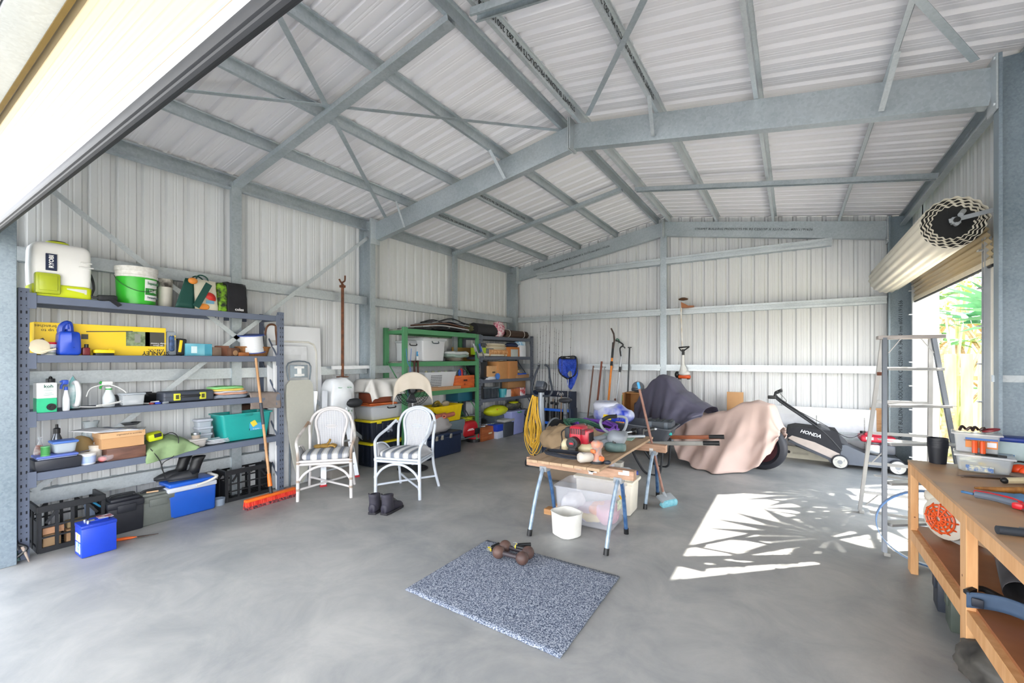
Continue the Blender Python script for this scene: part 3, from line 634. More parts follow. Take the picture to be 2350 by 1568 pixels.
q = MB(); q.tube(spl([(.05, .02, .02), (.06, .14, .012), (.0, .3, .03), (-.02, .42, .012), (.03, .5, .008)]) , .004, 6); q.tube(spl([(.06, .06, .1), (.03, .1, .17), (.02, .22, .19), (.03, .32, .12), (.04, .3, .05), (.06, .12, .02)]), .004, 6); q.cyl((.03, .5, .012), (.03, .56, .014), .012, seg=10); q.build('power_cord', WHITE, t)
t, w, h = item('clear_box', 'small clear lidded box in middle of third shelf', 'box', 279, 336, 902, rx(307), RZ[2], .12)
q = MB(); q.tub(.1, w * .92, h * .82, .92, .003, .008, .004); q.build('body', CLEAR, t); q = MB(); q.box((0, 0, h * .91), (.115, w, h * .16), .006); q.build('lid', M('#c3ccd4', rough=.2, alpha=.6), t); q = MB(); q.ell((0, .02, h * .3), (.03, .04, .02)); q.build('contents', WHITE, t)
t, w, h = item('parts_tray', 'shallow black tray behind the small clear box', 'tray', 268, 372, 905, rx(320) - .17, RZ[2], .14)
q = MB(); q.tub(.12, w * .9, h, .85, .004, .012, .006); q.build('tray', BLACK, t)
t, w, h = item('work_glove', 'black glove lying over the black tray', 'glove', 312, 345, 890, rx(330) - .1, RZ[2] + .055, .07)
q = MB(); q.ell((0, 0, .02), (.035, w * .5, .018))
for k in range(4): q.tube(spl([(0, -w * .3 + k * .018, .02), (.01, -w * .5 + k * .02, .045), (.02, -w * .2 + k * .03, .05)]), .007, 6)
q.build('glove', BLACK, t)
t, w, h = item('tool_case', 'dark grey tool case with two yellow latches on third shelf', 'tool case', 375, 492, 897, rx(432), RZ[2], .2)
q = MB(); q.box((0, 0, h * .5), (.2, w, h * .94), .02, 3); q.box((0.098, 0, h * .5), (.006, w * .97, .006)); q.build('shell', M('#414753', rough=.5), t, smooth=40)
q = MB(); q.tube(spl([(.09, -w * .18, h * .55), (.125, -w * .15, h * .55), (.13, 0, h * .55), (.125, w * .15, h * .55), (.09, w * .18, h * .55)]), .012, 8); q.build('handle', BLK2, t)
for s in (-1, 1):
    q = MB(); q.box((.106, s * w * .3 - .02 * s, h * .5), (.014, w * .13, h * .62), .004); q.m(1).box((.1135, s * w * .3 - .02 * s, h * .5), (.003, w * .06, h * .35)); q.build('latch', [M('#d2d238', rough=.4), M('#4a4a2a')], t, smooth=30)
for k, (u0, u1, vt, hx, nm, lab) in enumerate(((352, 375, 921, '#2846c0', 'spring_clip', 'small blue plastic clip before the tool case'), (368, 388, 926, '#9aa2aa', 'drill_bit_case', 'short clear tube of bits near shelf edge'), (344, 356, 930, '#8a3a3a', 'bottle_opener', 'tiny dark red piece near shelf edge'))):
    t, w, h = item(nm, lab, 'small tool', u0, u1, vt, rx(360) + .02 * 0, RZ[2], .03); q = MB(); q.cyl((0, -w / 2, .009), (0, w / 2, .009), .009, seg=10); q.box((0, 0, .006), (.03, w * .5, .012), .003); single(q, nm, M(hx), lab, 'small tool', t)
CH = [('#8f98a6', 'folded blue grey cloth at bottom of the cloth pile', 900, 922, 492, 575), ('#d9a58c', 'pale orange cloth in the cloth pile', 886, 903, 490, 575), ('#c9ccd6', 'folded white cloth in the cloth pile', 880, 895, 492, 572), ('#f0cf6a', 'yellow cloth in the cloth pile', 874, 884, 485, 566), ('#8fd38a', 'light green cloth on top of the cloth pile', 864, 876, 488, 565)]
zz = RZ[2]
for k, (hx, lab, v0, v1, u0, u1) in enumerate(CH):
    t, w, h = item('folded_cloth', lab, 'cloth', u0, u1, v0, rx(530) - .0, RZ[2], .2, 'folded cleaning cloths'); hh = (.045, .025, .02, .025, .028)[k]
    q = MB(); q.sbox((0, 0, hh / 2), (.2, w, hh), 4, 28, 8, f=lambda p, k=k: (p[0] + .012 * nz(p[1] * 9, k), p[1] + .01 * nz(p[0] * 20, k, 3), p[2] + .01 * nz(p[0] * 12 + k, p[1] * 12) + (.02 * max(0, -p[1] - .08) / .1 * (1 if k == 1 else 0))))
    t.location.z = zz; zz += hh * .88; single(q, 'folded_cloth', M(hx, rough=.85, var=.1, scale=8), lab, 'cloth', t, 'folded cleaning cloths', smooth=180)
BRN = M('#8b7f78', rough=.85, var=.12, scale=20)
q = MB(); X0 = rx(610); y0, y1 = OX(571, 0, X0).y, OX(641, 0, X0).y
q.grid(lambda u, v: ((X0 + .03 + .006 * nz(u * 6, v * 5)) if v > .42 else X0 + .03 - (.42 - v) * .55, lerp(y0, y1, u) + .012 * nz(v * 4, u * 3), RZ[2] + .03 + .012 * nz(u * 5, v * 3, 1) + (.02 * (1 - u) if v < .42 else 0) - max(0, v - .42) * .27 + (0 if v < .42 else -.01 * u)), 20, 20)
one(q, 'floor_cloth', BRN, 'grey brown cloth hanging over the third shelf edge', 'cloth', smooth=180, solid=.008)
# ---------------- fourth shelf
Z4 = RZ[3]
def lidbox(name, label, cat, u0, u1, vt, X, z0, D, body, lid, group=None, lf=.2, cont=None):
    t, w, h = item(name, label, cat, u0, u1, vt, X, z0, D, group)
    q = MB(); q.tub(D * .9, w * .9, h * (1 - lf), .88, .003, .02, .004); q.build('body', body, t)
    q = MB(); q.box((0, 0, h * (1 - lf / 2)), (D, w, h * lf), min(.012, h * lf * .4)); q.build('lid', lid, t)
    if cont: q = MB(); q.box((0, 0, h * .35), (D * .7, w * .7, h * .5), .01); q.build('contents', cont, t)
    return t, w, h
o, w, h = boxy('storage_tray', 'flat black lidded tray under the blue lidded container', 'tray', 81, 187, 1052, rx(130), Z4, .2, M('#2c2f38', rough=.4), .012, taper=(1.06, 1.06))
t, w, h = item('food_container', 'flat container with violet blue lid on the black tray', 'food container', 83, 181, 1040, rx(130) - .01, Z4 + .062, .17)
t.location.z = Z4 + .066; q = MB(); q.box((0, 0, .016), (.16, w * .95, .03), .008); q.build('body', mat_clear('#a9b8dc', .7), t); q = MB(); q.box((0, 0, .04), (.175, w, .018), .006); q.build('lid', M('#5f74c4', rough=.4), t)
ZT = Z4 + .066 + .05
t, w, h = lidbox('food_container', 'clear container with blue lid on top of the container stack', 'food container', 121, 182, 1012, rx(150) - .02, ZT, .15, mat_clear('#cfdbe4', .55), M('#4f78c8', rough=.4), cont=M('#c6cdd2'))
t, w, h = item('twine_spool', 'spool of green twine on the flat container', 'spool', 95, 119, 1026, rx(107), ZT, .08)
r = w / 2; q = MB(); q.lathe([(r * .9, .004), (r * .92, h - .004)], seg=18); q.build('twine', M('#4fa35a', rough=.6, bump=.4, scale=50, stretch=(1, 1, 8)), t); q = MB(); q.cyl((0, 0, 0), (0, 0, .005), r); q.cyl((0, 0, h - .005), (0, 0, h), r); q.build('flange', M('#7cc487'), t)
t, w, h = item('plastic_bag', 'small clear plastic bag of red brown contents at shelf end', 'bag', 80, 110, 1005, rx(95) - .12, Z4 + .06, .1)
q = MB(); q.ell((0, 0, h * .35), (.04, w * .5, h * .35), f=lambda d: 1 + .15 * nz(d.x * 3, d.y * 3, d.z * 3)); q.build('contents', M('#9a5a4a', rough=.6, c2='#d8d0c8', scale=20), t); q = MB(); q.lathe([(w * .45, h * .4), (w * .2, h * .7), (w * .08, h * .85), (w * .2, h)], seg=14, cap1=False); q.build('bag_neck', mat_clear('#e3e5e6', .5), t)
t, w, h = item('drink_bottle', 'steel drink bottle with black sports cap on fourth shelf', 'bottle', 119, 147, 975, rx(133) - .15, Z4, .075); r = w / 2
q = MB(); q.lathe([(r * .96, 0), (r, .01), (r, h * .62), (r * .55, h * .76), (r * .5, h * .8)], seg=22); q.build('body', M('#5c6066', rough=.28, metal=.8), t); q = MB(); q.lathe([(r * .62, h * .78), (r * .62, h * .9), (r * .28, h * .92), (r * .25, h), (.005, h)], seg=18); q.build('cap', BLACK, t)
t, w, h = item('sun_hat', 'khaki cloth hat with grey brim behind the white tubs', 'hat', 148, 240, 996, rx(195) - .16, Z4, .24)
q = MB(); q.grid(lambda u, v: ((.04 + .1 * v) * cos(2 * pi * u) * 1.1, (.5 + .5 * v) * w * .5 * sin(2 * pi * u), .09 + .02 * sin(4 * pi * u + 1) * v - .01 * v), 30, 5); q.build('brim', M('#8f8f98', rough=.8), t, solid=.004, smooth=180)
q = MB(); q.ell((0.02, 0, .07), (.09, w * .36, h * .6), f=lambda d: 1 + .08 * nz(d.x * 2.5, d.y * 2.5, d.z * 2)); q.build('crown', M('#9a8358', rough=.8, var=.15), t, smooth=180)
def tubby(label, u0, u1, vt, X, z0, body, lid=None, band=None, name='plastic_tub'):
    t, w, h = item(name, label, 'tub', u0, u1, vt, X, z0, 0); r = w / 2; t.location.x -= r
    q = MB(); q.lathe([(r * .82, 0), (r * .86, .004), (r * .94, h * .86), (.01, h * .86)], seg=24); q.build('body', body, t); q = MB(); q.lathe([(r * .97, h * .84), (r, h * .87), (r, h), (.01, h * .985)], seg=24); q.build('lid', lid or body, t)
    if band: q = MB(); curved(q, r * .87, r * .93, h * .15, h * .75, -1.1, 1.1); q.build('label_band', band, t)
    return t, w, h
tubby('squat white tub standing behind the blue labelled tub', 207, 240, 1023, rx(223) - .1, Z4, M('#e8e4dc', rough=.4), M('#d9d2c4', rough=.4))
tubby('white tub with pale blue label at shelf edge', 183, 227, 1042, rx(205) + .01, Z4, M('#dfe4ee', rough=.4), WHITE, M('#8fa7d8', c2='#b8c6e6', scale=14))
t, w, h = item('zip_bag', 'clear zip bag holding a red item at shelf edge', 'bag', 228, 266, 1038, rx(247) + .01, Z4, .1)
q = MB(); q.ell((0, -w * .2, .022), (.03, w * .28, .022)); q.build('contents', M('#e0483c', rough=.5), t); q = MB(); q.sbox((0, 0, .03), (.09, w, .05), 3, 18, 8, f=lambda p: (p[0], p[1], p[2] + .25 * max(0, p[1]) + .01 * nz(p[0] * 30, p[1] * 30))); q.build('bag', mat_clear('#e9dfe6', .3), t)
o, w, h = boxy('wooden_box', 'dark brown wooden box under the cardboard box', 'box', 246, 335, 1026, rx(290), Z4, .22, M('#5f4238', rough=.6, c2='#7a5546', scale=6, stretch=(1, 1, 5)), .004)
hb = h
t, w, h2 = item('cardboard_box', 'tan cardboard box resting on the brown wooden box', 'box', 232, 334, 991, rx(285) - .005, Z4 + hb, .24)
q = MB(); q.box((0, 0, h2 * .36), (.22, w * .96, h2 * .72), .002); q.build('body', CARD, t, smooth=0); q = MB(); q.box((0, 0, h2 * .82), (.24, w, h2 * .36), .003); q.build('lid', M('#d2a87c', rough=.8), t, smooth=0)
text(t, 'engineered in australia', .019, (.1206, w * .12, h2 * .84), TXP, M('#5b4a3a'))
zt = Z4 + hb + h2
for k in range(5):
    q = MB(); q.grid(lambda u, v, k=k: ((u - .5) * .22, (v - .5) * (.30 - .02 * k), .004 * nz(u * 4 + k, v * 4) + .004), 6, 8)
    one(q, 'paper_sheet', M(('#e9e9e6', '#dcdde4', '#efece4', '#c9cede', '#f2f2f2')[k], rough=.7), ('loose paper at bottom of the stack on cardboard box', 'loose paper second from the bottom of the stack', 'cream paper in the middle of the stack', 'pale blue paper near the top of the stack', 'white paper on top of the stack')[k], 'paper', (rx(285) - .1, OX(290 - k * 16, 0, rx(285)).y, zt + .006 * k + .001), (0, .02 * k - .02, .25 * k - .4), 'paper stack on the cardboard box', solid=.002, smooth=180)
t, w, h = item('glass_vase', 'clear glass vase with flared lip on fourth shelf', 'vase', 193, 234, 968, rx(213) - .3, Z4 + .0, .12); r = w / 2
q = MB(); q.lathe([(r * .7, 0), (r * .95, h * .4), (r * 1.05, h * .66), (r * .72, h * .86), (r, h), (r * .95, h), (r * .68, h * .86), (r * .98, h * .64), (r * .6, .02)], seg=26); q.build('vase', mat_clear('#d7e2e6', .35, .05), t, smooth=60)
t, w, h = item('metal_dish', 'small shiny metal dish on top of the paper stack', 'dish', 280, 330, 974, rx(300) - .1, zt + .035, .1); q = MB(); q.lathe([(w * .3, 0), (w * .5, .022), (w * .46, .022), (w * .28, .006), (.005, .005)], seg=22, sx=.7, cap1=False); q.build('dish', M('#8d8f92', rough=.2, metal=.9), t)
GT = M('#8aa376', rough=.9, var=.12, scale=16, bump=.3); X0 = rx(390); ya, yb = OX(331, 0, X0).y, OX(452, 0, X0).y
q = MB(); q.grid(lambda u, v: (X0 + .02 - (.32 * (1 - v / .55) if v < .55 else -.02 - .01 * sin(u * 14)), lerp(ya, yb, u) + (.02 * sin(v * 5)) + (.05 * (v - .55) * (1 - u) if v > .55 else 0), max(Z4 + .012, Z4 + .02 + (.12 * sin(pi * min(1, u * 1.05)) ** .6 * min(1, v / .12 + .3) * (1 - max(0, v - .2) * .9) + .012 * nz(u * 8, v * 8)) if v < .55 else 0) if v < .55 else Z4 + .07 * max(0, sin(pi * u)) ** .7 * (1 - (v - .55) / .2 if v < .75 else 0) + .01 - max(0, v - .6) * .2 * (1 - u * .8)), 26, 26)
one(q, 'green_towel', GT, 'sage green towel heaped on fourth shelf under the charger', 'towel', smooth=180, solid=.006)
t, w, h = item('battery_charger', 'lime green battery charger on the green towel', 'charger', 341, 376, 984, rx(358) - .03, Z4 + .12, .1)
q = MB(); q.box((0, 0, .035), (.09, w, .07), .016, rot=(.15, .2, 0)); q.build('body', LIME, t); q = MB(); q.box((.044, w * .12, .045), (.012, w * .5, .035), .003, rot=(.15, .2, 0)); q.build('terminal_slot', BLK2, t)
q = MB(); c0 = OX(376, 1000, rx(358) + .02); q.tube(spl([c0, OX(395, 993, rx(395) + .03), OX(410, 1008, rx(405) + .04), OX(400, 1045, rx(400) + .05), OX(375, 1062, rx(375) + .05), OX(372, 1078, rx(372) + .05), OX(382, 1092, rx(380) + .05), OX(378, 1096, rx(380) + .05), OX(368, 1060, rx(370) + .05), OX(345, 1030, rx(345) + .04)], 6), .0035, 6); q.build('power_cord', BLACK, t, loc=None).matrix_parent_inverse = Matrix.Translation(-V(t.location))
for k, (u0, u1, vt, z) in enumerate(((454, 489, 995, Z4), (453, 490, 980, Z4 + .055), (452, 490, 962, Z4 + .115))):
    lidbox('food_container', ('clear food container at bottom of the stack of three', 'middle clear food container of the stack of three', 'clear food container on top of the stack of three')[k], 'food container', u0, u1, vt, rx(470) - .12, z, .12, mat_clear('#c9d2dc', .5), mat_clear('#cfd5e2', .7), 'clear food containers')
tubby('clear tub with silver lid beside the stack of three', 443, 464, 994, rx(453) - .03, Z4, mat_clear('#c9b8a8', .6), STEEL)
lidbox('food_container', 'flat clear tray in front of the silver lidded tub', 'food container', 436, 478, 1008, rx(457) + .01, Z4, .1, mat_clear('#d8d3cf', .6), mat_clear('#e5e2de', .6))
for k in range(3):
    t, w, h = item('plastic_plate', ('white plate at bottom of plate stack', 'white plate in the middle of plate stack', 'white plate on top of plate stack')[k], 'plate', 472 + 2 * k, 535 - 2 * k, 1005, rx(503), Z4 + .014 * k, .17, 'stacked white plates')
    q = MB(); q.tub(.14, w * .82, .022, .75, .003, .03, .006); single(q, 'plastic_plate', M('#e8ecf2', rough=.4), t['label'], 'plate', t, 'stacked white plates')
def tote(name, label, cat, u0, u1, vt, X, z0, D, mat, rim=.014, taper=.86, group=None, rz=0.):
    t, w, h = item(name, label, cat, u0, u1, vt, X, z0, D, group, rz)
    q = MB(); q.tub(D - 2 * rim, w - 2 * rim, h, taper, .005, .03, rim); q.build('body', mat, t, smooth=40); return t, w, h
t, w, h = tote('storage_tub', 'teal plastic storage tub at end of fourth shelf', 'tub', 507, 628, 948, rx(565) + .0, Z4, .3, M('#1ea09a', rough=.35, var=.03))
q = MB(); q.box((.128, w * .16, h * .5), (.006, w * .24, h * .34), rot=(0, -.1, 0)); q.m(1).box((.131, w * .12, h * .58), (.006, w * .1, h * .2), rot=(.5, -.1, 0)); q.m(2).box((.1315, w * .16, h * .37), (.006, w * .25, h * .07), rot=(0, -.1, 0)); q.build('paper_label', [M('#45a9d6'), M('#e8cf3a'), BLACK], t, smooth=0)
text(t, 'Storage Box', .014, (.136, w * .16, h * .37), TXP, WHITE)
q = MB(); q.box((.15, 0, h * .93), (.02, w * .16, .02), .006); q.build('handle', M('#1a8e88', rough=.4), t)
o, w, h = boxy('leather_pouch', 'rolled brown leather pouch behind teal tub under the hanging cloth', 'pouch', 552, 580, 928, rx(565) - .3, Z4 + .02, .1, M('#5c3f33', rough=.7, var=.2), .03)
# ---------------- on the floor below the shelves
def crate(label, u0, u1, vt, X, D, rz=0., group='black milk crates'):
    t, w, h = item('milk_crate', label, 'crate', u0, u1, vt, X, 0, D, group, rz)
    cm = M('#1e2024', rough=.55, var=.15, scale=20)
    for nm, fx, half in (('front_panel', 1, 0), ('front_panel', -1, 0)):
        q = MB(); x = fx * (D / 2 - .008)
        q.box((x, 0, h - .025), (.02, w, .05), .004); q.box((x, 0, .02), (.016, w * .92, .04), .003)
        for y in (-w * .47, -w * .23, 0, w * .23, w * .47): q.box((x, y * .97, h / 2), (.014, .02, h - .02))
        for z in (.32, .55): q.box((x, 0, h * z), (.012, w * .92, .012))
        for s in (-1, 1): q.box((x, s * w * .28, h * .77), (.012, .018, h * .36), rot=(s * .6, 0, 0))
        q.build('wall_panel', cm, t, smooth=0)
    for s in (-1, 1):
        q = MB(); y = s * (w / 2 - .008); q.box((0, y, h - .025), (D, .02, .05), .004); q.box((0, y * .97, .02), (D * .92, .016, .04)); q.box((0, y * .97, h * .4), (D * .92, .008, h * .5))
        for x in (-D * .45, 0, D * .45): q.box((x, y, h / 2), (.02, .014, h - .02))
        q.build('wall_panel', cm, t, smooth=0)
    q = MB()
    for k in range(7): q.box((0, -w * .42 + k * w * .14, .012), (D * .9, .014, .016)); q.box((-D * .4 + k * D * .133, 0, .012), (.014, w * .9, .016))
    q.build('base_grid', cm, t, smooth=0); return t, w, h
t, w, h = crate('black milk crate of timber scraps at rack post end', 84, 243, 1150, -4.86, .34)
for k, (x, y, z, a, b_, c_) in enumerate(((.11, -.11, .02, .09, .1, .1), (.12, .02, .02, .08, .1, .11), (.11, -.1, .125, .07, .12, .05), (.1, .03, .135, .08, .1, .05))):
    q = MB(); q.box((0, 0, c_ / 2), (a, b_, c_), .003); o = q.build('timber_block', M(('#a98a66', '#9c7a58', '#c2926e', '#8d7a58')[k], rough=.8, var=.15), smooth=0)
    o.location = t.location + V((x - .02, y, z)); tag(o, ('timber block low in the near end of the scrap crate', 'timber block low in the middle of the scrap crate', 'pinkish timber block on the near pile in scrap crate', 'olive timber block on the middle pile in scrap crate')[k], 'wood block', 'timber scraps in the crate')
q = MB(); q.box((0, 0, .12), (.16, .03, .22), .004, rot=(.1, 0, 0)); q.m(1).box((.03, .09, .13), (.05, .05, .2), .01); q.m(2).cyl((.03, .06, .2), (.03, -.02, .29), .008); o = q.build('hand_pump', [M('#6f7f96'), M('#7a8894'), M('#42a6d8')], smooth=30); o.location = t.location + V((.02, .14, .03)); tag(o, 'grey blue plastic fitting with cyan tube in scrap crate', 'fitting')
t, w, h = item('car_battery', 'blue car battery standing before the scrap crate', 'battery', 187, 268, 1195, FL(230, 1270).x + .02, 0, .17)
q = MB(); q.box((0, 0, h * .43), (.17, w, h * .84), .006); q.build('case', M('#1d44c4', rough=.35, var=.04), t, smooth=30); q = MB(); q.box((0, 0, h * .88), (.175, w * 1.02, h * .1), .004); q.box((-.02, w * .1, h * .95), (.08, w * .5, h * .06), .004); q.build('cover', M('#1a3cb0', rough=.35), t, smooth=30)
q = MB(); q.cyl((.03, -w * .25, h * .92), (.03, -w * .25, h * 1.02), .011); q.box((.03, -w * .2, h * 1.0), (.012, .05, .01)); q.cyl((-.05, -w * .25, h * .92), (-.05, -w * .25, h * .99), .011); q.build('terminal', STEEL, t)
q = MB(); q.box((-.02, w * .28, h * .985), (.09, w * .42, .003)); q.m(1).box((.0, -w * .5 - .0008, h * .56), (.11, .002, h * .22)); q.m(2).box((.0, -w * .5 - .0008, h * .26), (.11, .002, h * .3)); q.build('paper_label', [M('#c9ccd4', c2='#8b4a52', scale=30), M('#e2b73c', c2='#e8e4d8', scale=30), M('#5c8fc8', c2='#dde5ee', scale=30)], t, smooth=0)
def casebox(name, label, u0, u1, vt, X, D, mat, rz=0., latch=True):
    t, w, h = item(name, label, 'case', u0, u1, vt, X, 0, D, None, rz)
    q = MB(); q.box((0, 0, h * .36), (D, w * .94, h * .72), .012, taper=(1.03, 1.03)); q.build('body', mat, t, smooth=40)
    q = MB(); q.box((0, 0, h * .8), (D * 1.06, w, h * .2), .012); q.box((0, 0, h * .93), (D * .8, w * .8, h * .1), .012); q.build('lid', mat, t, smooth=40)
    q = MB(); q.tube(spl([(0, -w * .3, h * .95), (0, -w * .28, h * 1.03), (0, w * .28, h * 1.03), (0, w * .3, h * .95)]), .011, 8); q.build('carry_handle', BLK2, t)
    if latch: q = MB(); q.box((D * .53 + .006, 0, h * .7), (.016, w * .5, h * .22), .004); q.build('latch', mat, t, smooth=30)
    return t, w, h
casebox('ammo_box', 'black plastic case with rounded shoulders behind car battery', 246, 332, 1142, -4.84, .2, M('#22242c', rough=.5, var=.15, scale=24))
t, w, h = casebox('ammo_box', 'grey green plastic case beside the blue cooler', 320, 403, 1130, -4.87, .2, M('#6a6f6a', rough=.5, var=.12, scale=24))
q = MB(); q.cyl((.02, -.06, h * .99), (.05, .02, h * .99), .009); one(q, 'cork_stopper', M('#c9a580'), 'small cork coloured piece on the grey green case', 'stopper', t.location)
t, w, h = item('cool_box', 'blue cooler with white lid band under fourth shelf', 'cooler', 386, 498, 1103, -4.86, 0, .27); HC = h
q = MB(); q.box((0, 0, h * .38), (.25, w * .96, h * .76), .02, 3, taper=(1.05, 1.04)); q.build('body', M('#1a55b8', rough=.35, var=.04), t, smooth=40); q = MB(); q.box((0, 0, h * .93), (.25, w * .95, h * .12), .015, 3); q.build('lid', M('#1c5cc6', rough=.35), t, smooth=40)
q = MB(); q.box((0, 0, h * .81), (.275, w * 1.01, h * .14), .012, 3); q.build('rim_band', M('#c3c8d2', rough=.4), t, smooth=40)
q = MB(); q.tube(spl([(.142, w * .05, h * .84), (.148, w * .3, h * .9), (.142, w * .49, h * .99), (.05, w * .5, h), (-.05, w * .5, h)]), [.013] * 25, 8); q.build('handle', M('#d8d6ce', rough=.4), t)
def dive_boot(label, loc, rz):
    t = thing('dive_boot', label, 'boot', loc, rz, 'black dive boots on the cooler')
    q = MB(); S = [(-.09, .03, .045, .05), (-.03, .035, .05, .055), (.04, .032, .05, .048), (.11, .025, .042, .032), (.15, .02, .02, .015)]
    q.rings([[(x, b * cos(a), max(.0, z + c * sin(a)) ) for a in [2 * pi * k / 14 for k in range(14)]] for x, z, b, c in S]); q.build('foot', BLK2, t, smooth=180)
    q = MB(); q.rings([[(-.05 - f * .05 + r * cos(a), r * .9 * sin(a), .05 + f * .16) for a in [2 * pi * k / 14 for k in range(14)]] for f, r in ((0, .05), (.4, .045), (.8, .05), (1, .055))], True, True, False); q.build('shaft', BLACK, t, smooth=180, solid=.005)
    q = MB(); q.box((.03, 0, .005), (.22, .08, .01), .004); q.build('sole', M('#33363c'), t); return t
cl = t.location
dive_boot('black dive boot with its toe pointing along the cooler', (cl.x + .03, cl.y - .02, HC), -pi / 2 - .3)
dive_boot('second black dive boot at the wall side of the cooler', (cl.x - .1, cl.y - .08, HC), -pi / 2 - .15)
t, w, h = item('plastic_pot', 'small grey pot on floor beside the blue cooler', 'pot', 494, 523, 1146, -4.9, 0, 0); r = w / 2; t.location.x -= r
q = MB(); q.lathe([(r * .85, 0), (r * .95, h), (r * .88, h), (r * .78, .006), (.005, .006)], seg=22, cap1=False); q.build('pot', M('#8f9cac', rough=.5), t)
crate('empty black milk crate behind the push broom', 517, 624, 1072, -4.95, .3)
t = thing('garden_knife', 'orange handled pruning knife lying on floor by battery', 'knife', FL(315, 1236), radians(62))
q = MB(); q.ell((-.1, 0, .014), (.1, .016, .012)); q.build('handle', ORANGE, t); q = MB(); q.prism([(0, -.014), (.12, -.004), (.14, .003), (0, .014)], .01, .014); q.build('blade', M('#5a4a42', rough=.4, metal=.5), t, smooth=0)
t = thing('push_broom', 'push broom with orange head leaning on the grey rack', 'broom', (0, 0, 0)); a, b_ = FL(562, 1172), FL(676, 1138); c_ = (a + b_) / 2; ax = (b_ - a).normalized(); t.location = c_; t.rotation_euler = (0, 0, atan2(ax.y, ax.x)); L_ = (b_ - a).length
q = MB(); q.box((0, 0, .085), (L_, .055, .03), .01); q.build('head', M('#f0701c', rough=.4), t)
random.seed(3)
for nm, z0, z1, mt, fl in (('bristles', .03, .078, M('#e02a20', rough=.6, c2='#f0503c', scale=60, stretch=(1, 1, .1)), .028), ('bristle_tips', 0.0, .032, M('#2b2632', rough=.8, c2='#c25a5a', scale=50), .036)):
    q = MB()
    for k in range(46):
        for j in (-1, 0, 1):
            x = -L_ * .49 + k * L_ * .98 / 45; q.ext([(-.004, -.005), (.004, -.005), (.004, .005), (-.004, .005)], (x, j * fl * .55, z1), (x + .004 * random.uniform(-1, 1), j * fl, z0), (1, 0, 0))
    o = q.build(nm, mt, t, smooth=0)
hp0 = V((0, .0, .1)); top = OX(587, 822, rx(587) + .035); Lm = t.matrix_basis.inverted() if False else (Matrix.Translation(c_) @ Matrix.Rotation(t.rotation_euler.z, 4, 'Z')).inverted()
tp = Lm @ top; q = MB(); q.cyl(hp0.lerp(tp, .12), tp, .0135, .0125, 12); q.build('handle', M('#c89a6e', rough=.5, c2='#b5875a', scale=8), t); q = MB(); q.cyl(hp0.lerp(tp, .5), hp0.lerp(tp, .66), .0165); q.build('grip_sleeve', M('#3c4048'), t); q = MB(); q.cyl(hp0, hp0.lerp(tp, .06), .018, .015); q.m(1).cyl(hp0.lerp(tp, .05), hp0.lerp(tp, .14), .022, .018); q.build('socket', [BLK2, M('#e8751c', rough=.4)], t)
t = thing('scooter_stand', 'dark green pole with black lever clamp at left edge', 'garden tool', FL(18, 1300))
q = MB(); q.cyl((.0, .05, .02), (-.06, -.05, .5), .013); q.build('pole', M('#1f3d38', rough=.4), t); q = MB(); q.cyl((0, .05, .1), (-.02, .02, .2), .02); q.tube(spl([(0, .05, .14), (.02, .09, .1), (0, .02, .03), (.0, .0, .01)]), .01, 6); q.ell((-.02, .0, .03), (.02, .02, .02)); q.build('lever_clamp', BLACK, t); q = MB(); q.cyl((.01, .07, .12), (.03, .1, 0), .012, .004); q.build('prong', M('#9c8c80', rough=.4), t)
# ================================================================== LEANING PANELS, CHAIRS, TUBS
CW = M('#eceef0', rough=.45, var=.03, scale=3)
t = thing('white_board', 'tall white door panel with rounded recess leaning on left wall', 'panel', (-5.06, 2.72, 0), 0, rot=(0, radians(-2.6), 0))
q = MB(); q.box((0, .33, .95), (.03, .68, 1.9), .006); q.build('slab', CW, t, smooth=30)
q = MB(); P = [(.02, .16), (.58, .16), (.60, .3), (.60, 1.6), (.57, 1.68), (.5, 1.71), (.02, 1.71)]
for a, b_ in zip(P, P[1:]): q.cyl((.017, *a), (.017, *b_), .012, seg=6)
q.build('recess_lip', M('#dcdad2', rough=.5), t)
t = thing('white_board', 'narrow white panel standing in front of the tall white panel', 'panel', (-4.985, 2.74, 0), 0, rot=(0, radians(-2.2), 0))
q = MB(); q.box((0, .20, .83), (.03, .42, 1.66), .012, 3); q.build('slab', M('#e6e8ea', rough=.4), t, smooth=30); q = MB(); q.box((.0165, .17, .8), (.003, .3, 1.5), .001); q.build('raised_field', M('#dddfe0', rough=.5), t)
t = thing('ironing_board', 'ironing board with grey cover standing nose down by white panels', 'ironing board', (-4.87, 2.98, 0), 0, rot=(0, radians(-2.5), 0))
q = MB(); P = [(0, .04), (.05, .1), (.1, .3), (.14, .6), (.165, .85), (.17, 1.1), (.16, 1.2), (.12, 1.25), (-.12, 1.25), (-.16, 1.2), (-.17, 1.1), (-.165, .85), (-.14, .6), (-.1, .3), (-.05, .1)]
q.ext([(z, -y) for y, z in P], (-.012, 0, 0), (.014, 0, 0), (0, 0, 1)); q.build('padded_cover', M('#b8b8ae', rough=.8, var=.04, scale=40), t, smooth=30)
q = MB(); L_ = [(0, -.13, 1.25), (0, -.13, 1.45), (0, .13, 1.45), (0, .13, 1.25)]; q.tube(spl(L_, 4), .009, 8); q.build('rest_frame', M('#7f8a93', rough=.4, metal=.5), t)
q = MB(); q.box((.0, 0, 1.355), (.008, .22, .15), .01); q.m(1).box((.006, 0, 1.355), (.008, .05, .12)); q.box((.006, 0, 1.4), (.008, .12, .025)); q.m(1).box((.006, 0, 1.31), (.008, .12, .025)); q.build('iron_rest', [M('#9aa6ae', rough=.4, metal=.3), WHITE], t, smooth=30)
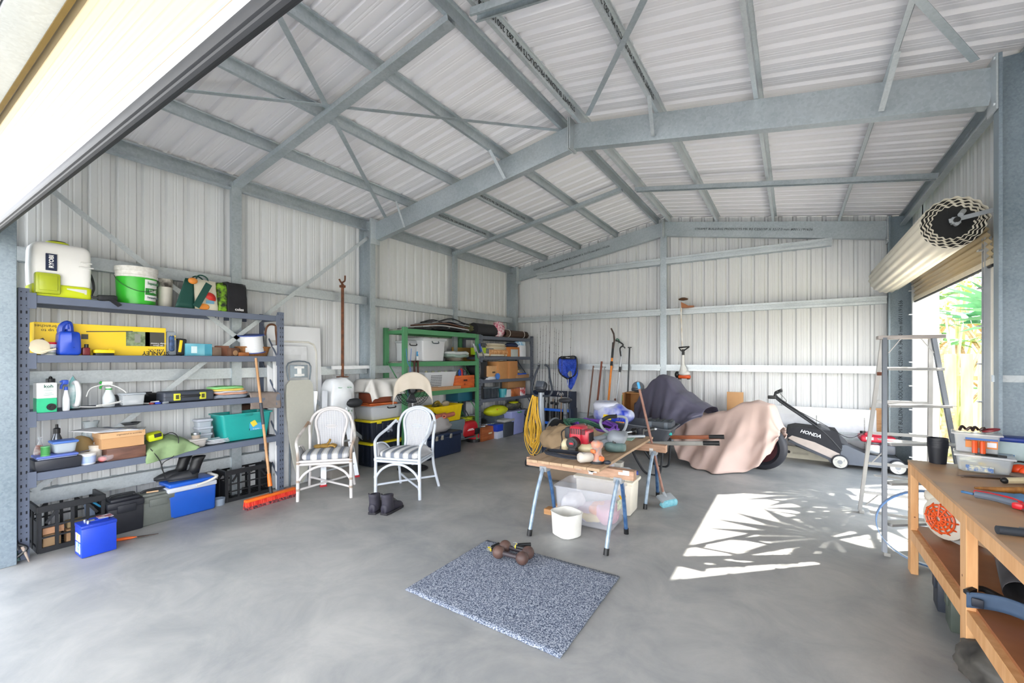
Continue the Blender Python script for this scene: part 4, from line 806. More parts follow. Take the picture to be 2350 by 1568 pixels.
for s in (-1, 1):
    q = MB(); q.tube([(-.03, s * .1, 1.0), (-.05, s * .12, .0)], .011, 8); q.build('leg', M('#6f7a84', rough=.4, metal=.4), t)
t = thing('steel_prop', 'rusty steel prop with forked top standing against left wall', 'prop', (OX(786, 0, -5.06).x, OX(786, 0, -5.06).y, 0))
q = MB(); q.cyl((0, 0, .01), (0, 0, 1.25), .03); q.build('outer_tube', RUST, t); q = MB(); q.cyl((0, 0, 1.25), (0, 0, 2.5), .019); q.build('inner_tube', RUST, t); q = MB(); q.box((0, 0, 1.262), (.11, .11, .012)); q.box((0, 0, .006), (.13, .13, .012)); q.build('plate', RUST, t, smooth=0)
q = MB(); q.tube(spl([(0, 0, 2.45), (0, .0, 2.52), (0, .035, 2.55), (0, .04, 2.62)], 4), .011, 6); q.tube(spl([(0, 0, 2.5), (0, -.03, 2.53), (0, -.05, 2.56)], 4), .013, 6); q.box((0, 0, 2.47), (.05, .06, .03)); q.build('fork_head', RUST, t)
# plastic bag, golf style trolley bag, ladder
t, w, h = item('plastic_bag', 'white plastic bag of stuff with green print behind wicker chair', 'bag', 760, 822, 868, -4.83, .5, .3)
q = MB(); q.sbox((0, 0, h * .5), (.3, w, h), 4, 36, 20, f=lambda p: (p[0] + .05 * nz(p[1] * 9, p[2] * 7), p[1] * (1 - .12 * max(0, p[2]) / h * 2) + .03 * nz(p[0] * 7, p[2] * 5, 4), p[2] + .02 * nz(p[1] * 9, p[0] * 9))); q.build('bag', M('#e4e8ec', rough=.3, var=.05, bump=.25, scale=12), t, smooth=180)
q = MB(); 
for k in range(3):
    a = k * 2.1 + .5; q.add([(.158, .07 + .035 * cos(a + d) * s, h * .42 + .04 * sin(a + d) * s) for d, s in ((-.5, 1), (.5, 1), (.4, .5), (-.4, .5))], [(0, 1, 2, 3)])
q.build('green_print', M('#1f8a4c', rough=.5), t, solid=.002); text(t, 'Please recycle this bag', .022, (.15, 0, h * .84), TXP, M('#2a9a5c'))
text(t, 'compostable\nreusable', .028, (.152, -w * .3, h * .42), TXP, M('#2a8a54'))
q = MB(); q.box((0, 0, .24), (.32, .4, .48), .01); one(q, 'cardboard_box', M('#8f8a84', rough=.8), 'grey carton under the white plastic bag, behind wicker chair', 'box', (t.location.x, t.location.y, 0))
NAVY = M('#25304f', rough=.6, var=.12, scale=14)
t = thing('golf_bag', 'navy golf trolley bag with a wooden handled trowel sticking out', 'bag', FL(789, 1085) + V((-.1, 0.05, 0)))
q = MB(); q.sbox((0, 0, .47), (.2, .22, .94), 5, 28, 16, f=lambda p: (p[0] + .012 * nz(p[2] * 8, p[1] * 8), p[1] + .012 * nz(p[2] * 8, p[0] * 8, 2), p[2])); q.build('body', NAVY, t, smooth=180)
q = MB(); q.box((.11, -.02, .3), (.05, .17, .32), .02); q.box((.11, .0, .66), (.04, .15, .2), .02); q.build('pocket', M('#2c3a63', rough=.6, var=.1), t)
q = MB(); q.box((.137, -.03, .3), (.003, .09, .2), rot=(.25, 0, 0)); q.build('paper_label', M('#d5d8de', c2='#9aa0ae', scale=24), t, smooth=0)
q = MB(); q.tube(spl([(.1, .05, .8), (.14, .09, .6), (.12, .06, .4)]), .008, 6); q.tube(spl([(.1, -.05, .85), (.13, 0, .9), (.1, .06, .86)]), .008, 6); q.build('strap', M('#c9b99a', rough=.7), t)
q = MB(); q.cyl((.02, -.04, .93), (.02, -.04, .99), .012); q.box((.02, -.02, .97), (.03, .09, .02), .004); one(q, 'trowel', [M('#cf9d62', rough=.5), STEEL], 'trowel with upright wooden handle stuck in the navy golf bag', 'trowel', t.location)
tr = bpy.data.objects['trowel']; q = MB(); q.cyl((.02, -.04, .99), (.02, -.04, 1.13), .0165, .019, 14); q.build('handle', M('#d39b5c', rough=.5), tr)
q = MB(); q.ell((0, .0, .06), (.05, .12, .06), f=lambda d: 1 + .1 * nz(d.x * 3, d.y * 3, d.z * 3)); o = one(q, 'baseball_hat', BLK2, 'black cap hanging beside the white plastic bag', 'cap', OX(811, 925, -4.78) + V((0, .02, -.06)), (0, 0, 0), smooth=180)
t = thing('folded_ladder', 'aluminium folding ladder with red feet leaning behind wicker chair', 'ladder', (0, 0, 0))
AL = M('#c9cdd2', rough=.35, metal=.5, var=.06, scale=18)
feet = [FL(703, 1104), FL(742, 1117), FL(779, 1088), FL(818, 1095)]; tops = [V((-4.98, 3.22, 1.1)), V((-4.9, 3.3, 1.1)), V((-4.98, 3.45, 1.1)), V((-4.9, 3.53, 1.1))]
for a, b_ in zip(feet, tops):
    q = MB(); q.ext([(-.03, -.012), (.03, -.012), (.03, .012), (-.03, .012)], a + V((0, 0, .02)), b_, (.5, .8, 0)); r_ = q.build('rail', AL, t, smooth=0)
    q = MB(); q.box(a + V((0, 0, .012)), (.04, .075, .024), .004, rot=(0, 0, -.4)); q.build('foot', M('#c22a33', rough=.5), r_)
for k in range(3):
    f = .15 + .27 * k; q = MB(); q.cyl(feet[1].lerp(tops[1], f), feet[3].lerp(tops[3], f), .014, seg=8); q.build('rung', AL, t)
q = MB(); p = feet[3].lerp(tops[3], .22); q.ext([(-.028, .0122), (.028, .0122), (.028, .014), (-.028, .014)], p, feet[3].lerp(tops[3], .42), (.5, .8, 0)); q.build('warning_label', M('#e5d13c', c2='#efe9b8', scale=30), t, smooth=0)
# ---- wicker arm chairs
def mat_stripe(name, cols, period, axis=0, rough=.7):
    m, nt, b = _new(name); L = nt.links; tc = nt.nodes.new('ShaderNodeTexCoord'); sp = nt.nodes.new('ShaderNodeSeparateXYZ'); L.new(tc.outputs['Object'], sp.inputs[0])
    d = nt.nodes.new('ShaderNodeMath'); d.operation = 'DIVIDE'; d.inputs[1].default_value = period; L.new(sp.outputs[axis], d.inputs[0])
    a = nt.nodes.new('ShaderNodeMath'); a.operation = 'ADD'; a.inputs[1].default_value = 50.18; L.new(d.outputs[0], a.inputs[0])
    f = nt.nodes.new('ShaderNodeMath'); f.operation = 'FRACT'; L.new(a.outputs[0], f.inputs[0])
    r = nt.nodes.new('ShaderNodeValToRGB'); r.color_ramp.interpolation = 'CONSTANT'; e = r.color_ramp.elements
    while len(e) < len(cols): e.new(.5)
    for k, (p, c) in enumerate(cols): e[k].position = p; e[k].color = (*lin(c), 1)
    L.new(f.outputs[0], r.inputs[0]); L.new(r.outputs[0], b.inputs['Base Color']); b.inputs['Roughness'].default_value = rough; return m
STR = mat_stripe('striped_cloth', [(0, '#dfe0e2'), (.34, '#3d3f4a'), (.37, '#e8e6da'), (.42, '#767d8a'), (.84, '#e8e6da'), (.89, '#3d3f4a'), (.92, '#dfe0e2')], .105)
def mat_weave(name, c1, c2, sx):
    m, nt, b = _new(name); L = nt.links; tc = nt.nodes.new('ShaderNodeTexCoord'); w1 = nt.nodes.new('ShaderNodeTexWave'); w1.bands_direction = 'X'; w1.inputs['Scale'].default_value = sx; w1.inputs['Distortion'].default_value = .4
    w2 = nt.nodes.new('ShaderNodeTexWave'); w2.bands_direction = 'Z'; w2.inputs['Scale'].default_value = sx * 3
    L.new(tc.outputs['Object'], w1.inputs[0]); L.new(tc.outputs['Object'], w2.inputs[0]); mu = nt.nodes.new('ShaderNodeMath'); mu.operation = 'MULTIPLY_ADD'; mu.inputs[1].default_value = .35; L.new(w2.outputs['Fac'], mu.inputs[0]); 
    ml = nt.nodes.new('ShaderNodeMath'); ml.operation = 'MULTIPLY'; ml.inputs[1].default_value = .75; L.new(w1.outputs['Fac'], ml.inputs[0]); L.new(ml.outputs[0], mu.inputs[2])
    mx = nt.nodes.new('ShaderNodeMix'); mx.data_type = 'RGBA'; mx.inputs['A'].default_value = (*lin(c1), 1); mx.inputs['B'].default_value = (*lin(c2), 1); L.new(mu.outputs[0], mx.inputs['Factor']); L.new(mx.outputs['Result'], b.inputs['Base Color'])
    bp = nt.nodes.new('ShaderNodeBump'); bp.inputs['Strength'].default_value = .5; bp.inputs['Distance'].default_value = .004; L.new(mu.outputs[0], bp.inputs['Height']); L.new(bp.outputs['Normal'], b.inputs['Normal']); b.inputs['Roughness'].default_value = .6; return m
WV = mat_weave('white_wicker', '#9d9fa5', '#d9dade', 17)
def chair(label, loc, rz, cane, burn=False):
    t = thing('wicker_chair', label, 'chair', loc, rz, 'white wicker chairs'); r = .016
    for s in (-1, 1):
        q = MB(); q.tube([(s * .265, -.22, 0), (s * .262, -.22, .42)], .0175, 10); q.build('front_leg', cane, t)
        q = MB(); q.tube(spl([(s * .262, -.22, .42), (s * .268, -.225, .54), (s * .285, -.19, .60), (s * .29, -.1, .645), (s * .27, .04, .70), (s * .235, .17, .78)], 6), r, 10); q.build('arm', M('#e4e2df', rough=.45, c2='#8a7460', scale=3.2) if burn else cane, t)
        q = MB(); q.tube(spl([(s * .25, .3, 0), (s * .225, .22, .25), (s * .22, .19, .42)]), r, 10); q.build('rear_leg', cane, t)
        q = MB(); q.grid(lambda u, v, s=s: (s * (.25 + .015 * v), lerp(-.2, .1, u), .43 + (.145 * (1 - u * u)) * v), 10, 5); q.build('side_wing', WV, t, solid=.006, smooth=180)
        q = MB(); q.tube(spl([(s * .255, -.2, .575), (s * .25, -.12, .57), (s * .25, -.02, .53), (s * .25, .1, .43)]), .009, 6); q.build('wing_rim', cane, t)
    q = MB(); q.tube(spl([(-.22, .19, .42), (-.225, .2, .6), (-.23, .235, .74), (-.17, .27, .87), (0, .285, .93), (.17, .27, .87), (.23, .235, .74), (.225, .2, .6), (.22, .19, .42)], 6), r, 10); q.build('back_hoop', cane, t)
    K = [(.135, .42), (.128, .52), (.14, .62), (.165, .72), (.168, .79), (.13, .865), (.07, .9)]
    by = lambda z: .175 + (z - .42) * .2
    L_ = [(-x, by(z), z) for x, z in K] + [(0, by(.905), .912)] + [(x, by(z), z) for x, z in K[::-1]]
    q = MB(); q.tube(spl(L_, 5), r * .95, 10); q.build('inner_hoop', cane, t)
    q = MB(); zs = [.42 + (.485) * k / 16 for k in range(17)]
    def hw(z):
        for (x0, z0), (x1, z1) in zip(K, K[1:]):
            if z0 <= z <= z1: return lerp(x0, x1, (z - z0) / (z1 - z0))
        return .07 * sqrt(max(0, (.912 - z) / .012))
    q.grid(lambda u, v: ((u * 2 - 1) * hw(.42 + .488 * v), by(.42 + .488 * v) + .006, .42 + .488 * v), 8, 20); q.build('back_panel', WV, t, solid=.006, smooth=180)
    q = MB()
    for z in (.70, .715, .73): q.box((0, by(z) - .003, z), (.13 - abs(z - .715) * 3, .008, .009), .002)
    q.build('woven_motif', cane, t)
    q = MB()
    for z in (.385, .415):
        q.tube([(-.262, -.222, z), (.262, -.222, z)], .0135, 8); q.tube([(-.255, -.22, z), (-.222, .19, z)], .0125, 8); q.tube([(.255, -.22, z), (.222, .19, z)], .0125, 8)
    q.tube([(-.22, .19, .4), (.22, .19, .4)], .0125, 8); q.build('seat_rail', cane, t)
    q = MB(); q.box((0, -.015, .418), (.46, .4, .012)); q.build('seat_base', WV, t, smooth=0)
    q = MB(); q.tube(spl([(-.262, -.222, .2), (-.2, -.222, .285), (-.1, -.222, .345), (0, -.222, .362), (.1, -.222, .345), (.2, -.222, .285), (.262, -.222, .2)], 5), .0135, 8); q.build('front_arch', cane, t)
    q = MB(); q.tube([(-.262, -.22, .12), (0, .02, .13), (.24, .27, .13)], .012, 8); q.tube([(.262, -.22, .12), (0, .02, .13), (-.24, .27, .13)], .012, 8); q.build('cross_stretcher', cane, t)
    q = MB()
    for x, y, z in ((-.262, -.22, .12), (.262, -.22, .12), (-.262, -.222, .4), (.262, -.222, .4), (-.235, .19, .76), (.235, .19, .76), (-.262, -.222, .21), (.262, -.222, .21)): q.cyl((x, y, z - .012), (x, y, z + .012), .0205, seg=10)
    q.build('cane_binding', M('#a8988a', rough=.7) if burn else M('#cfd2d6', rough=.6), t)
    q = MB(); q.sbox((0, -.02, .455), (.5, .42, .075), 5, 40, 10, f=lambda p: (p[0], p[1], p[2] + (.012 * (1 - (p[0] / .25) ** 2 - (p[1] / .21) ** 2) if p[2] > 0 else 0))); q.build('cushion', STR, t, smooth=180)
    return t
def place_front(a, b_, rz, back=.22):
    m_ = (FL(*a) + FL(*b_)) / 2; return (m_.x - sin(rz) * back, m_.y + cos(rz) * back, 0)
rz1, rz2 = radians(47), radians(18)
chair('white wicker chair with a work glove on its striped cushion, by the rack', place_front((686, 1152), (803, 1142), rz1), rz1, M('#d3cfce', rough=.42, var=.04), True)
c2_ = chair('white wicker chair with empty striped cushion, behind the boots', place_front((860, 1139), (965, 1147), rz2), rz2, M('#ccd3dd', rough=.42, var=.04))
p = place_front((686, 1152), (803, 1142), rz1); t = thing('work_glove', 'tan leather work glove lying on the wicker chair cushion', 'glove', (p[0] - .06, p[1] + .02, .497), rz1)
q = MB(); q.ell((-.02, .02, .022), (.06, .045, .024), f=lambda d: 1 + .12 * nz(d.x * 3, d.y * 3, d.z * 3)); q.ell((-.09, .02, .02), (.05, .05, .022))
for k in range(4): q.tube(spl([(.02, -.01 + k * .02, .02), (.055, -.02 + k * .026, .03), (.085, -.03 + k * .03, .02), (.1, -.035 + k * .03, .012)]), .0115, 8)
q.tube(spl([(-.01, .0, .03), (.02, .03, .055), (.03, .06, .085)]), .0125, 8); q.build('glove', M('#a5823f', rough=.8, var=.2, scale=30), t, smooth=180)
# ---- boots
def boot(label, loc, rz):
    t = thing('work_boot', label, 'boot', loc, rz, 'black work boots'); BM = M('#2d2b38', rough=.55, var=.15, scale=25)
    S = [(-.125, .05, .02, .035), (-.12, .055, .036, .05), (-.06, .06, .043, .055), (.02, .055, .045, .05), (.08, .045, .05, .038), (.13, .038, .046, .032), (.165, .028, .02, .015)]
    q = MB(); q.rings([[(b * cos(a), -x, max(.016, z + c * sin(a))) for a in [2 * pi * k / 18 for k in range(18)]] for x, z, b, c in S]); q.build('upper', BM, t, smooth=180)
    q = MB(); q.rings([[(r * .82 * cos(a), .058 + r * sin(a) * (1. if sin(a) > 0 else 1.25) + .012 * f, .07 + f * .115 + .012 * f * (1 if sin(a) > 0 else -.6)) for a in [2 * pi * k / 20 for k in range(20)]] for f, r in ((-.25, .062), (.3, .054), (.75, .056), (1, .06))], True, False, False); q.build('collar', M('#36343f', rough=.7, var=.1), t, smooth=180, solid=.009)
    q = MB(); q.prism([(b * 1.08 * cos(a) if True else 0, 0) for a in ()] or [(.038, .125), (.046, .06), (.042, -.02), (.052, -.09), (.044, -.145), (.015, -.17), (-.015, -.17), (-.044, -.145), (-.052, -.09), (-.042, -.02), (-.046, .06), (-.038, .125)], 0, .022, .004); q.build('sole', M('#222127', rough=.7), t)
    q = MB()
    for k in range(4): q.cyl((-.028, -.012 - k * .022 + .005, .135 - k * .017), (.028, -.012 - k * .022, .135 - k * .017), .003, seg=6)
    q.tube(spl([(.02, 0, .14), (.07, .02, .12), (.085, -.03, .06), (.06, -.07, .012)]), .0022, 5); q.build('laces', BLACK, t)
    q = MB(); q.ell((0, .06, .085), (.034, .05, .006)); q.build('insole', M('#b9ad9c'), t); return t
bl, br = FL(866, 1172), FL(898, 1174); boot('black work boot nearer the rack, laces loose', (bl.x, bl.y, 0), radians(180 + 25)); boot('black work boot nearer the trestle table, laces loose', (br.x, br.y, 0), radians(180 + 12))
# ---- tubs with yellow lids and what is piled on them
TB = M('#1c2434', rough=.4, var=.05); XT = -4.83; YT = 3.94
def stacktub(label, z, h):
    t = thing('storage_tub', label, 'tub', (XT - .2, YT + .33, z), 0, 'black tubs with yellow lids')
    q = MB(); q.tub(.36, .6, h - .03, .9, .004, .03, .006)
    for y in (-.2, -.1, 0, .1, .2): q.box((.178, y, h * .5), (.012, .03, h * .7), .004)
    for x in (-.1, 0, .1): q.box((x, -.297, h * .5), (.03, .012, h * .7), .004)
    q.build('body', TB, t); q = MB(); q.box((0, 0, h - .012), (.41, .665, .024), .008); q.box((.2, -.18, h - .03), (.012, .08, .035), .004); q.box((.2, .18, h - .03), (.012, .08, .035), .004); q.build('lid', M('#ecd81e', rough=.4), t); return t
t = stacktub('lower black tub with yellow lid beneath the clear crate', 0, .335); t = stacktub('upper black tub with yellow lid right under the clear crate', .337, .31)
q = MB(); q.box((.186, .02, .17), (.004, .1, .1)); q.build('paper_label', M('#aab2c2', c2='#2a3040', scale=30), t, smooth=0)
def clearcrate(label, loc, D, W, H, lidm, stuff, hm=BLACK, group=None, rz=0):
    t = thing('clear_crate', label, 'tub', loc, rz, group)
    q = MB(); q.tub(D * .93, W * .95, H * .88, .9, .004, .03, .008); q.build('body', CLEAR2, t); q = MB(); q.box((0, 0, H * .94), (D, W, H * .13), .012); q.build('lid', lidm, t)
    for k, (x, y, z, a, b_, c_, mt) in enumerate(stuff): q = MB(); q.box((x, y, z), (a, b_, c_), .01); q.build('contents', mt, t)
    q = MB(); q.tube(spl([(D * .5, -.07, H * .86), (D * .54, -.06, H * .78), (D * .54, .06, H * .78), (D * .5, .07, H * .86)], 4), .008, 6); q.build('clip_handle', hm, t); return t
zc_ = .65; t = clearcrate('long clear crate with grey lid on top of the black tubs', (XT - .2, YT + .36, zc_), .42, .72, .2, M('#c9d0d6', rough=.3, alpha=.7), [(0, -.15, .07, .3, .25, .1, M('#7f8fae')), (.0, .15, .06, .3, .2, .07, M('#c7a98c')), (0, .05, .12, .25, .4, .03, M('#cfd6d8'))]); ztop = zc_ + .202
for k, (y, l, rzz, hx, lab) in enumerate(((-.02, .5, .05, '#c8622f', 'flat orange frame lying on the clear crate'), (.0, .42, -.2, '#d2703a', 'second orange frame crossed over the first on clear crate'))):
    q = MB(); q.box((0, 0, .008), (.3, l, .014), .003); one(q, 'orange_frame', M(hx, rough=.5), lab, 'tray', (XT - .14, YT + .25 + y, ztop + .016 * k), rzz, smooth=0)  # flat orange frames, each drawn as one plain slab
q = MB(); q.box((0, 0, .065), (.28, .34, .13), .004); one(q, 'terracotta_box', M('#8e4a33', rough=.6, var=.1), 'brown box under the draped white sheet', 'box', (XT - .22, YT + .26, ztop + .034), 0)
clearcrate('small clear box next to the brown box on the crate', (XT - .15, YT + .58, ztop + .002), .2, .22, .15, mat_clear('#dfe3e6', .5), [(0, .0, .04, .12, .14, .06, M('#3a4658')), (0, -.06, .06, .08, .05, .08, M('#d8b88a'))])
q = MB(); q.box((0, 0, .09), (.3, .5, .18), .03); one(q, 'carton', M('#c9c7c2', rough=.8), 'carton fully covered by the white sheet', 'box', (XT - .22, YT + .3, ztop + .168), 0); zt_ = ztop + .17
q = MB(); q.grid(drape(.155, .255, .78, .86, .3, .19, 4, .035, 4, .3, 44, 44, .014, .08), 44, 44); one(q, 'dust_sheet', M('#dcdad5', rough=.8, var=.03), 'white sheet draped over boxes on the clear crate', 'sheet', (XT - .2, YT + .3, zt_), 0, smooth=180, solid=.003)
# ---- pedestal fan
fp = FL(947, 1077); t = thing('pedestal_fan', 'black pedestal fan with a cream cloth over its cage', 'fan', (fp.x, fp.y, 0), radians(47))
q = MB(); q.lathe([(.19, 0), (.19, .012), (.05, .04), (.03, .06), (.02, .06)], seg=28); q.tube([(.2 * cos(2 * pi * k / 28), .2 * sin(2 * pi * k / 28), .012) for k in range(29)], .008, 6); q.build('base', BLK2, t); q = MB(); q.cyl((0, 0, .04), (0, 0, .62), .015); q.cyl((0, 0, .6), (0, 0, .95), .011); q.build('pole', M('#cfd3d6', rough=.3, metal=.6), t)
q = MB(); q.ell((0, .06, 1.08), (.06, .11, .06)); q.cyl((0, .05, .93), (0, .05, 1.06), .022); q.build('motor', BLK2, t)
q = MB(); Rf = .225; cz = 1.08
for y, s in ((-.09, 1), (.03, 1)):
    for rr_ in (.06, .11, .16, .2, Rf): q.tube([(rr_ * cos(2 * pi * k / 36), y + (.05 if y < 0 else -.0) * (rr_ / Rf) ** 2, cz + rr_ * sin(2 * pi * k / 36)) for k in range(37)], .0022, 4)
for k in range(40):
    a = 2 * pi * k / 40; q.tube([(.03 * cos(a), -.09, cz + .03 * sin(a)), (.14 * cos(a), -.08, cz + .14 * sin(a)), (Rf * cos(a), -.03, cz + Rf * sin(a)), (.16 * cos(a), .03, cz + .16 * sin(a)), (.05 * cos(a), .04, cz + .05 * sin(a))], .0014, 4)
q.build('cage', BLACK, t, smooth=0)
for k in range(3):
    a = 2.1 * k + .4; q = MB(); q.grid(lambda u, v, a=a: ((.03 + .15 * v) * cos(a + (u - .5) * .9), -.03 + .03 * (u - .5), cz + (.03 + .15 * v) * sin(a + (u - .5) * .9)), 5, 4); q.build('blade', M('#3a3d44', rough=.4, alpha=.8), t, solid=.002)
q = MB(); q.lathe([(.035, 0), (.035, .04), (.01, .045)], (0, 0, 0), 16); o = q.build('hub', BLK2, t); o.rotation_euler = (pi / 2, 0, 0); o.location = (0, -.05, cz)
CLO = M('#cdc3b4', rough=.9, var=.06, scale=8)
q = MB()
def fcl(u, v):                        # top saddle over the rim (v > .4), front flap hanging before it (v < .4)
    a = lerp(-.06, 1.06, u) * pi; rr_ = Rf + .014; x, z = -rr_ * cos(a), rr_ * sin(a)
    if v > .4: k = (v - .4) / .6; return (x * 1.02, lerp(-.11, .17, k), cz + z + .012 * nz(u * 6, v * 6) - .12 * max(0, k - .6) * sin(a))
    k = 1 - v / .4; zb = .02 - .16 * abs(cos(a)) ** 3 + .02 * nz(u * 7, 2)
    return (x * (1.02 + .06 * k * abs(cos(a))), -.11 - .02 * k + .014 * sin(u * 26) * k, cz + lerp(z, min(z, zb) - (.05 if z < .02 else 0), k))
q.grid(fcl, 48, 24); o = one(q, 'cover_cloth', CLO, 'cream cloth draped over the fan cage', 'cloth', t.location, radians(47), smooth=180, solid=.004)
# ---- navy trunk and heap
t = thing('storage_chest', 'navy plastic trunk with steel latches under the grey cloth heap', 'trunk', (-4.5 - .12, 5.085, 0))
q = MB(); q.box((0, 0, .15), (.24, .77, .3), .025, 3, taper=(1.04, 1.03)); q.build('body', M('#1e2c48', rough=.4, var=.08), t, smooth=40); q = MB(); q.box((0, 0, .325), (.27, .82, .055), .018, 3); q.build('lid', M('#202f4e', rough=.4, var=.06), t, smooth=40)
for y in (-.2, -.08, .12): q = MB(); q.box((.13, y, .3), (.02, .05, .07), .006); q.build('latch', M('#c9c4b8', rough=.3, metal=.6), t)
q = MB(); q.sbox((0, 0, .12), (.48, .72, .26), 2.4, 40, 20, f=lambda p: (p[0] + .04 * nz(p[1] * 6, p[2] * 9), p[1] + .04 * nz(p[0] * 6, p[2] * 8, 2) + (.1 if p[2] < -.02 else 0) * (1 if p[1] > 0 else -.2), max(-.117, p[2] * 1.2 + .035 * nz(p[0] * 9, p[1] * 6, 5)))); one(q, 'grey_cloth', M('#b1adac', rough=.9, var=.05, scale=6), 'pale grey cloth heaped on the navy trunk', 'cloth', (-4.76, 5.0, .355), 0, smooth=180)
q = MB(); q.box((0, 0, 0), (.03, .62, .045), .002); one(q, 'white_bar', M('#e6e8ea', rough=.4), 'white flat bar lying along the left wall rail beside the steel prop', 'bar', (XL + .19, OX(808, 0, XL + .19).y, 1.385), 0, smooth=0)
# ================================================================== BACK RACKS
GRN = M('#4f8f62', rough=.45, var=.05, scale=6)
GZ = [1.95, 1.46, .995]; GX = -4.77
rack('green shelving rack by the back left corner, laundry basket on its third shelf', (GX, 4.53, 0), (GX, 6.27, 0), .44, 1.97, GZ, GRN, False, .1, .075, .085, M('#6d6f68', rough=.7, c2='#8a8a80'))
q = MB(); q.box((GX - .22, 5.4, .115), (.42, 1.7, .02)); o = q.build('shelf_board', M('#5a5f60', rough=.7), bpy.data.objects['shelving_rack.001'], smooth=0); o.matrix_parent_inverse = Matrix.Translation((-GX, -4.53, 0))
DZR = [1.92, 1.545, 1.115, .76]; DP0, DP1 = (-4.765, 6.33, 0), (-4.56, 7.86, 0)
rack('dark grey shelving rack joining the green rack at the back corner', DP0, DP1, .44, 1.97, DZR, M('#565c68', rough=.45, var=.05), True)
def dx(u): return lerp(-4.765, -4.56, (u - 1100) / 119) 
DR = -.134
def gi(*a, **k): return item(a[0], a[1], a[2], a[3], a[4], a[5], GX - k.pop('b', .02), a[6], a[7], **k)
def di(name, label, cat, u0, u1, vt, z, D, b=.02, group=None): return item(name, label, cat, u0, u1, vt, dx((u0 + u1) / 2) - b, z, D, group, 0)
def dbox(name, label, cat, u0, u1, vt, z, D, mat, b=.02, bev=.004, group=None, taper=(1, 1)): return boxy(name, label, cat, u0, u1, vt, dx((u0 + u1) / 2) - b, z, D, mat, bev, group, 0, taper)
# ---- green rack, lowest level
Zb = .127
o, w, h = boxy('metal_box', 'blue grey metal box on the floor level of green rack', 'box', 1022, 1067, 966, GX - .02, Zb, .4, M('#6f8088', rough=.5, var=.08), .006); hb = h
t, w, h = tote('storage_tub', 'yellow tub on the blue grey metal box', 'tub', 998, 1065, 931, GX - .0, Zb + hb + .002, .36, M('#f0cf10', rough=.35), .012, .88)
zt_ = Zb + hb + h
q = MB(); q.tube(spl([(0, -.12, .0), (.02, -.1, .06), (.0, 0, .08), (0, .05, .03)]), .022, 8); q.ell((0, -.02, .03), (.05, .11, .03)); one(q, 'diving_mask', M('#3b3a20', rough=.3, c2='#b79a2c', scale=20), 'black and yellow mask with strap in the yellow tub', 'mask', t.location + V((0, -.1, h - .02)))
q = MB(); q.ell((0, 0, .03), (.05, .09, .05)); one(q, 'safety_goggles', mat_clear('#b8a98c', .6), 'clear brownish goggles lying in the yellow tub', 'goggles', t.location + V((.03, .06, h - .01)))
for k, (u, lab) in enumerate(((1003, 'glue bottle with blue nozzle beside the black shoe'), (1010, 'glue bottle with blue nozzle nearest the yellow tub'))):
    p = OX(u, 965, GX + .07); t = thing('glue_bottle', lab, 'bottle', p, 0, 'glue bottles'); q = MB(); q.lathe([(.022, 0), (.024, .01), (.024, .08), (.012, .1)], seg=14); q.build('bottle', M('#e6eaf2', rough=.4, c2='#d0d8ee', scale=30), t); q = MB(); q.lathe([(.013, .098), (.013, .11), (.003, .15)], seg=12); q.build('nozzle', M('#2440c0', rough=.4), t)
q = MB(); q.box((0, 0, .24), (.3, .2, .48), .01); p = OX(1005, 965, GX + .06); one(q, 'carton', M('#4a4e55', rough=.8), 'dark carton behind the heaped grey cloth', 'box', (p.x - .12, p.y, 0)); 
bpy.data.objects['glue_bottle'].location.z = .482; bpy.data.objects['glue_bottle.001'].location.z = .482
for k, (u, dv, lab) in enumerate(((1010, 0, 'terracotta foam roller behind the other roller'), (1030, 4, 'terracotta foam roller in front of yellow tub'))):
    p = OX(u, 966, GX + .14 + .05 * k); q = MB(); rr_ = .035
    q.rings([[(r * cos(2 * pi * j / 18), y, r * sin(2 * pi * j / 18)) for j in range(18)] for r, y in ((.012, -.16), (rr_, -.16), (rr_, .16), (.012, .16), (.012, .1))], True, False, True); one(q, 'foam_roller', M('#c56f56', rough=.7), lab, 'roller', (p.x, p.y, .61 + .0 * k), (0, 0, .25), 'terracotta foam rollers')
q = MB(); q.sbox((0, 0, .1), (.16, .3, .2), 3, 24, 12, f=lambda p: (p[0] + .03 * nz(p[1] * 8, p[2] * 8), p[1], p[2] + .25 * max(0, -p[1] + .02))); p = OX(984, 960, GX + .1); one(q, 'rubber_boot', M('#2a2a2d', rough=.5, var=.2), 'crumpled black boot behind the grey cloth heap', 'boot', (p.x, p.y, .48), smooth=180)
q = MB(); q.box((0, 0, .24), (.3, .3, .48), .01); one(q, 'carton', M('#55585c', rough=.8), 'dark carton under the crumpled black boot', 'box', (p.x - .05, p.y, 0))
t, w, h = tote('wire_basket', 'small white basket of clips beside the black boot', 'basket', 960, 984, 952, GX + .18, .62, .16, M('#d8dadc', rough=.5), .006, .85)
q = MB(); q.box((0, 0, .0), (.16, .22, .3), .01); o = one(q, 'carton', M('#6a6c70', rough=.8), 'grey carton under the small white basket', 'box', (t.location.x, t.location.y, .47)); o.location.z = .467
q = MB(); [q.tube(spl([(random.uniform(-.05, .05), random.uniform(-.07, .07), .1), (random.uniform(-.05, .05), random.uniform(-.07, .07), .15), (random.uniform(-.05, .05), random.uniform(-.07, .07), .11)]), .008, 6) for k in range(8)]; q.build('contents', M('#3b4045', rough=.5), t)
o, w, h = boxy('lime_sack', 'lime green folded sack behind the red machine', 'sack', 1062, 1092, 957, GX - .1, Zb, .12, M('#c3cc20', rough=.6, c2='#3a3c18', scale=9), .03)
t, w, h = gi('pressure_washer', 'red pressure washer behind the green rack post', 'machine', 1066, 1102, 967, Zb, .26, b=-.02)
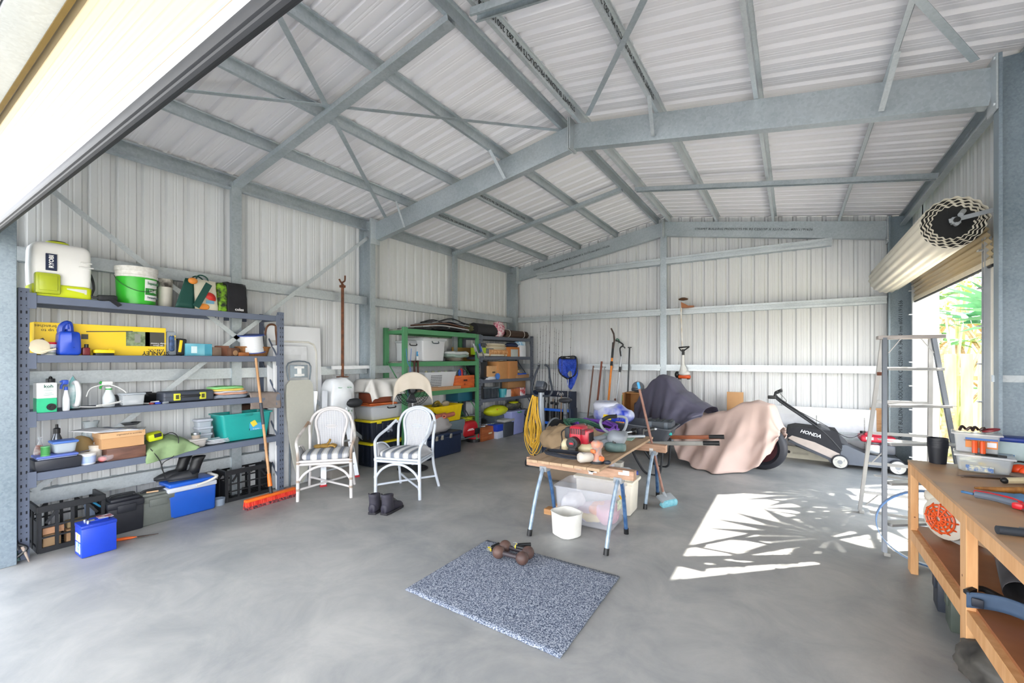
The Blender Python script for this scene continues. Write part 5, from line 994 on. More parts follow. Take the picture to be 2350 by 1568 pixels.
q = MB(); q.sbox((0, 0, h * .5), (.26, w, h), 4, 28, 14, f=lambda p: (p[0], p[1] * (1 - .25 * p[2] / h), p[2])); q.build('body', M('#c01c26', rough=.35), t, smooth=60); q = MB(); q.tube(spl([(.0, -w * .3, h * .95), (0, 0, h * 1.08), (0, w * .3, h * .95)]), .012, 8); q.box((.13, w * .3, h * .3), (.03, w * .3, h * .4), .01); q.build('handle', BLACK, t)
q = MB(); q.box((.128, -w * .1, h * .45), (.004, w * .4, .012)); q.box((.128, -w * .1, h * .52), (.004, w * .3, .012)); q.build('white_mark', WHITE, t, smooth=0)
# ---- green rack, third shelf
def plank(lab, u0, u1, v, z, b, hx='#b98f66', th=.018, D=.3, rz=0.): return boxy('cutting_board', lab, 'board', u0, u1, v, GX - b, z, D, M(hx, rough=.6, var=.1, stretch=(6, 1, 6)), .002, 'boards under the laundry basket', rz)
plank('thin wooden board poking past the shelf edge under the basket', 985, 1058, 888, GZ[2], -.03); plank('short dark board next to the fan cloth', 958, 1006, 889, GZ[2], .0, '#a88a70', D=.2)
t, w, h = gi('laundry_basket', 'white perforated laundry basket on the green rack', 'basket', 978, 1053, 854, GZ[2] + .02, .36, b=0)
q = MB(); q.tub(.33, w * .96, h, .84, .004, .05, .01); q.build('body', M('#d3d6d9', rough=.4, var=.02), t, smooth=40)
q = MB()
for i in range(10):
    for j in range(7): q.box((.158 - .0 + .013 * (j - 3) / 4 * .9, -w * .33 + i * .026, h * .22 + j * h * .095), (.006, .012, .012))
q.build('perforation', M('#5d6166', rough=.8), t, smooth=0)
q = MB(); [q.cyl((-.05 + .05 * k, -.15 + .1 * k, h * .9), (-.05 + .05 * k, -.15 + .1 * k, h * 1.06), .025) for k in range(4)]; q.build('contents', M('#c9c39c', rough=.6, c2='#8aa08a'), t)
o, w, h = boxy('wooden_crate', 'orange stained wooden box with hand slot on green rack', 'box', 1046, 1089, 862, GX - .0, GZ[2], .3, M('#b8501c', rough=.45, c2='#d46a28', scale=4, stretch=(1, 1, 5)), .003)
q = MB(); q.box((.151, .0, h * .62), (.004, .1, .03), .0); q.m(1).cyl((.15, -.02, h * .3), (.154, -.02, h * .3), .018); q.build('hand_slot', [M('#3a1a0c'), M('#8a3a14')], o, smooth=0); hz = h
for k, (u0, u1, v, hx, nm, lab) in enumerate(((1060, 1066, 846, '#b8242c', 'spray_can', 'red topped can standing in the orange wooden box'), (1067, 1074, 850, '#3a3f48', 'paint_tin', 'dark tin standing in the orange wooden box'), (1076, 1086, 838, '#1d1f23', 'drill_case', 'black case standing behind the orange wooden box'), (1066, 1082, 857, '#d8dcdf', 'white_carton', 'white carton behind the orange box'))):
    t, w, h = gi(nm, lab, 'can' if k < 2 else 'box', u0, u1, v, GZ[2] + hz * .7 if k < 2 else GZ[2], .1, b=.06 if k < 2 else .31); q = MB()
    if k < 2: q.lathe([(w * .5, 0), (w * .5, h * .8), (w * .35, h * .88), (w * .35, h)], seg=16)
    else: q.box((0, 0, h / 2), (.1, w, h), .006)
    single(q, nm, M(hx, rough=.5), lab, 'can' if k < 2 else 'box', t)
q = MB(); q.tube(spl([(0, -.03, 0), (0, -.045, .06), (0, 0, .1), (0, .045, .06), (0, .04, .0)]), .012, 8); p = OX(1055, 862, GX - .05); one(q, 'blue_clamp', M('#3358b8', rough=.4), 'blue handled clamp on the rim by the orange box', 'clamp', (p.x, p.y, GZ[2] + hz), .4)
for k, (u0, u1, v, lab) in enumerate(((948, 954, 824, 'long jawed brown clamp on the green beam, nearer fan'), (955, 963, 824, 'brown clamp on the green beam, further from fan'))):
    p = OX((u0 + u1) / 2, 826, GX + .035); t = thing('g_clamp', lab, 'clamp', (p.x, p.y, 1.34), 0, 'rusty clamps'); q = MB(); q.box((0, 0, .0), (.02, .03, .26), .004); q.box((-.03, 0, .12), (.09, .03, .03), .004); q.build('frame', M('#4b2a24', rough=.6, var=.2), t); q = MB(); q.cyl((0, -.06, -.08), (0, .06, -.08), .01); q.cyl((.0, 0, -.13), (0, 0, -.2), .012); q.build('screw', M('#3a2a26', rough=.5), t)
# ---- green rack, second shelf
t = clearcrate('big clear tub with pale cloth inside on green rack', item('tmp', '-', '-', 956, 1038, 772, GX + .0, GZ[1], .4)[0].location, .4, .56, .37, mat_clear('#dfe6e8', .5), [(.0, 0, .12, .3, .44, .2, M('#d9c6bb', rough=.8)), (.13, .0, .25, .04, .16, .1, M('#555a5e'))], hm=M('#4c565a')); bpy.data.objects.remove(bpy.data.objects['tmp'])
t = clearcrate('clear tub with a blue price tag behind the green post', item('tmp', '-', '-', 934, 962, 776, GX - .14, GZ[1], .25)[0].location, .25, .3, .32, mat_clear('#c8ced2', .6), [(0, 0, .06, .2, .2, .1, M('#cfd0cd'))]); bpy.data.objects.remove(bpy.data.objects['tmp'])
q = MB(); q.box((.135, .1, .12), (.003, .08, .07)); q.m(1).box((.135, .1, .05), (.003, .08, .06)); q.build('price_tag', [M('#3f98cf'), M('#e8ecee')], t, smooth=0); text(t, '10', .04, (.138, .1, .125), TXP, WHITE, bold=.001)
for k in range(3):
    t, w, h = gi('plastic_plate', ('lower white plate stack item on green rack', 'middle white plate on green rack', 'upper white plate on green rack')[k], 'plate', 1030, 1084, 820, GZ[1] + .02 * k, .3, b=.02, group='white plates on green rack')
    q = MB(); q.lathe([(.1, 0), (.17, .018), (.16, .018), (.09, .004), (.004, .004)], seg=26, sy=1.1, sx=.85, cap1=False); single(q, 'plastic_plate', M('#e6e0d6', rough=.5), t['label'], 'plate', t, 'white plates on green rack')
for k, (hx, lab, z) in enumerate((('#8fa39a', 'green grey plastic sack lying on the white plates', .065), ('#c5cbcc', 'pale folded plastic on the green grey sack', .11))):
    t, w, h = gi('plastic_sack', lab, 'sack', 1032, 1086, 812, GZ[1] + z, .34, b=.0); q = MB(); q.sbox((0, 0, .03), (.32, w, .07), 3, 24, 8, f=lambda p: (p[0], p[1], p[2] + .02 * nz(p[0] * 9, p[1] * 9, z * 9))); single(q, 'plastic_sack', M(hx, rough=.35, var=.15), lab, 'sack', t, smooth=180)
boxy('plywood_sheet', 'yellowish board standing behind the plastic sacks', 'board', 1038, 1092, 798, GX - .36, GZ[1], .02, M('#a8813c', rough=.7), .002)
for k, (u, mt, lab) in enumerate(((1090, M('#c9ccd2', rough=.3, metal=.7), 'silver spring clamp gripping the rack post'), (1103, M('#2e4fa8', rough=.4), 'blue and silver clamp hanging behind the rack post'))):
    p = OX(u, 790, GX + .05); t = thing('spring_clamp', lab, 'clamp', (p.x, p.y, 1.72)); q = MB(); q.box((0, .06, -.1), (.022, .035, .24), .008, rot=(.45, 0, 0)); q.build('jaw', STEEL, t); q = MB(); q.box((0, -.01, -.02), (.024, .04, .16), .012, rot=(-.1 + .5, 0, 0)); q.build('handle', mt, t)
q = MB(); q.tube(spl([OX(932, 800, GX + .045), OX(935, 830, GX + .045), OX(943, 850, GX + .045), OX(937, 880, GX + .045), OX(936, 925, GX + .045)]), .004, 6); q.tube(spl([OX(944, 800, GX + .045), OX(942, 830, GX + .045), OX(940, 860, GX + .045)]), .004, 6); one(q, 'blue_rope', M('#4a78c0', rough=.6), 'thin blue cord hanging down the green rack post', 'cord')
# ---- things on top of both racks
TZ = 1.955
for k in range(5):
    t = thing('folding_chair', ('folded camp chair at bottom of the pile on green rack', 'second folded camp chair from bottom on green rack', 'third folded camp chair from bottom on green rack', 'fourth folded camp chair, its tubes bent downwards', 'folded camp chair on top of the pile on green rack')[k], 'folding chair', (GX - .2, 5.38 + .06 * k, TZ + .033 * k + .015), .06 * (k % 3 - 1), 'folded camp chairs')
    L_ = 1.25 - .12 * k; AL2 = M(('#2a2a2c', '#c9ccce', '#7c5844', '#9a9da0', '#33363a')[k], rough=.4, metal=.4)
    q = MB()
    for x in (-.2, .2): q.tube(spl([(x, -L_ / 2, 0), (x, -L_ * .1, .025 + .01 * k), (x, L_ * .3, .015), (x, L_ / 2, .0)]), .011, 6)
    for y in (-.42, .05, .45): q.tube([(-.2, y * L_, .008), (.2, y * L_, .008)], .009, 6)
    q.build('tube_frame', AL2, t); q = MB(); q.grid(lambda u, v: (lerp(-.18, .18, u), lerp(-.1, .45, v) * L_, .012 + .012 * nz(u * 5, v * 6, k)), 6, 10); q.build('seat_cloth', M(('#222226', '#33363c', '#6b4633', '#5b6270', '#3a4250')[k], rough=.8, var=.1), t, solid=.008, smooth=180)
t, w, h = item('kit_bag', 'olive green gathered bag on top where the racks meet', 'bag', 1086, 1116, 741, GX - .02, TZ, .3); q = MB(); q.ell((0, 0, h * .47), (.15, w * .52, h * .5), 28, 14, f=lambda d: 1 + .1 * sin(9 * atan2(d.y, d.z)) * abs(d.x) + .08 * nz(d.x * 3, d.y * 4, d.z * 3)); single(q, 'kit_bag', M('#5c5c3c', rough=.8, var=.15), t['label'], 'bag', t, smooth=180)
t, w, h = item('roll_bag', 'black cylindrical roll bag lying on top of dark rack', 'bag', 1114, 1160, 744, dx(1135) + .02, TZ - .03, .3)
q = MB(); q.cyl((0, -w * .75, h * .5), (0, w * .5, h * .5), h * .5, seg=28); q.build('body', M('#232326', rough=.6, var=.1), t, smooth=50); q = MB(); q.cyl((0, w * .5, h * .5), (0, w * .515, h * .5), h * .46, seg=28); q.build('end_panel', M('#3b3d42', rough=.6), t, smooth=50)
t, w, h = item('patterned_bag', 'crumpled white and pink patterned bag on top of dark rack', 'bag', 1146, 1167, 738, dx(1160) + .0, TZ - .03, .25); q = MB(); q.ell((0, 0, h * .48), (.1, w * .55, h * .52), 24, 14, f=lambda d: 1 + .2 * nz(d.x * 3, d.y * 3, d.z * 3)); single(q, 'patterned_bag', M('#e4d7d9', rough=.7, c2='#c25d78', scale=22), t['label'], 'bag', t, smooth=180)
t, w, h = item('mesh_roll', 'roll of brown mesh lying on top of dark rack', 'roll', 1166, 1216, 760, dx(1190), TZ - .03, .2)
q = MB(); N = 60; q.grid(lambda u, v: ((.055 + .02 * u) * cos(u * 4 * pi), lerp(-w * .5, w * .5, v) + .0, .075 + (.055 + .02 * u) * sin(u * 4 * pi)), N, 4); q.build('mesh', M('#4c3a30', rough=.8, var=.2, scale=30), t, smooth=180, solid=.003); q = MB(); q.tube([(.077 * cos(2 * pi * k / 20), -w * .35, .075 + .077 * sin(2 * pi * k / 20)) for k in range(21)], .005, 6); q.tube([(.077 * cos(2 * pi * k / 20), w * .3, .075 + .077 * sin(2 * pi * k / 20)) for k in range(21)], .005, 6); q.build('tie_cord', M('#d9d4cc'), t)
# ---- dark rack shelves
z = DZR[1]
dbox('lime_carton', 'lime green carton on the dark rack next to the green post', 'box', 1100, 1118, 798, z + .03, .2, M('#b6d32c', rough=.5), 0.02)
dbox('grey_carton', 'grey carton behind the lime green carton', 'box', 1106, 1130, 788, z, .2, M('#55595f', rough=.6), .15)
dbox('metal_tin', 'flat grey tin between the lime carton and rolled paper', 'tin', 1118, 1133, 800, z + .03, .16, M('#7c8185', rough=.4, metal=.4), .02)
for k in range(6):
    t, w, h = di('seat_pad', ('lowest beige pad of the pad pile', 'second beige pad from the bottom', 'third beige pad from the bottom', 'fourth beige pad from the bottom', 'fifth beige pad from the bottom', 'topmost beige pad of the pad pile')[k], 'cushion', 1126 + k, 1170 - k, 810, z + .13 + .02 * k, .3, .05, 'pile of beige pads')
    q = MB(); q.sbox((0, .02 * (-1) ** k, .011), (.3, w, .024), 4, 22, 6); single(q, 'seat_pad', M(('#d9cfb8', '#cfc2a8', '#e0d8c8', '#c8b896', '#ddd3bf', '#e2dac6')[k], rough=.8, var=.06), t['label'], 'cushion', t, 'pile of beige pads', smooth=180)
t, w, h = di('rolled_blanket', 'checked tan rolled blanket under the beige pads', 'blanket', 1130, 1174, 797, z + .03, .2, -.01); q = MB(); q.cyl((0, -w * .5, .055), (0, w * .5, .055), .055, seg=20); single(q, 'rolled_blanket', M('#d6a676', rough=.8, c2='#b98450', scale=30), t['label'], 'blanket', t)
t, w, h = di('paper_roll', 'long pale rolled paper tied with tape on dark rack', 'roll', 1104, 1180, 808, z, .14, -.0); q = MB(); q.cyl((0, -w * .5, .032), (0, w * .5, .032), .03, seg=16); q.m(1); [q.cyl((0, y - .02, .032), (0, y + .02, .032), .0312, seg=16) for y in (-w * .2, w * .25, w * .4)]; single(q, 'paper_roll', [M('#d6d2c4', rough=.6), M('#c09468')], t['label'], 'roll', t)
dbox('orange_box', 'orange brown box next to the white carton', 'box', 1172, 1196, 797, z, .25, M('#b8702e', rough=.6), .03); dbox('grey_plate', 'square pale grey plate leaning before the orange brown box', 'plate', 1174, 1189, 802, z, .02, M('#b9beba', rough=.5), -.0)
dbox('white_carton', 'white carton at the far end of dark rack', 'box', 1196, 1207, 793, z, .2, M('#d8dbe0', rough=.5), .02); t, w, h = di('blue_bundle', 'dark blue bundle on top of the orange brown box', 'bundle', 1170, 1198, 786, z + .19, .2, .05); q = MB(); q.ell((0, 0, .04), (.1, w * .5, .05), f=lambda d: 1 + .15 * nz(d.x * 3, d.y * 3, d.z * 3)); single(q, 'blue_bundle', M('#27304f', rough=.7), t['label'], 'bundle', t, smooth=180); dbox('label_box', 'light blue carton on top of the white carton', 'box', 1195, 1206, 784, z + .215, .15, M('#7db0d4', rough=.5, c2='#cfe0ea', scale=20), .03)
z = DZR[2]
t, w, h = di('suitcase', 'small black hard suitcase upright on dark rack', 'suitcase', 1102, 1122, 827, z, .3, .0); q = MB(); q.box((0, 0, h / 2), (.28, w, h * .96), .04, 3); q.build('shell', M('#1c1e22', rough=.3), t, smooth=40); q = MB(); [q.box((.137, y, h * .5), (.01, .012, h * .7), .003) for y in (-w * .25, 0, w * .25)]; q.build('rib', BLK2, t)
o, w, h = dbox('small_carton', 'small tan carton with a dark finger slot', 'box', 1121, 1145, 840, z + .035, .28, M('#c99b6a', rough=.8), .0); q = MB(); q.box((.141, 0, h * .45), (.003, w * .28, h * .14)); q.build('finger_slot', M('#4a3a2c'), o, smooth=0); dbox('white_tray', 'white tray under the small tan carton', 'tray', 1121, 1145, 864, z, .27, M('#c9ccd2', rough=.4), .0)
dbox('packing_carton', 'large tan packing carton beside the small carton', 'box', 1144, 1169, 830, z, .3, CARD2, .0); dbox('packing_carton', 'large tan packing carton beside the stacked hats', 'box', 1169, 1188, 829, z, .3, M('#b07a48', rough=.8, var=.05), .0)
t, w, h = di('blue_tape', 'blue tape roll in front of the packing cartons', 'tape', 1140, 1148, 855, z, .04, -.03); q = MB(); q.cyl((-.01, 0, w * .5), (.015, 0, w * .5), w * .5, seg=20); single(q, 'blue_tape', M('#4a7fd0'), t['label'], 'tape', t)
for k, (u0, u1, v, hx, lab) in enumerate(((1186, 1203, 848, '#c9b48c', 'straw sun hat lowest of the hats'), (1184, 1200, 838, '#a58a62', 'tan hat in the middle of the hats'), (1176, 1196, 828, '#8a6a48', 'brown hat on top of the hats'))):
    t, w, h = di('sun_hat', lab, 'hat', u0, u1, v, z + .1 + .06 * k, .2, .06); q = MB(); q.lathe([(.13, 0), (.12, .008), (.065, .012), (.06, .055), (.03, .07), (.004, .07)], seg=24); single(q, 'sun_hat', M(hx, rough=.8, var=.1), lab, 'hat', t)
t, w, h = di('blue_bag', 'bright blue folded bag under the hats', 'bag', 1187, 1214, 848, z + .055, .25, .02); q = MB(); q.sbox((0, 0, .02), (.24, w, .05), 3, 22, 8, f=lambda p: (p[0], p[1], p[2] + .015 * nz(p[0] * 15, p[1] * 15))); single(q, 'blue_bag', M('#2456c8', rough=.5), t['label'], 'bag', t, smooth=180)
dbox('flat_boards', 'thin brown boards under the blue folded bag', 'board', 1187, 1214, 860, z, .26, M('#9a7450', rough=.8), .0)
z = DZR[3]
dbox('black_carton', 'tall black carton with orange label on low dark shelf', 'box', 1100, 1112, 880, z, .2, M('#1f2023', c2='#2a2b2e'), .02)
for k, (u0, u1) in enumerate(((1114, 1131), (1131, 1147))):
    t, w, h = di('parts_tub', ('smoky clear tub next to the tall black carton', 'smoky clear tub next to the teal cup')[k], 'tub', u0, u1, 887, z, .2, .0, 'smoky tubs'); q = MB(); q.tub(.17, w * .9, h * .85, .9, .004, .02, .006); q.build('body', mat_clear('#3e454d', .75), t); q = MB(); q.box((0, 0, h * .88), (.19, w, h * .1), .006); q.build('lid', mat_clear('#6a737b', .8), t)
tubm = M('#2f8f9a', rough=.4); t, w, h = di('teal_cup', 'teal plastic jar on low dark shelf', 'jar', 1148, 1159, 892, z, .0, .05); q = MB(); q.lathe([(w * .45, 0), (w * .48, h * .7), (w * .5, h * .7), (w * .5, h), (.004, h)], seg=20); single(q, 'teal_cup', tubm, t['label'], 'jar', t)
dbox('white_container', 'white lidded container right of the teal jar', 'container', 1159, 1176, 894, z, .2, M('#cdd1d6', rough=.4), .0, .008); dbox('copper_box', 'copper brown glossy box on low dark shelf', 'box', 1176, 1196, 892, z, .2, M('#8a4a24', rough=.3, c2='#b86a38', scale=14), .0); dbox('open_carton', 'open tan carton behind the copper box', 'box', 1166, 1206, 874, z, .15, M('#b98a5c', rough=.8), .22); dbox('red_white_carton', 'red and white carton at end of low dark shelf', 'box', 1196, 1206, 890, z, .15, M('#d8dadc', c2='#c02a30', scale=16), .0)
# floor level below the dark rack
o, w, h = dbox('wooden_box', 'orange brown wooden drawer of small packs on floor by green post', 'drawer', 1106, 1143, 979, 0, .3, M('#8e4a24', rough=.5, c2='#a85c30', scale=5, stretch=(1, 1, 5)), .0); q = MB(); q.box((.152, 0, h * .5), (.01, .1, .025), .003); q.build('pull', M('#d8c9a8', rough=.4), o)
q = MB(); [q.box((random.uniform(-.08, .08), -w * .4 + k * w * .16, h + .012), (.08, .05, .02), .003, rot=(0, 0, k)) for k in range(6)]; q.build('contents', M('#b9bcc2', rough=.5, c2='#7c8088', scale=20), o, smooth=0)
o, w, h = dbox('white_container', 'white box under the blue box on floor', 'container', 1142, 1155, 990, 0, .22, M('#bcc4d8', rough=.4), -.04, .006); dbox('blue_box', 'blue box of small things near the wooden drawer', 'box', 1141, 1161, 974, h + .002, .24, M('#1f3fb0', rough=.4), -.04, .006, taper=(1.06, 1.06))
t, w, h = di('lidded_bin', 'dark grey lidded bin standing at rack foot', 'bin', 1157, 1181, 962, 0, .22, -.04); q = MB(); q.box((0, 0, h * .42), (.2, w * .9, h * .84), .015, taper=(1.08, 1.08)); q.build('body', M('#3e434a', rough=.5), t); q = MB(); q.box((0, 0, h * .92), (.24, w, h * .16), .02); q.build('lid', M('#a8a8a6', rough=.5), t)
t, w, h = tote('storage_tub', 'lilac tub with green handle under the dark rack', 'tub', 1174, 1207, 945, dx(1190) + .02, 0, .4, M('#9aa2d6', rough=.4, alpha=.95), .012, .9); q = MB(); q.box((0, 0, h + .006), (.4, w, .02), .008); q.build('lid', M('#a8b0de', rough=.4), t); q = MB(); q.tube([(.2, -.05, h), (.23, -.05, h - .01), (.23, .05, h - .01), (.2, .05, h)], .01, 6); q.build('handle', M('#3aa05a'), t); zl = h + .018
t, w, h = di('sling_bag', 'black and yellow sling bag on the lilac tub', 'bag', 1174, 1204, 926, zl, .25, .04); q = MB(); q.ell((0, 0, .09), (.13, w * .5, .09), f=lambda d: 1 + .12 * nz(d.x * 2, d.y * 2, d.z * 2)); q.build('body', M('#26282b', rough=.6, c2='#6a6a58', scale=9), t, smooth=180); q = MB(); q.ell((.02, -.02, .15), (.09, w * .3, .03)); q.build('flap', M('#c9cc1e', rough=.5), t)
o, w, h = dbox('clear_tub', 'smoky clear tub under the lime round bag', 'tub', 1136, 1172, 952, .18, .3, mat_clear('#55606c', .75), .1, .02); dbox('dark_carton', 'dark carton under the smoky clear tub', 'box', 1138, 1170, 970, 0, .26, M('#3c4048'), .13)
o2 = o; t, w2, h2 = di('lime_bag', 'round lime yellow bag with red print on smoky tub', 'bag', 1129, 1175, 930, .18 + h, .3, .0); q = MB(); q.ell((0, 0, h2 * .45), (.16, w2 * .5, h2 * .5), 28, 14, f=lambda d: 1 + .08 * nz(d.x * 2, d.y * 3, d.z * 2)); q.build('body', M('#c4cc1c', rough=.5, var=.06), t, smooth=180); q = MB(); [q.ell((.115, -w2 * .2 + k * w2 * .09, h2 * (.62 + .02 * (k % 2))), (.02, .016, .022)) for k in range(5)]; q.build('red_print', M('#d23a2a'), t)
t, w, h = di('black_bag', 'slumped black bag behind the wooden drawer', 'bag', 1110, 1150, 956, .0, .28, .2); q = MB(); q.ell((0, 0, h * .45), (.15, w * .5, h * .5), f=lambda d: 1 + .2 * nz(d.x * 2, d.y * 3, d.z * 2)); single(q, 'black_bag', M('#1b1c1f', rough=.5), t['label'], 'bag', t, smooth=180)
t, w, h = di('shop_vacuum', 'red and black vacuum cleaner beside the wooden drawer', 'vacuum', 1094, 1107, 975, 0, .3, -.02); q = MB(); q.lathe([(.12, .03), (.13, .1), (.12, .26), (.05, .3)], seg=22, sy=.8); q.build('drum', M('#c22030', rough=.35), t); q = MB(); q.lathe([(.14, 0), (.14, .05), (.12, .06)], seg=22, sy=.8); q.build('base', BLACK, t)
dbox('teal_tote', 'dark teal tote on the low shelf between both racks', 'tub', 1052, 1092, 893, .74, .3, M('#1f5f74', rough=.5), .12, .02)
# ================================================================== BACK WALL TOOLS
def leanpole(name, label, cat, top, bot, r, mat, Yt=8.0, Yb=7.75, r2=None, group=None):
    a, b_ = OY(top[0], top[1], Yt), OY(bot[0], 0, Yb); b_.z = .005
    q = MB(); q.cyl(b_, a, r, r2 or r, 10); return one(q, name, mat, label, cat, group=group), a, b_
BR = M('#6e4636', rough=.6, var=.15, scale=10)
leanpole('wooden_pole', 'thin brown wooden pole leaning on back wall nearest the net', 'pole', (1362, 838), (1344, 0), .014, M('#7a5748', rough=.6), group=None)
leanpole('wooden_pole', 'thick reddish wooden pole beside the thin brown pole', 'pole', (1381, 830), (1362, 0), .019, M('#80432f', rough=.6))
leanpole('steel_rod', 'plain grey metal bar between red pole and orange saw pole', 'bar', (1388, 842), (1380, 0), .016, M('#9a9da0', rough=.4, metal=.5))
o, a, b_ = leanpole('pole_saw', 'orange pole saw with long curved blade on the back wall', 'saw', (1406, 806), (1389, 0), .02, M('#f08a1e', rough=.4))
q = MB(); q.cyl(a.lerp(b_, .08), a.lerp(b_, -.1), .022, seg=10); q.build('head_clamp', BLK2, o); bl = [OY(*p, 7.98) for p in ((1409, 800), (1412, 780), (1410, 765), (1404, 753), (1401, 754), (1407, 768), (1408, 782), (1405, 800))]
q = MB(); q.add([p + V((0, .004, 0)) for p in bl] + [p - V((0, .004, 0)) for p in bl], [(0, 1, 6, 7), (1, 2, 5, 6), (2, 3, 4, 5), (15, 14, 9, 8), (14, 13, 10, 9), (13, 12, 11, 10)] + [(i, (i + 1) % 8, 8 + (i + 1) % 8, 8 + i) for i in range(8)]); q.build('blade', M('#4a3a34', rough=.5, metal=.3), o, smooth=0)
q = MB(); q.cyl(a.lerp(b_, .12), a.lerp(b_, .17), .026, seg=10); q.build('lock_collar', BLACK, o)
o, a, b_ = leanpole('pole_pruner', 'silver pole pruner with black rope head on the back wall', 'pruner', (1427, 806), (1405, 0), .015, M('#b9bdc2', rough=.35, metal=.5))
q = MB(); q.tube(spl([OY(*p, 7.97) for p in ((1425, 818), (1423, 800), (1430, 792), (1420, 784), (1413, 782))]), .014, 6); q.tube(spl([OY(*p, 7.97) for p in ((1427, 795), (1433, 797), (1434, 800))]), .01, 6); q.build('cutter_head', BLK2, o); q = MB(); q.tube([OY(1414, 784, 7.95), OY(1420, 845, 7.9), OY(1416, 880, 7.9)], .003, 4); q.build('pull_rope', M('#c9cac4'), o); q = MB(); q.tube(spl([OY(*p, 7.98) for p in ((1413, 782), (1416, 778), (1421, 782), (1420, 788))]), .012, 6); q.build('hook_tip', M('#3d6a58', rough=.5), o); q = MB(); q.cyl(a.lerp(b_, .18), a.lerp(b_, .24), .024); q.build('lock_collar', BLACK, o)
o, a, b_ = leanpole('crow_bar', 'dark steel digging bar with flat head by the helmet box', 'bar', (1445, 799), (1436, 0), .014, M('#44474c', rough=.5, metal=.4)); q = MB(); q.cyl(a, a + V((0, 0, .02)), .035, seg=14); q.build('flat_head', M('#3c3f44', rough=.5), o)
leanpole('wooden_pole', 'short brown wooden handle beside the silver pruner pole', 'pole', (1412, 915), (1408, 0), .02, BR, 7.85, 7.75); o, a, b_ = leanpole('grass_shears', 'green tipped black handle between pruner and digging bar', 'shears', (1430, 907), (1426, 0), .018, BLACK, 7.8, 7.7); q = MB(); q.cyl(a, a.lerp(b_, .12), .02); q.build('green_tip', M('#3fae45'), o)
# landing net
t = thing('landing_net', 'blue landing net with black frame standing by the fishing rods', 'net', (0, 0, 0)); fr_ = [OY(*p, 7.68) for p in ((1302, 870), (1286, 858), (1281, 840), (1283, 822), (1303, 819), (1322, 820), (1324, 845), (1318, 862), (1302, 870))]
q = MB(); q.tube(spl(fr_, 4), .014, 8); q.build('hoop', BLACK, t); q = MB(); c_ = OY(1304, 868, 7.68); d_ = OY(1303, 0, 7.72); d_.z = .05; q.cyl(c_, d_, .013); q.build('handle', STEEL, t)
q = MB(); cc = OY(1303, 842, 7.68); q.grid(lambda u, v: lerp(fr_[0], cc, 0) * 0 + (lambda p: V((p.x + (.14 * sin(v * 2.5) * (.6 + .4 * cos(2 * pi * u))) * v, p.y + .1 * sin(v * pi) + .04 * nz(u * 6, v * 4), p.z - .26 * v * v * (1 + .5 * sin(2 * pi * u + 1)))))(cc.lerp(spl(fr_, 8)[int(u * 63.9)], 1 - .75 * v)), 32, 10); q.build('mesh_bag', M('#2244b8', rough=.6, alpha=.88, c2='#3a62d8', scale=40), t, solid=.002, smooth=180)
q = MB(); q.box(OY(1303, 821, 7.66), (.3, .02, .06), .006); q.build('hoop_bar', BLACK, t); text(t, 'Wilson', .03, OY(1303, 821, 7.648), TYM, WHITE)
# rod stand and rods
x0, x1 = OY(1227, 0, 7.75).x, OY(1316, 0, 7.75).x; t = thing('rod_stand', 'black and blue fishing rod stand at the back wall', 'rod stand', ((x0 + x1) / 2, 7.75, 0)); w = x1 - x0
q = MB(); q.box((0, 0, .03), (w, .3, .06), .01); q.build('base', BLK2, t)
for s in (-1, 1): q = MB(); q.prism([(s * w / 2 - .02 * s, -.14), (s * w / 2, -.14), (s * w / 2, .14), (s * w / 2 - .02 * s, .14)], .05, .86); q.box((s * w * .49, 0, .3), (.05, .32, .5), .03); q.build('side_panel', M('#22304a', rough=.5), t)
for z in (.24, .5):
    q = MB(); q.box((0, -.12, z), (w, .05, .05), .006); q.build('blue_rail', M('#2268d8', rough=.4), t)
q = MB(); q.box((0, .1, .8), (w, .02, .12), .004); q.build('header_panel', M('#182238', rough=.5), t); text(t, 'Fish', .1, (.1, .088, .8), TYM, WHITE, shear=.25); q = MB(); [q.box((-w * .4 + k * w * .2, -.02, .28), (.06, .1, .42), .01) for k in range(5)]; q.build('tackle_pocket', M('#14161a', rough=.6), t)
rods = [(1214, 768), (1233, 766), (1241, 752), (1247, 748), (1254, 746), (1264, 650), (1273, 752), (1277, 755), (1283, 757), (1292, 714), (1311, 735), (1261, 790)]
names = ['nearest the dark rack', 'second from the dark rack', 'third from the dark rack', 'fourth from the dark rack', 'fifth from the dark rack', 'tallest of all, reaching above the middle wall rail', 'just right of the tallest rod', 'second right of the tallest rod', 'third right of the tallest rod', 'passing in front of the net', 'rising behind the net', 'shortest one in the middle of the stand']
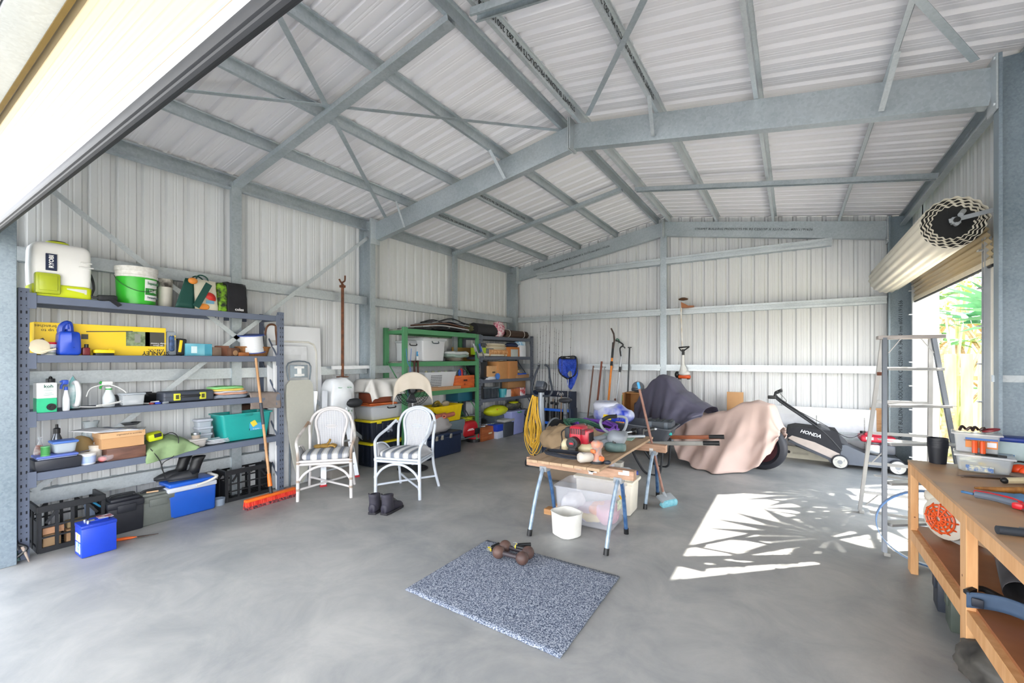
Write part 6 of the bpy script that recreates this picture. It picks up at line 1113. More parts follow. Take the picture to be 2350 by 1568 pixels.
for k, (u, v) in enumerate(rods):
    yy = 7.86 if k != 9 else 7.62; a = OY(u, v, yy + .06); b_ = V((max(x0 + .05, min(x1 - .05, a.x)), yy - .04, .08)); t = thing('fishing_rod', 'thin dark fishing rod ' + names[k], 'fishing rod', (0, 0, 0), 0, 'fishing rods')
    q = MB(); q.cyl(b_.lerp(a, .3), a, .006, .002, 6); q.m(0); q.build('blank', M('#2f3034', rough=.4, c2='#55565a'), t); q = MB(); q.cyl(b_, b_.lerp(a, .3), .012, .01, 8); q.build('grip', M('#9a7a5c' if k % 3 == 0 else '#1c1c1e', rough=.7), t)
    q = MB(); [q.cyl(b_.lerp(a, f) + V((0, -.008, -.006)), b_.lerp(a, f) + V((0, -.008, .006)), .008 - f * .004, seg=6) for f in (.42, .55, .66, .75, .83, .9, .96)]; q.build('line_guide', BLACK, t)
    if k % 2 == 0: c_ = b_.lerp(a, .26) + V((0, -.045, 0)); q = MB(); q.cyl(c_ + V((-.025, 0, 0)), c_ + V((.025, 0, 0)), .03); q.tube([c_ + V((.02, 0, 0)), c_ + V((.05, 0, .0)), c_ + V((.05, 0, .04))], .005, 6); q.build('reel', M('#3a3d44', rough=.3, metal=.5), t)
# line trimmer hung on the wall
t = thing('line_trimmer', 'white and orange line trimmer hanging upside down on the back wall', 'trimmer', (0, 0, 0)); Yt = 7.93; P = lambda u, v, dy=0: OY(u, v, Yt + dy)
q = MB(); q.tube(spl([P(1564, 695), P(1563, 730), P(1566, 800), P(1568, 830)]), .013, 8); q.build('shaft', M('#d9cdbb', rough=.4, c2='#e8e6e2', scale=9), t); q = MB(); q.lathe([(.02, 0), (.075, .012), (.08, .03), (.03, .05)], P(1568, 690), 20); q.build('spool_head', M('#5a3c22', rough=.7), t)
q = MB(); g = [P(1564, 694), P(1573, 698), P(1580, 702), P(1593, 702), P(1590, 705), P(1576, 707), P(1565, 707)]; q.add([p + V((0, -.05, 0)) for p in g] + [p + V((0, .05, 0)) for p in g], [tuple(range(7)), tuple(range(13, 6, -1))] + [(i, (i + 1) % 7, 7 + (i + 1) % 7, 7 + i) for i in range(7)]); q.build('guard', M('#a8683c', rough=.5), t, smooth=0)
q = MB(); q.tube(spl([P(1558, 798, -.05), P(1568, 797, -.09), P(1582, 796, -.05)]), .012, 8); q.tube(spl([P(1558, 798, -.05), P(1566, 806), P(1582, 796, -.05)]), .01, 8); q.cyl(P(1568, 802), P(1568, 815), .022); q.build('loop_handle', BLACK, t)
q = MB(); q.cyl(P(1567, 815), P(1567, 838), .02, .03); q.cyl(P(1567, 836), P(1569, 858), .03, .085); q.ell(P(1570, 857), (.095, .08, .05)); q.build('motor_housing', M('#e2e2de', rough=.4), t); q = MB(); q.box(P(1571, 865), (.19, .13, .06), .02); q.build('motor_cover', M('#e0591c', rough=.4), t)
q = MB(); q.ell(P(1554, 860), (.04, .05, .06)); q.cyl(P(1560, 866), P(1560, 871), .03); q.cyl(P(1580, 864), P(1580, 871), .025); q.build('fuel_cap', BLACK, t)
# helmets on carton
p = OY(1461, 0, 7.6); w = OY(1482, 0, 7.6).x - OY(1440, 0, 7.6).x; t = thing('open_carton', 'open brown carton on its side holding a helmet by back wall', 'box', (p.x, 7.6, .36)); hh = OY(1460, 900, 7.6).z - .36
q = MB(); q.box((0, 0, hh - .01), (w, .3, .015)); q.box((-w / 2, 0, hh / 2), (.012, .3, hh)); q.box((w / 2, 0, hh / 2), (.012, .3, hh)); q.box((0, .15, hh / 2), (w, .012, hh)); q.box((0, 0, .006), (w, .3, .012)); q.build('carton', CARD2, t, smooth=0); q = MB(); q.grid(lambda u, v: (-w / 2 - .02 * v + .02, -.15 - .12 * v, hh * (1 - .9 * u)), 2, 2); q.build('flap', CARD2, t, solid=.005)
q = MB(); q.box((0, 0, .175), (.5, .34, .35), .01); one(q, 'carton', M('#6e6a62', rough=.8), 'carton under the open brown carton', 'box', (p.x, 7.62, 0))
for k, (z, s, lab, y) in enumerate(((.375, .85, 'grey blue helmet inside the open brown carton', -.02), (.36 + hh + .005, .8, 'grey helmet with visor on top of the open carton', 0.))):
    t = thing('helmet', lab, 'helmet', (p.x + .03, 7.58 + y, z)); q = MB(); q.at(sc=s); q.ell((0, 0, .1), (.13, .15, .13), f=lambda d: 1 if d.z > -.6 else .9); q.build('shell', M('#6c7f96' if k == 0 else '#777b82', rough=.3), t); q = MB(); q.at(sc=s); q.box((0, -.14, .06), (.2, .03, .07), .02); q.build('visor', M('#c9ccd2' if k == 0 else '#44474d', rough=.2), t)
q = MB(); q.box((0, 0, .2), (.24, .02, .4), .003); o = one(q, 'cardboard_sheet', CARD, 'piece of brown cardboard leaning behind the covered motorbike', 'cardboard', OY(1687, 0, 7.95) * 1.0); o.location.z = .56
q = MB(); q.box((0, 0, .28), (.4, .18, .56), .004); p = OY(1687, 0, 7.93); one(q, 'carton', M('#8a7a66', rough=.8), 'carton hidden behind the motorbike under the cardboard piece', 'box', (p.x, 7.9, 0))
# ================================================================== EXERCISE BIKE AND CORD
t = thing('exercise_bike', 'grey exercise bike with curved handlebars behind the trestle table', 'exercise bike', (-2.9, 5.24, 0), radians(-3)); BG = M('#8d949c', rough=.4, metal=.3)
q = MB(); q.cyl((-.2, 0, .05), (.2, 0, .05), .045, seg=14); q.m(1).cyl((-.24, 0, .05), (-.2, 0, .05), .05); q.cyl((.2, 0, .05), (.24, 0, .05), .05); q.build('front_foot', [BG, BLK2], t); q = MB(); q.cyl((-.2, 1.0, .05), (.2, 1.0, .05), .045, seg=14); q.build('rear_foot', BG, t)
q = MB(); q.tube(spl([(0, .12, .3), (0, .03, .55), (0, .0, .8), (0, .0, 1.04)]), .042, 10); q.build('mast', BG, t); q = MB(); q.cyl((0, .16, .2), (0, .08, .42), .075, .055, 14); q.build('mast_boot', M('#2b3850', rough=.5), t)
q = MB(); q.cyl((-.05, .45, .36), (.05, .45, .36), .26, seg=32); q.box((0, .5, .3), (.1, .8, .18), .06); q.build('flywheel_housing', BLK2, t); q = MB(); q.tube([(-.056, .45 + .27 * cos(2 * pi * k / 32), .36 + .27 * sin(2 * pi * k / 32)) for k in range(33)], .014, 6); q.tube(spl([(0, 0, .06), (0, .14, .14), (0, .3, .2)]), .035, 8); q.build('frame', BG, t)
q = MB(); q.box((0, .0, 1.12), (.17, .11, .15), .05, 3, rot=(-.5, 0, 0)); q.m(1).box((0, -.02, 1.15), (.12, .06, .09), .01, rot=(-.5, 0, 0)); q.build('console', [M('#2c3038', rough=.4), M('#4c525c', rough=.3)], t)
for s in (-1, 1): q = MB(); q.tube(spl([(0, 0, 1.0), (s * .1, -.02, 1.0), (s * .15, .0, 1.08), (s * .135, .04, 1.25), (s * .1, .1, 1.4), (s * .04, .0, 1.43)] if s < 0 else [(0, 0, 1.0), (.13, -.02, 1.0), (.17, .0, 1.08), (.1, .06, 1.25), (.06, .1, 1.38), (.02, .06, 1.42)]), .0155, 8); q.build('handlebar', M('#303640', rough=.4), t)
q = MB(); q.cyl((0, .72, .3), (0, .66, .84), .03, seg=12); q.m(1).cyl((0, .715, .5), (0, .68, .68), .034, seg=12); q.cyl((.03, .71, .42), (.07, .71, .42), .025); q.build('seat_post', [BG, M('#565c66')], t)
q = MB(); q.ell((0, .66, .88), (.1, .15, .04), f=lambda d: 1 - .3 * max(0, -d.y)); q.build('saddle', M('#33353b', rough=.4), t)
for s in (-1, 1): q = MB(); q.box((s * .1, .4 + s * .12, .3 + s * .1), (.02, .2, .03), .005, rot=(s * .8, 0, 0)); q.box((s * .16, .33 + s * .2, .3 + s * .18), (.09, .08, .025), .005); q.build('pedal', BLACK, t)
random.seed(11); q = MB()
for k in range(17):
    f = (k - 8) / 8; yy = random.uniform(-.04, .05); L_ = random.uniform(.58, .8); w_ = random.uniform(.25, 1.)
    q.tube(spl([(-.1 + .03 * f, -.02 + yy * .3, 1.0), (-.1 + .05 * f - .06 * w_, yy - .03, .75), (-.1 - .12 * w_ + .04 * f, yy - .03, 1.0 - L_ * .75), (-.1 + .02 * f, yy - .04, 1.0 - L_ - .02), (-.1 + .13 * w_ + .02 * f, yy - .03, 1.0 - L_ * .75), (-.1 + .07 * w_ + .03 * f, yy - .03, .75), (-.08 + .03 * f, .03 + yy * .3, 1.0)], 6), .0058, 6)
q.tube(spl([(-.08, -.05, .35), (-.1, -.06, .2), (.0, -.08, .14), (.03, -.05, .18)]), .0058, 6)
one(q, 'extension_cord', M('#e3b53c', rough=.5, var=.06), 'yellow extension cord looped over the exercise bike handlebar', 'cord', t.location, radians(-3))
# ================================================================== WHEELBARROW
WB = M('#4c5058', rough=.5, var=.05); t = thing('wheelbarrow', 'grey wheelbarrow with wooden handles in front of the covered motorbike', 'wheelbarrow', (-1.8, 5.95, 0), radians(1))
q = MB(); TP = [(-.62, -.27, .67), (-.62, .27, .67), (.5, .33, .60), (.5, -.33, .60)]; BT = [(-.28, -.17, .36), (-.28, .17, .36), (.34, .2, .33), (.34, -.2, .33)]
def rq(Q, n=5, R=.09):
    out = []; m_ = len(Q)
    for i in range(m_):
        p, a, b_ = V(Q[i]), V(Q[i - 1]), V(Q[(i + 1) % m_]); a = p + (a - p).normalized() * R; b_ = p + (b_ - p).normalized() * R
        out += [a * (1 - s) ** 2 + p * 2 * s * (1 - s) + b_ * s * s for s in [k / n for k in range(n + 1)]]
    return out
o1 = rq(TP); ob = rq(BT); ce = V((0, 0, 0)); sc_ = lambda R, f, dz: [V((p.x * f, p.y * f, p.z + dz)) for p in R]
q.rings([ob, o1, sc_(o1, 1.03, .0), sc_(o1, 1.03, .012), sc_(o1, .985, .012), sc_(ob, .97, .01)]); q.build('tray', WB, t, smooth=50)
for s in (-1, 1):
    q = MB(); q.box((.55, s * .25, .44), (.95, .042, .05), .01, rot=(0, -.1, 0)); q.build('handle', M('#8a4a2c' if s > 0 else '#8b8a86', rough=.5, c2='#a45a34' if s > 0 else '#9c9a94', scale=6), t)
    q = MB(); q.cyl((.88, s * .25, .474), (1.06, s * .25, .492), .029, seg=10); q.build('hand_grip', BLACK, t)
    q = MB(); q.tube(spl([(-.05, s * .2, .36), (.1, s * .24, .12), (.2, s * .25, .015), (.34, s * .25, .015), (.38, s * .24, .12), (.4, s * .22, .42)]), .014, 8); q.build('leg', BLK2, t)
q = MB(); q.tube([(-.05, -.2, .36), (-.55, -.07, .2)], .014, 6); q.tube([(-.05, .2, .36), (-.55, .07, .2)], .014, 6); q.cyl((-.55, -.09, .2), (-.55, .09, .2), .012); q.build('wheel_fork', BLK2, t)
def wheel(par, c, r, wd, ax, tyre, rim, treads=0, name='wheel'):
    q = MB(); R = Matrix.Rotation(ax, 4, 'Z'); q.T = Matrix.Translation(V(c)) @ R
    n = 32; pf = [(-wd * .3, r * .68), (-wd * .5, r * .8), (-wd * .42, r * .94), (-wd * .2, r), (wd * .2, r), (wd * .42, r * .94), (wd * .5, r * .8), (wd * .3, r * .68)]
    q.rings([[(rr_ * cos(2 * pi * k / n), y, rr_ * sin(2 * pi * k / n)) for k in range(n)] for y, rr_ in pf + pf[:1]], True, False, False)
    if treads:
        for k in range(treads): a = 2 * pi * k / treads; q.box((r * cos(a), 0, r * sin(a)), (.02, wd * .8, .016), rot=(0, -a, .3))
    o = q.build(name, tyre, par, smooth=50); q = MB(); q.T = Matrix.Translation(V(c)) @ R; q.cyl((0, -wd * .22, 0), (0, wd * .22, 0), r * .7, seg=24); q.cyl((0, -wd * .4, 0), (0, wd * .4, 0), r * .22, seg=14); q.build('rim', rim, o, smooth=40); return o
wheel(t, (-.55, 0, .2), .2, .09, 0, BLACK, M('#c9c4b8', rough=.4), 22)
t2 = thing('feed_sack', 'blue and white plastic sack lying open in the wheelbarrow', 'sack', (-2.12, 5.93, .56), radians(-12))
q = MB(); q.sbox((0, 0, .14), (.56, .38, .34), 2.6, 36, 18, f=lambda p: (p[0] + .03 * nz(p[1] * 8, p[2] * 8), p[1] + .03 * nz(p[0] * 8, p[2] * 8, 3), p[2] * (1 - .35 * p[0] / .28) + .035 * nz(p[0] * 9, p[1] * 9))); q.build('sack', M('#2440c4', rough=.35, c2='#c7cde0', scale=4.2), t2, smooth=180)
q = MB(); q.lathe([(.1, .2), (.19, .22), (.2, .29), (.15, .34), (.09, .26), (.01, .22)], (-.12, 0, .0), 26, .95, .9, False); q.build('open_mouth', M('#d5d8e6', rough=.4, var=.06), t2, smooth=180)
q = MB(); q.box((.02, -.195, .14), (.13, .006, .07), .003, rot=(-.25, 0, 0)); q.m(1).box((.2, -.17, .06), (.12, .006, .07), .003, rot=(-.3, 0, .25)); q.build('printed_panel', [YEL, M('#e0562a', c2='#e8b83a', scale=20)], t2); text(t2, 'NI', .1, (.19, -.2, .15), (pi / 2 - .3, .3, .2), M('#22309a'), bold=.003); text(t2, 'rna', .05, (.02, -.202, .14), (pi / 2 - .25, 0, 0), M('#2a2a4a'))
t2 = thing('tool_case', 'dark grey ribbed tool case resting in the back of wheelbarrow', 'tool case', (-1.5, 5.98, .5), radians(4)); q = MB(); q.box((0, 0, .09), (.36, .26, .18), .02); q.build('shell', M('#3b434b', rough=.5), t2); q = MB(); [q.box((x, -.132, .1), (.05, .014, .14), .005) for x in (-.1, .1)]; q.build('latch', M('#55606a', rough=.4), t2); q = MB(); [q.box((x, 0, .185), (.03, .25, .012), .004) for x in (-.14, -.04, .04, .14)]; q.build('rib', M('#2a3036'), t2)
q = MB(); q.box((0, 0, .02), (.1, .06, .03), .01, rot=(.2, .3, .4)); one(q, 'teal_glove', M('#3ab8b0', rough=.6), 'small teal item next to the ribbed tool case in wheelbarrow', 'glove', (-1.36, 5.84, .52))
# ================================================================== COVERED MOTORBIKE
A, B = V((-2.05, 7.35, 0)), V((-.33, 6.83, 0)); ax = (B - A); Lb = ax.length; ax.normalize(); nr = V((ax.y, -ax.x, 0))      # nr faces the viewer
t = thing('motorcycle', 'motorbike hidden under two covers, rear tyre showing', 'motorcycle', A, atan2(ax.y, ax.x))
wheel(t, (.1, 0, .3), .3, .1, 0, BLACK, M('#9a9da2', rough=.3, metal=.7)); wheel(t, (Lb - .03, 0, .31), .31, .14, 0, M('#2b2c33', rough=.6), M('#4b2028', rough=.4), 0)
q = MB(); q.box((Lb * .5, 0, .4), (.5, .26, .36), .05); q.box((Lb * .45, 0, .6), (.4, .16, .12), .06); q.box((Lb * .72, 0, .6), (.5, .16, .1), .04); q.tube([(.1, 0, .3), (.3, 0, 1.0)], .03, 8); q.tube([(.3, -.16, 1.02), (.3, .16, 1.02)], .014, 8); q.build('body', M('#3a2026', rough=.4), t)
q = MB(); q.cyl((Lb * .5, -.14, .28), (Lb * .85, -.14, .32), .045); q.build('exhaust', STEEL, t)
def prof(T, s):
    for (s0, v0), (s1, v1) in zip(T, T[1:]):
        if s0 <= s <= s1: f = (s - s0) / (s1 - s0); f = f * f * (3 - 2 * f); return v0 + (v1 - v0) * f
    return T[-1][1] if s > T[-1][0] else T[0][1]
def cover(name, label, mat, s0, s1, top, hw, hem, out, seed, fold, nu=60, nv=56, lag=0.):
    q = MB()
    def f(u, v):
        s = lerp(s0, s1, v); s += lag * max(0, (abs(u - .5) * 2 - .3)) * (1 if u < .5 else .4) * (v - .2)
        h, w, hm, ou = prof(top, s), prof(hw, s), prof(hem, s), prof(out, s)
        side = -1 if u < .5 else 1; r = abs(u - .5) * 2; d = nr * (-side)
        if r < .22: k = r / .22; z = h - .03 * k * k; off = w * k
        else:
            k = (r - .22) / .78; z = lerp(h - .03, hm, k); off = w + (ou if side < 0 else ou * .4) * k ** 1.3
            off += fold * (sin(s * 34 + seed + 2.2 * k) * .5 + nz(s * 9 + seed, k * 2, seed) + .5 * nz(s * 20, k * 5, seed)) * min(1, k * 1.8)
        z += .012 * nz(s * 12, r * 6, seed)
        return A + ax * (s * Lb) + d * off + V((0, 0, max(z, .012 + .01 * abs(nz(s * 9, seed)))))
    q.grid(f, nu, nv); return one(q, name, mat, label, 'cover', smooth=180, solid=.004)
cover('motorcycle_cover', 'dusty pink sheet covering the rear half of motorbike', M('#cdb3a8', rough=.8, var=.04, scale=5), 
 .30, 1.13, [(.3, .74), (.42, .74), (.55, .68), (.7, .74), (.88, .9), (.97, .93), (1.05, .9), (1.13, .6)], [(.3, .1), (.5, .12), (1.09, .11)], [(.3, .5), (.38, .35), (.5, .08), (.7, .012), (.95, .012), (1.03, .1), (1.08, .26), (1.13, .46)], [(.3, .3), (.45, .4), (.6, .55), (.8, .66), (.94, .42), (1.03, .22), (1.13, .08)], 2.0, .085)
cover('motorcycle_cover', 'dark grey fitted cover over the front half of motorbike', M('#5a586a', rough=.45, var=.1, scale=9), -.12, .60, [(-.12, .75), (-.02, 1.0), (.1, 1.18), (.16, 1.25), (.24, 1.22), (.36, 1.0), (.5, .86), (.6, .79)], [(-.12, .05), (.1, .1), (.2, .14), (.35, .21), (.6, .19)], [(-.12, .3), (.1, .2), (.4, .42), (.6, .66)], [(-.12, .1), (.15, .3), (.45, .4), (.6, .14)], 7.0, .075)
# ================================================================== TRESTLE TABLE
TBM = M('#a5836b', rough=.75, c2='#b8937a', scale=6, stretch=(2, 8, 8)); PIPE = M('#7f93a8', rough=.45, metal=.35, c2='#9fb0c0', scale=20); PIPB = M('#2f527e', rough=.45, c2='#4a6c94', scale=20)
for k, (yc, x0, x1, lab, zb) in enumerate(((3.43, -2.03, -1.05, 'paint splashed trestle at the near end of the board table', .575), (4.62, -2.0, -1.09, 'paint splashed trestle at the far end of the board table', .575))):
    t = thing('trestle', lab, 'trestle', (0, yc, 0), 0, 'table trestles')
    q = MB(); q.box(((x0 + x1) / 2, 0, zb), (x1 - x0, .075, .075), .004); q.build('beam', TBM, t, smooth=20)
    q = MB(); random.seed(k); [q.box((random.uniform(x0 + .3, x1), -.0385, zb + random.uniform(-.02, .02)), (random.uniform(.02, .06), .002, random.uniform(.015, .04)), .001) for _ in range(7)]; q.build('paint_splash', M('#d9d9d6', rough=.6), t, smooth=0); 
    for xl in (x0 + .17, x1 - .13):
        q = MB(); q.box((xl, 0, zb - .05), (.07, .085, .05), .006); q.build('bracket', GREY, t)
        for s in (-1, 1): q = MB(); q.tube(spl([(xl, s * .02, zb - .045), (xl, s * .06, zb - .08), (xl - .01, s * .15, .3), (xl - .02, s * .24, .02)], 4), .0165, 10); o = q.build('leg', PIPE if s < 0 else PIPB, t); q = MB(); q.cyl((xl - .02, s * .243, 0), (xl - .018, s * .232, .05), .021, seg=12); q.build('foot_cap', BLACK, o)
ZB = .616; t = thing('board_table_top', 'grooved timber board laid over two trestles', 'board', (-1.61, 4.05, ZB), radians(1))
q = MB()
for k in range(6): q.box((-.275 + .11 * k, 0, .012), (.107, 1.66, .024), .002, 1)
q.box((0, 0, .008), (.65, 1.65, .014)); q.build('board', M('#b59a7c', rough=.7, c2='#a88c70', scale=3, stretch=(8, 1, 8)), t, smooth=0)
ZT = ZB + .025
def on(u, v, z=ZT): return FL(u, v, z)
# red four stroke brush cutter
p = on(1322, 1042); t = thing('brush_cutter', 'red engined brush cutter with loop handle lying on the board table', 'brush cutter', p, 0)
q = MB(); q.box((-.02, .1, .16), (.13, .17, .17), .03, 3); q.box((.07, .1, .15), (.07, .15, .13), .02); q.build('engine_cowl', M('#b82638', rough=.35, var=.05), t, smooth=40)
q = MB(); [q.box((.0 + .018 * i, .012, .2 - .0), (.008, .006, .05), .001) for i in range(-4, 5)]; [q.box((.108, .05 + .018 * i, .15), (.004, .008, .08), .001) for i in range(6)]; q.build('cooling_slot', BLACK, t, smooth=0)
q = MB(); q.cyl((-.02, .03, .1), (-.02, -.05, .1), .055, seg=20); q.m(1).cyl((-.02, -.05, .1), (-.02, -.058, .1), .03, seg=16); q.m(2).box((-.02, -.06, .1), (.035, .004, .016)); q.m(0).box((-.02, -.02, .03), (.08, .07, .06), .015); q.build('starter_housing', [BLACK, M('#3a3c40', metal=.4), RED], t, smooth=40)
q = MB(); q.box((-.11, .1, .17), (.07, .1, .11), .02); q.build('air_filter', BLK2, t); q = MB(); q.ell((.09, .06, .05), (.11, .06, .045)); q.ell((-.12, .05, .06), (.05, .06, .06)); q.build('fuel_tank', M('#d6c9a4', rough=.4), t, smooth=180)
q = MB(); q.cyl((.1, .15, .11), (.17, .25, .13), .03, .024); q.cyl((.17, .25, .13), (.42, .68, .1), .014); q.m(1).cyl((.2, .3, .128), (.28, .43, .118), .0165); q.build('drive_shaft', [M('#9da4ac', rough=.35, metal=.5), M('#e2c43a', c2='#d9d4c0', scale=40)], t)
q = MB(); q.tube(spl([(.24, .38, .12), (.14, .3, .2), (.12, .32, .28), (.24, .42, .31), (.3, .5, .28), (.29, .47, .18), (.24, .38, .12)], 6), .013, 8); q.build('loop_handle', M('#8c939b', rough=.4), t); q = MB(); q.tube(spl([(.125, .32, .275), (.17, .36, .305), (.23, .415, .31)]), .019, 8); q.build('grip', BLACK, t)
q = MB(); q.tube(spl([(-.1, .1, .22), (-.17, .06, .18), (-.15, .02, .1), (-.16, .0, .02)]), .006, 6); q.build('throttle_cable', BLACK, t)
p = on(1362, 1064); t = thing('orbital_sander', 'orange and grey orbital sander with dust canister on the board table', 'sander', p, radians(-25))
q = MB(); q.cyl((0, .04, 0), (0, .04, .02), .06, seg=24); q.m(1).lathe([(.055, .02), (.05, .05), (.036, .075), (.036, .12), (.048, .135), (.05, .165), (.03, .185), (.004, .188)], (0, .04, 0), 22); q.build('body', [BLK2, M('#d98a68', rough=.5, c2='#8f8c8c', scale=14)], t, smooth=50); q = MB(); q.box((0, -.005, .1), (.05, .02, .03), .006); q.cyl((.06, .02, .05), (.085, .02, .05), .02); q.build('orange_panel', M('#ec7f4c', rough=.4), t)
q = MB(); q.at((-.0, -.01, .055), (radians(90), 0, radians(-20))); q.lathe([(.028, 0), (.04, .02), (.042, .11), (.03, .125), (.004, .128)], seg=20); q.at(); q.build('dust_canister', M('#cfc8bd', rough=.4, alpha=.95), t); text(t, 'AEG', .03, (-.0, -.11, .098), (radians(20), 0, -.35), M('#8a8a8a'))
q = MB(); c_ = V((-.02, .1, .14)); q.tube(spl([c_, (-.06, .1, .12), (-.08, .02, .05), (-.1, -.04, .012)]), .006, 6); q.build('lead_sleeve', BLK2, t)
q = MB(); random.seed(5); L_ = []
for k in range(60): a = k / 60 * 2 * pi * 7; L_.append((.19 * cos(a) + .02 * sin(k * 1.7) - .0, .085 * sin(a) + .016 * cos(k * 2.3), .012 + .02 * abs(sin(k * .37)) + .0005 * k))
q.tube(spl(L_ + [(.2, .02, .03), (.28, -.03, .012), (.33, -.06, .012)], 3), .0048, 5); q.ell((.35, -.068, .016), (.03, .02, .018)); one(q, 'power_cord', M('#2b2f38', rough=.5), 'coiled black power lead with plug in front of the brush cutter', 'cord', on(1302, 1054), radians(12))
t = thing('chain_saw', 'saw with grey cover and dark green bag on the board table', 'saw', on(1412, 1040), radians(20)); q = MB(); q.sbox((0, .08, .05), (.2, .22, .1), 3, 24, 10, f=lambda p: (p[0], p[1], p[2] + .02 * nz(p[0] * 14, p[1] * 14))); q.build('green_bag', M('#5b7472', rough=.6, var=.15), t, smooth=180); q = MB(); q.sbox((.02, .1, .13), (.18, .24, .12), 2.6, 24, 12, f=lambda p: (p[0] + .02 * nz(p[1] * 12, p[2] * 12), p[1], p[2] + .02 * nz(p[0] * 12, p[1] * 12, 2))); q.build('grey_cover', M('#8d949c', rough=.5, var=.12), t, smooth=180)
q = MB(); q.box((-.1, .05, .08), (.14, .03, .07), .015, rot=(0, .15, .35)); q.build('blade_guard', M('#7f858d', rough=.5), t); q = MB(); q.box((-.01, .0, .09), (.03, .02, .1), .006); q.build('strap', BLACK, t)
t = thing('hedge_pole', 'grey pole with black foam ring lying at the far end of board table', 'pole', on(1408, 1004), 0); q = MB(); q.cyl((0, .05, .03), (.32, .52, .05), .015); q.m(1).cyl((.14, .25, .038), (.165, .285, .04), .042, seg=18); q.cyl((.2, .34, .042), (.3, .49, .05), .024); q.m(2).box((.02, .06, .03), (.04, .04, .03), .006); q.build('pole', [STEEL, BLACK, M('#c0452c')], t)
q = MB(); q.box((0, 0, .006), (.36, .3, .012), .002); one(q, 'green_sheet', M('#8fb0a2', rough=.6), 'pale green flat sheet at the far end of the board table', 'sheet', on(1418, 1004), .1)
def pot(label, p, r0, r1, h, n=1, group=None):
    for k in range(n):
        q = MB(); q.lathe([(r0, 0), (r1 * .96, h * .88), (r1, h * .88), (r1, h), (r1 * .93, h), (r0 * .92, .006), (.004, .006)], seg=26, cap1=False); one(q, 'plant_pot', M('#1d2028', rough=.45, var=.1), label if n == 1 else ('bottom black pot of the stack at the bench end', 'second black pot from the bottom at the bench end', 'third black pot from the bottom at the bench end', 'topmost black pot of the stack at the bench end')[k], 'pot', V(p) + V((0, 0, .0001 + k * h * .13)), 0, group)
pot('single black plant pot on the far corner of the board table', on(1470, 1005), .036, .045, .1)
# heaped tarp and hoses behind the table
q = MB(); q.sbox((0, 0, .2), (.66, .6, .4), 5, 24, 8); one(q, 'carton', M('#7a6c5c', rough=.8), 'carton under the tan tarp behind the board table', 'box', (-2.32, 5.0, 0))
q = MB(); q.sbox((0, 0, .1), (.78, .6, .34), 2.4, 44, 20, f=lambda p: (p[0] + .03 * nz(p[1] * 7, p[2] * 7), p[1], max(-.09, p[2] + .1 * abs(nz(p[0] * 6, p[1] * 6, 1)) + .07 * abs(nz(p[0] * 13, p[1] * 11)) - .05))); one(q, 'tan_tarp', M('#9c8466', rough=.85, var=.1), 'crumpled tan tarp heaped behind the board table', 'tarp', (-2.3, 4.95, .41), .3, smooth=180)
def coil(name, label, c, R, n, r, mat, seed, sx=1., tilt=(0, 0, 0)):
    q = MB(); random.seed(seed); L_ = []
    for k in range(n * 14): a = k / 14 * 2 * pi; L_.append((sx * (R + random.uniform(-.03, .03)) * cos(a), (R + random.uniform(-.03, .03)) * sin(a), random.uniform(0, .05)))
    q.tube(spl(L_, 3), r, 6); return one(q, name, mat, label, 'hose', c, tilt)
coil('garden_hose', 'purple hose coil lying on top of the tan tarp', (-2.16, 5.36, .61), .2, 7, .014, M('#6c3fa0', rough=.4), 1, 1.3, (.15, .1, .2)); coil('garden_hose', 'dark green hose coil between tan tarp and purple hose', (-2.2, 5.16, .6), .22, 5, .012, M('#2f5e4a', rough=.5), 2, 1.3, (.1, .25, .1)); q = MB(); q.sbox((0, 0, .29), (.46, .22, .58), 5, 24, 8); one(q, 'carton', M('#75685a', rough=.8), 'carton under the purple hose coil', 'box', (-2.2, 5.44, 0))
# ---- under the table
t = thing('clear_crate', 'open clear tub of coloured cloth under the board table', 'tub', (-1.58, 3.8, 0), radians(2)); q = MB(); q.tub(.56, .4, .335, .92, .004, .035, .012); q.build('body', mat_clear('#e3e6ee', .24, .3), t, smooth=40)
for c_, d_, hx in (((-.17, 0, .12), (.2, .3, .2), '#e9e6ea'), ((-.02, .0, .08), (.2, .3, .12), '#d8c3d2'), ((.08, -.03, .13), (.14, .22, .1), '#e8925a'), ((.04, -.1, .08), (.2, .12, .08), '#e6d29a'), ((.16, 0, .1), (.2, .3, .17), '#e3a9bb')): q = MB(); q.sbox(c_, d_, 2.6, 22, 10, f=lambda p: (p[0], p[1], p[2] + .03 * nz(p[0] * 14, p[1] * 14, d_[0]))); q.build('contents', M(hx, rough=.8), t, smooth=180)
q = MB(); q.tube(spl([(.285, -.05, .29), (.31, -.045, .26), (.31, .045, .26), (.285, .05, .29)]), .009, 6); q.build('clip_handle', M('#d8a21c', rough=.4), t); q = MB(); q.box((.278, -.02, .2), (.003, .11, .09)); q.build('paper_label', M('#dfe3cf', c2='#a8b8a0', scale=40), t, smooth=0)
t = thing('storage_tub', 'cream tub with cream lid behind the open clear tub', 'tub', (-1.57, 4.2, 0), radians(2)); q = MB(); q.box((0, 0, .15), (.54, .26, .3), .02, taper=(1.05, 1.05)); q.build('body', M('#e6dfd0', rough=.4), t); q = MB(); q.box((0, 0, .315), (.6, .32, .035), .012); q.box((.16, 0, .334), (.2, .2, .012), .008); q.build('lid', M('#ece4d0', rough=.4), t)
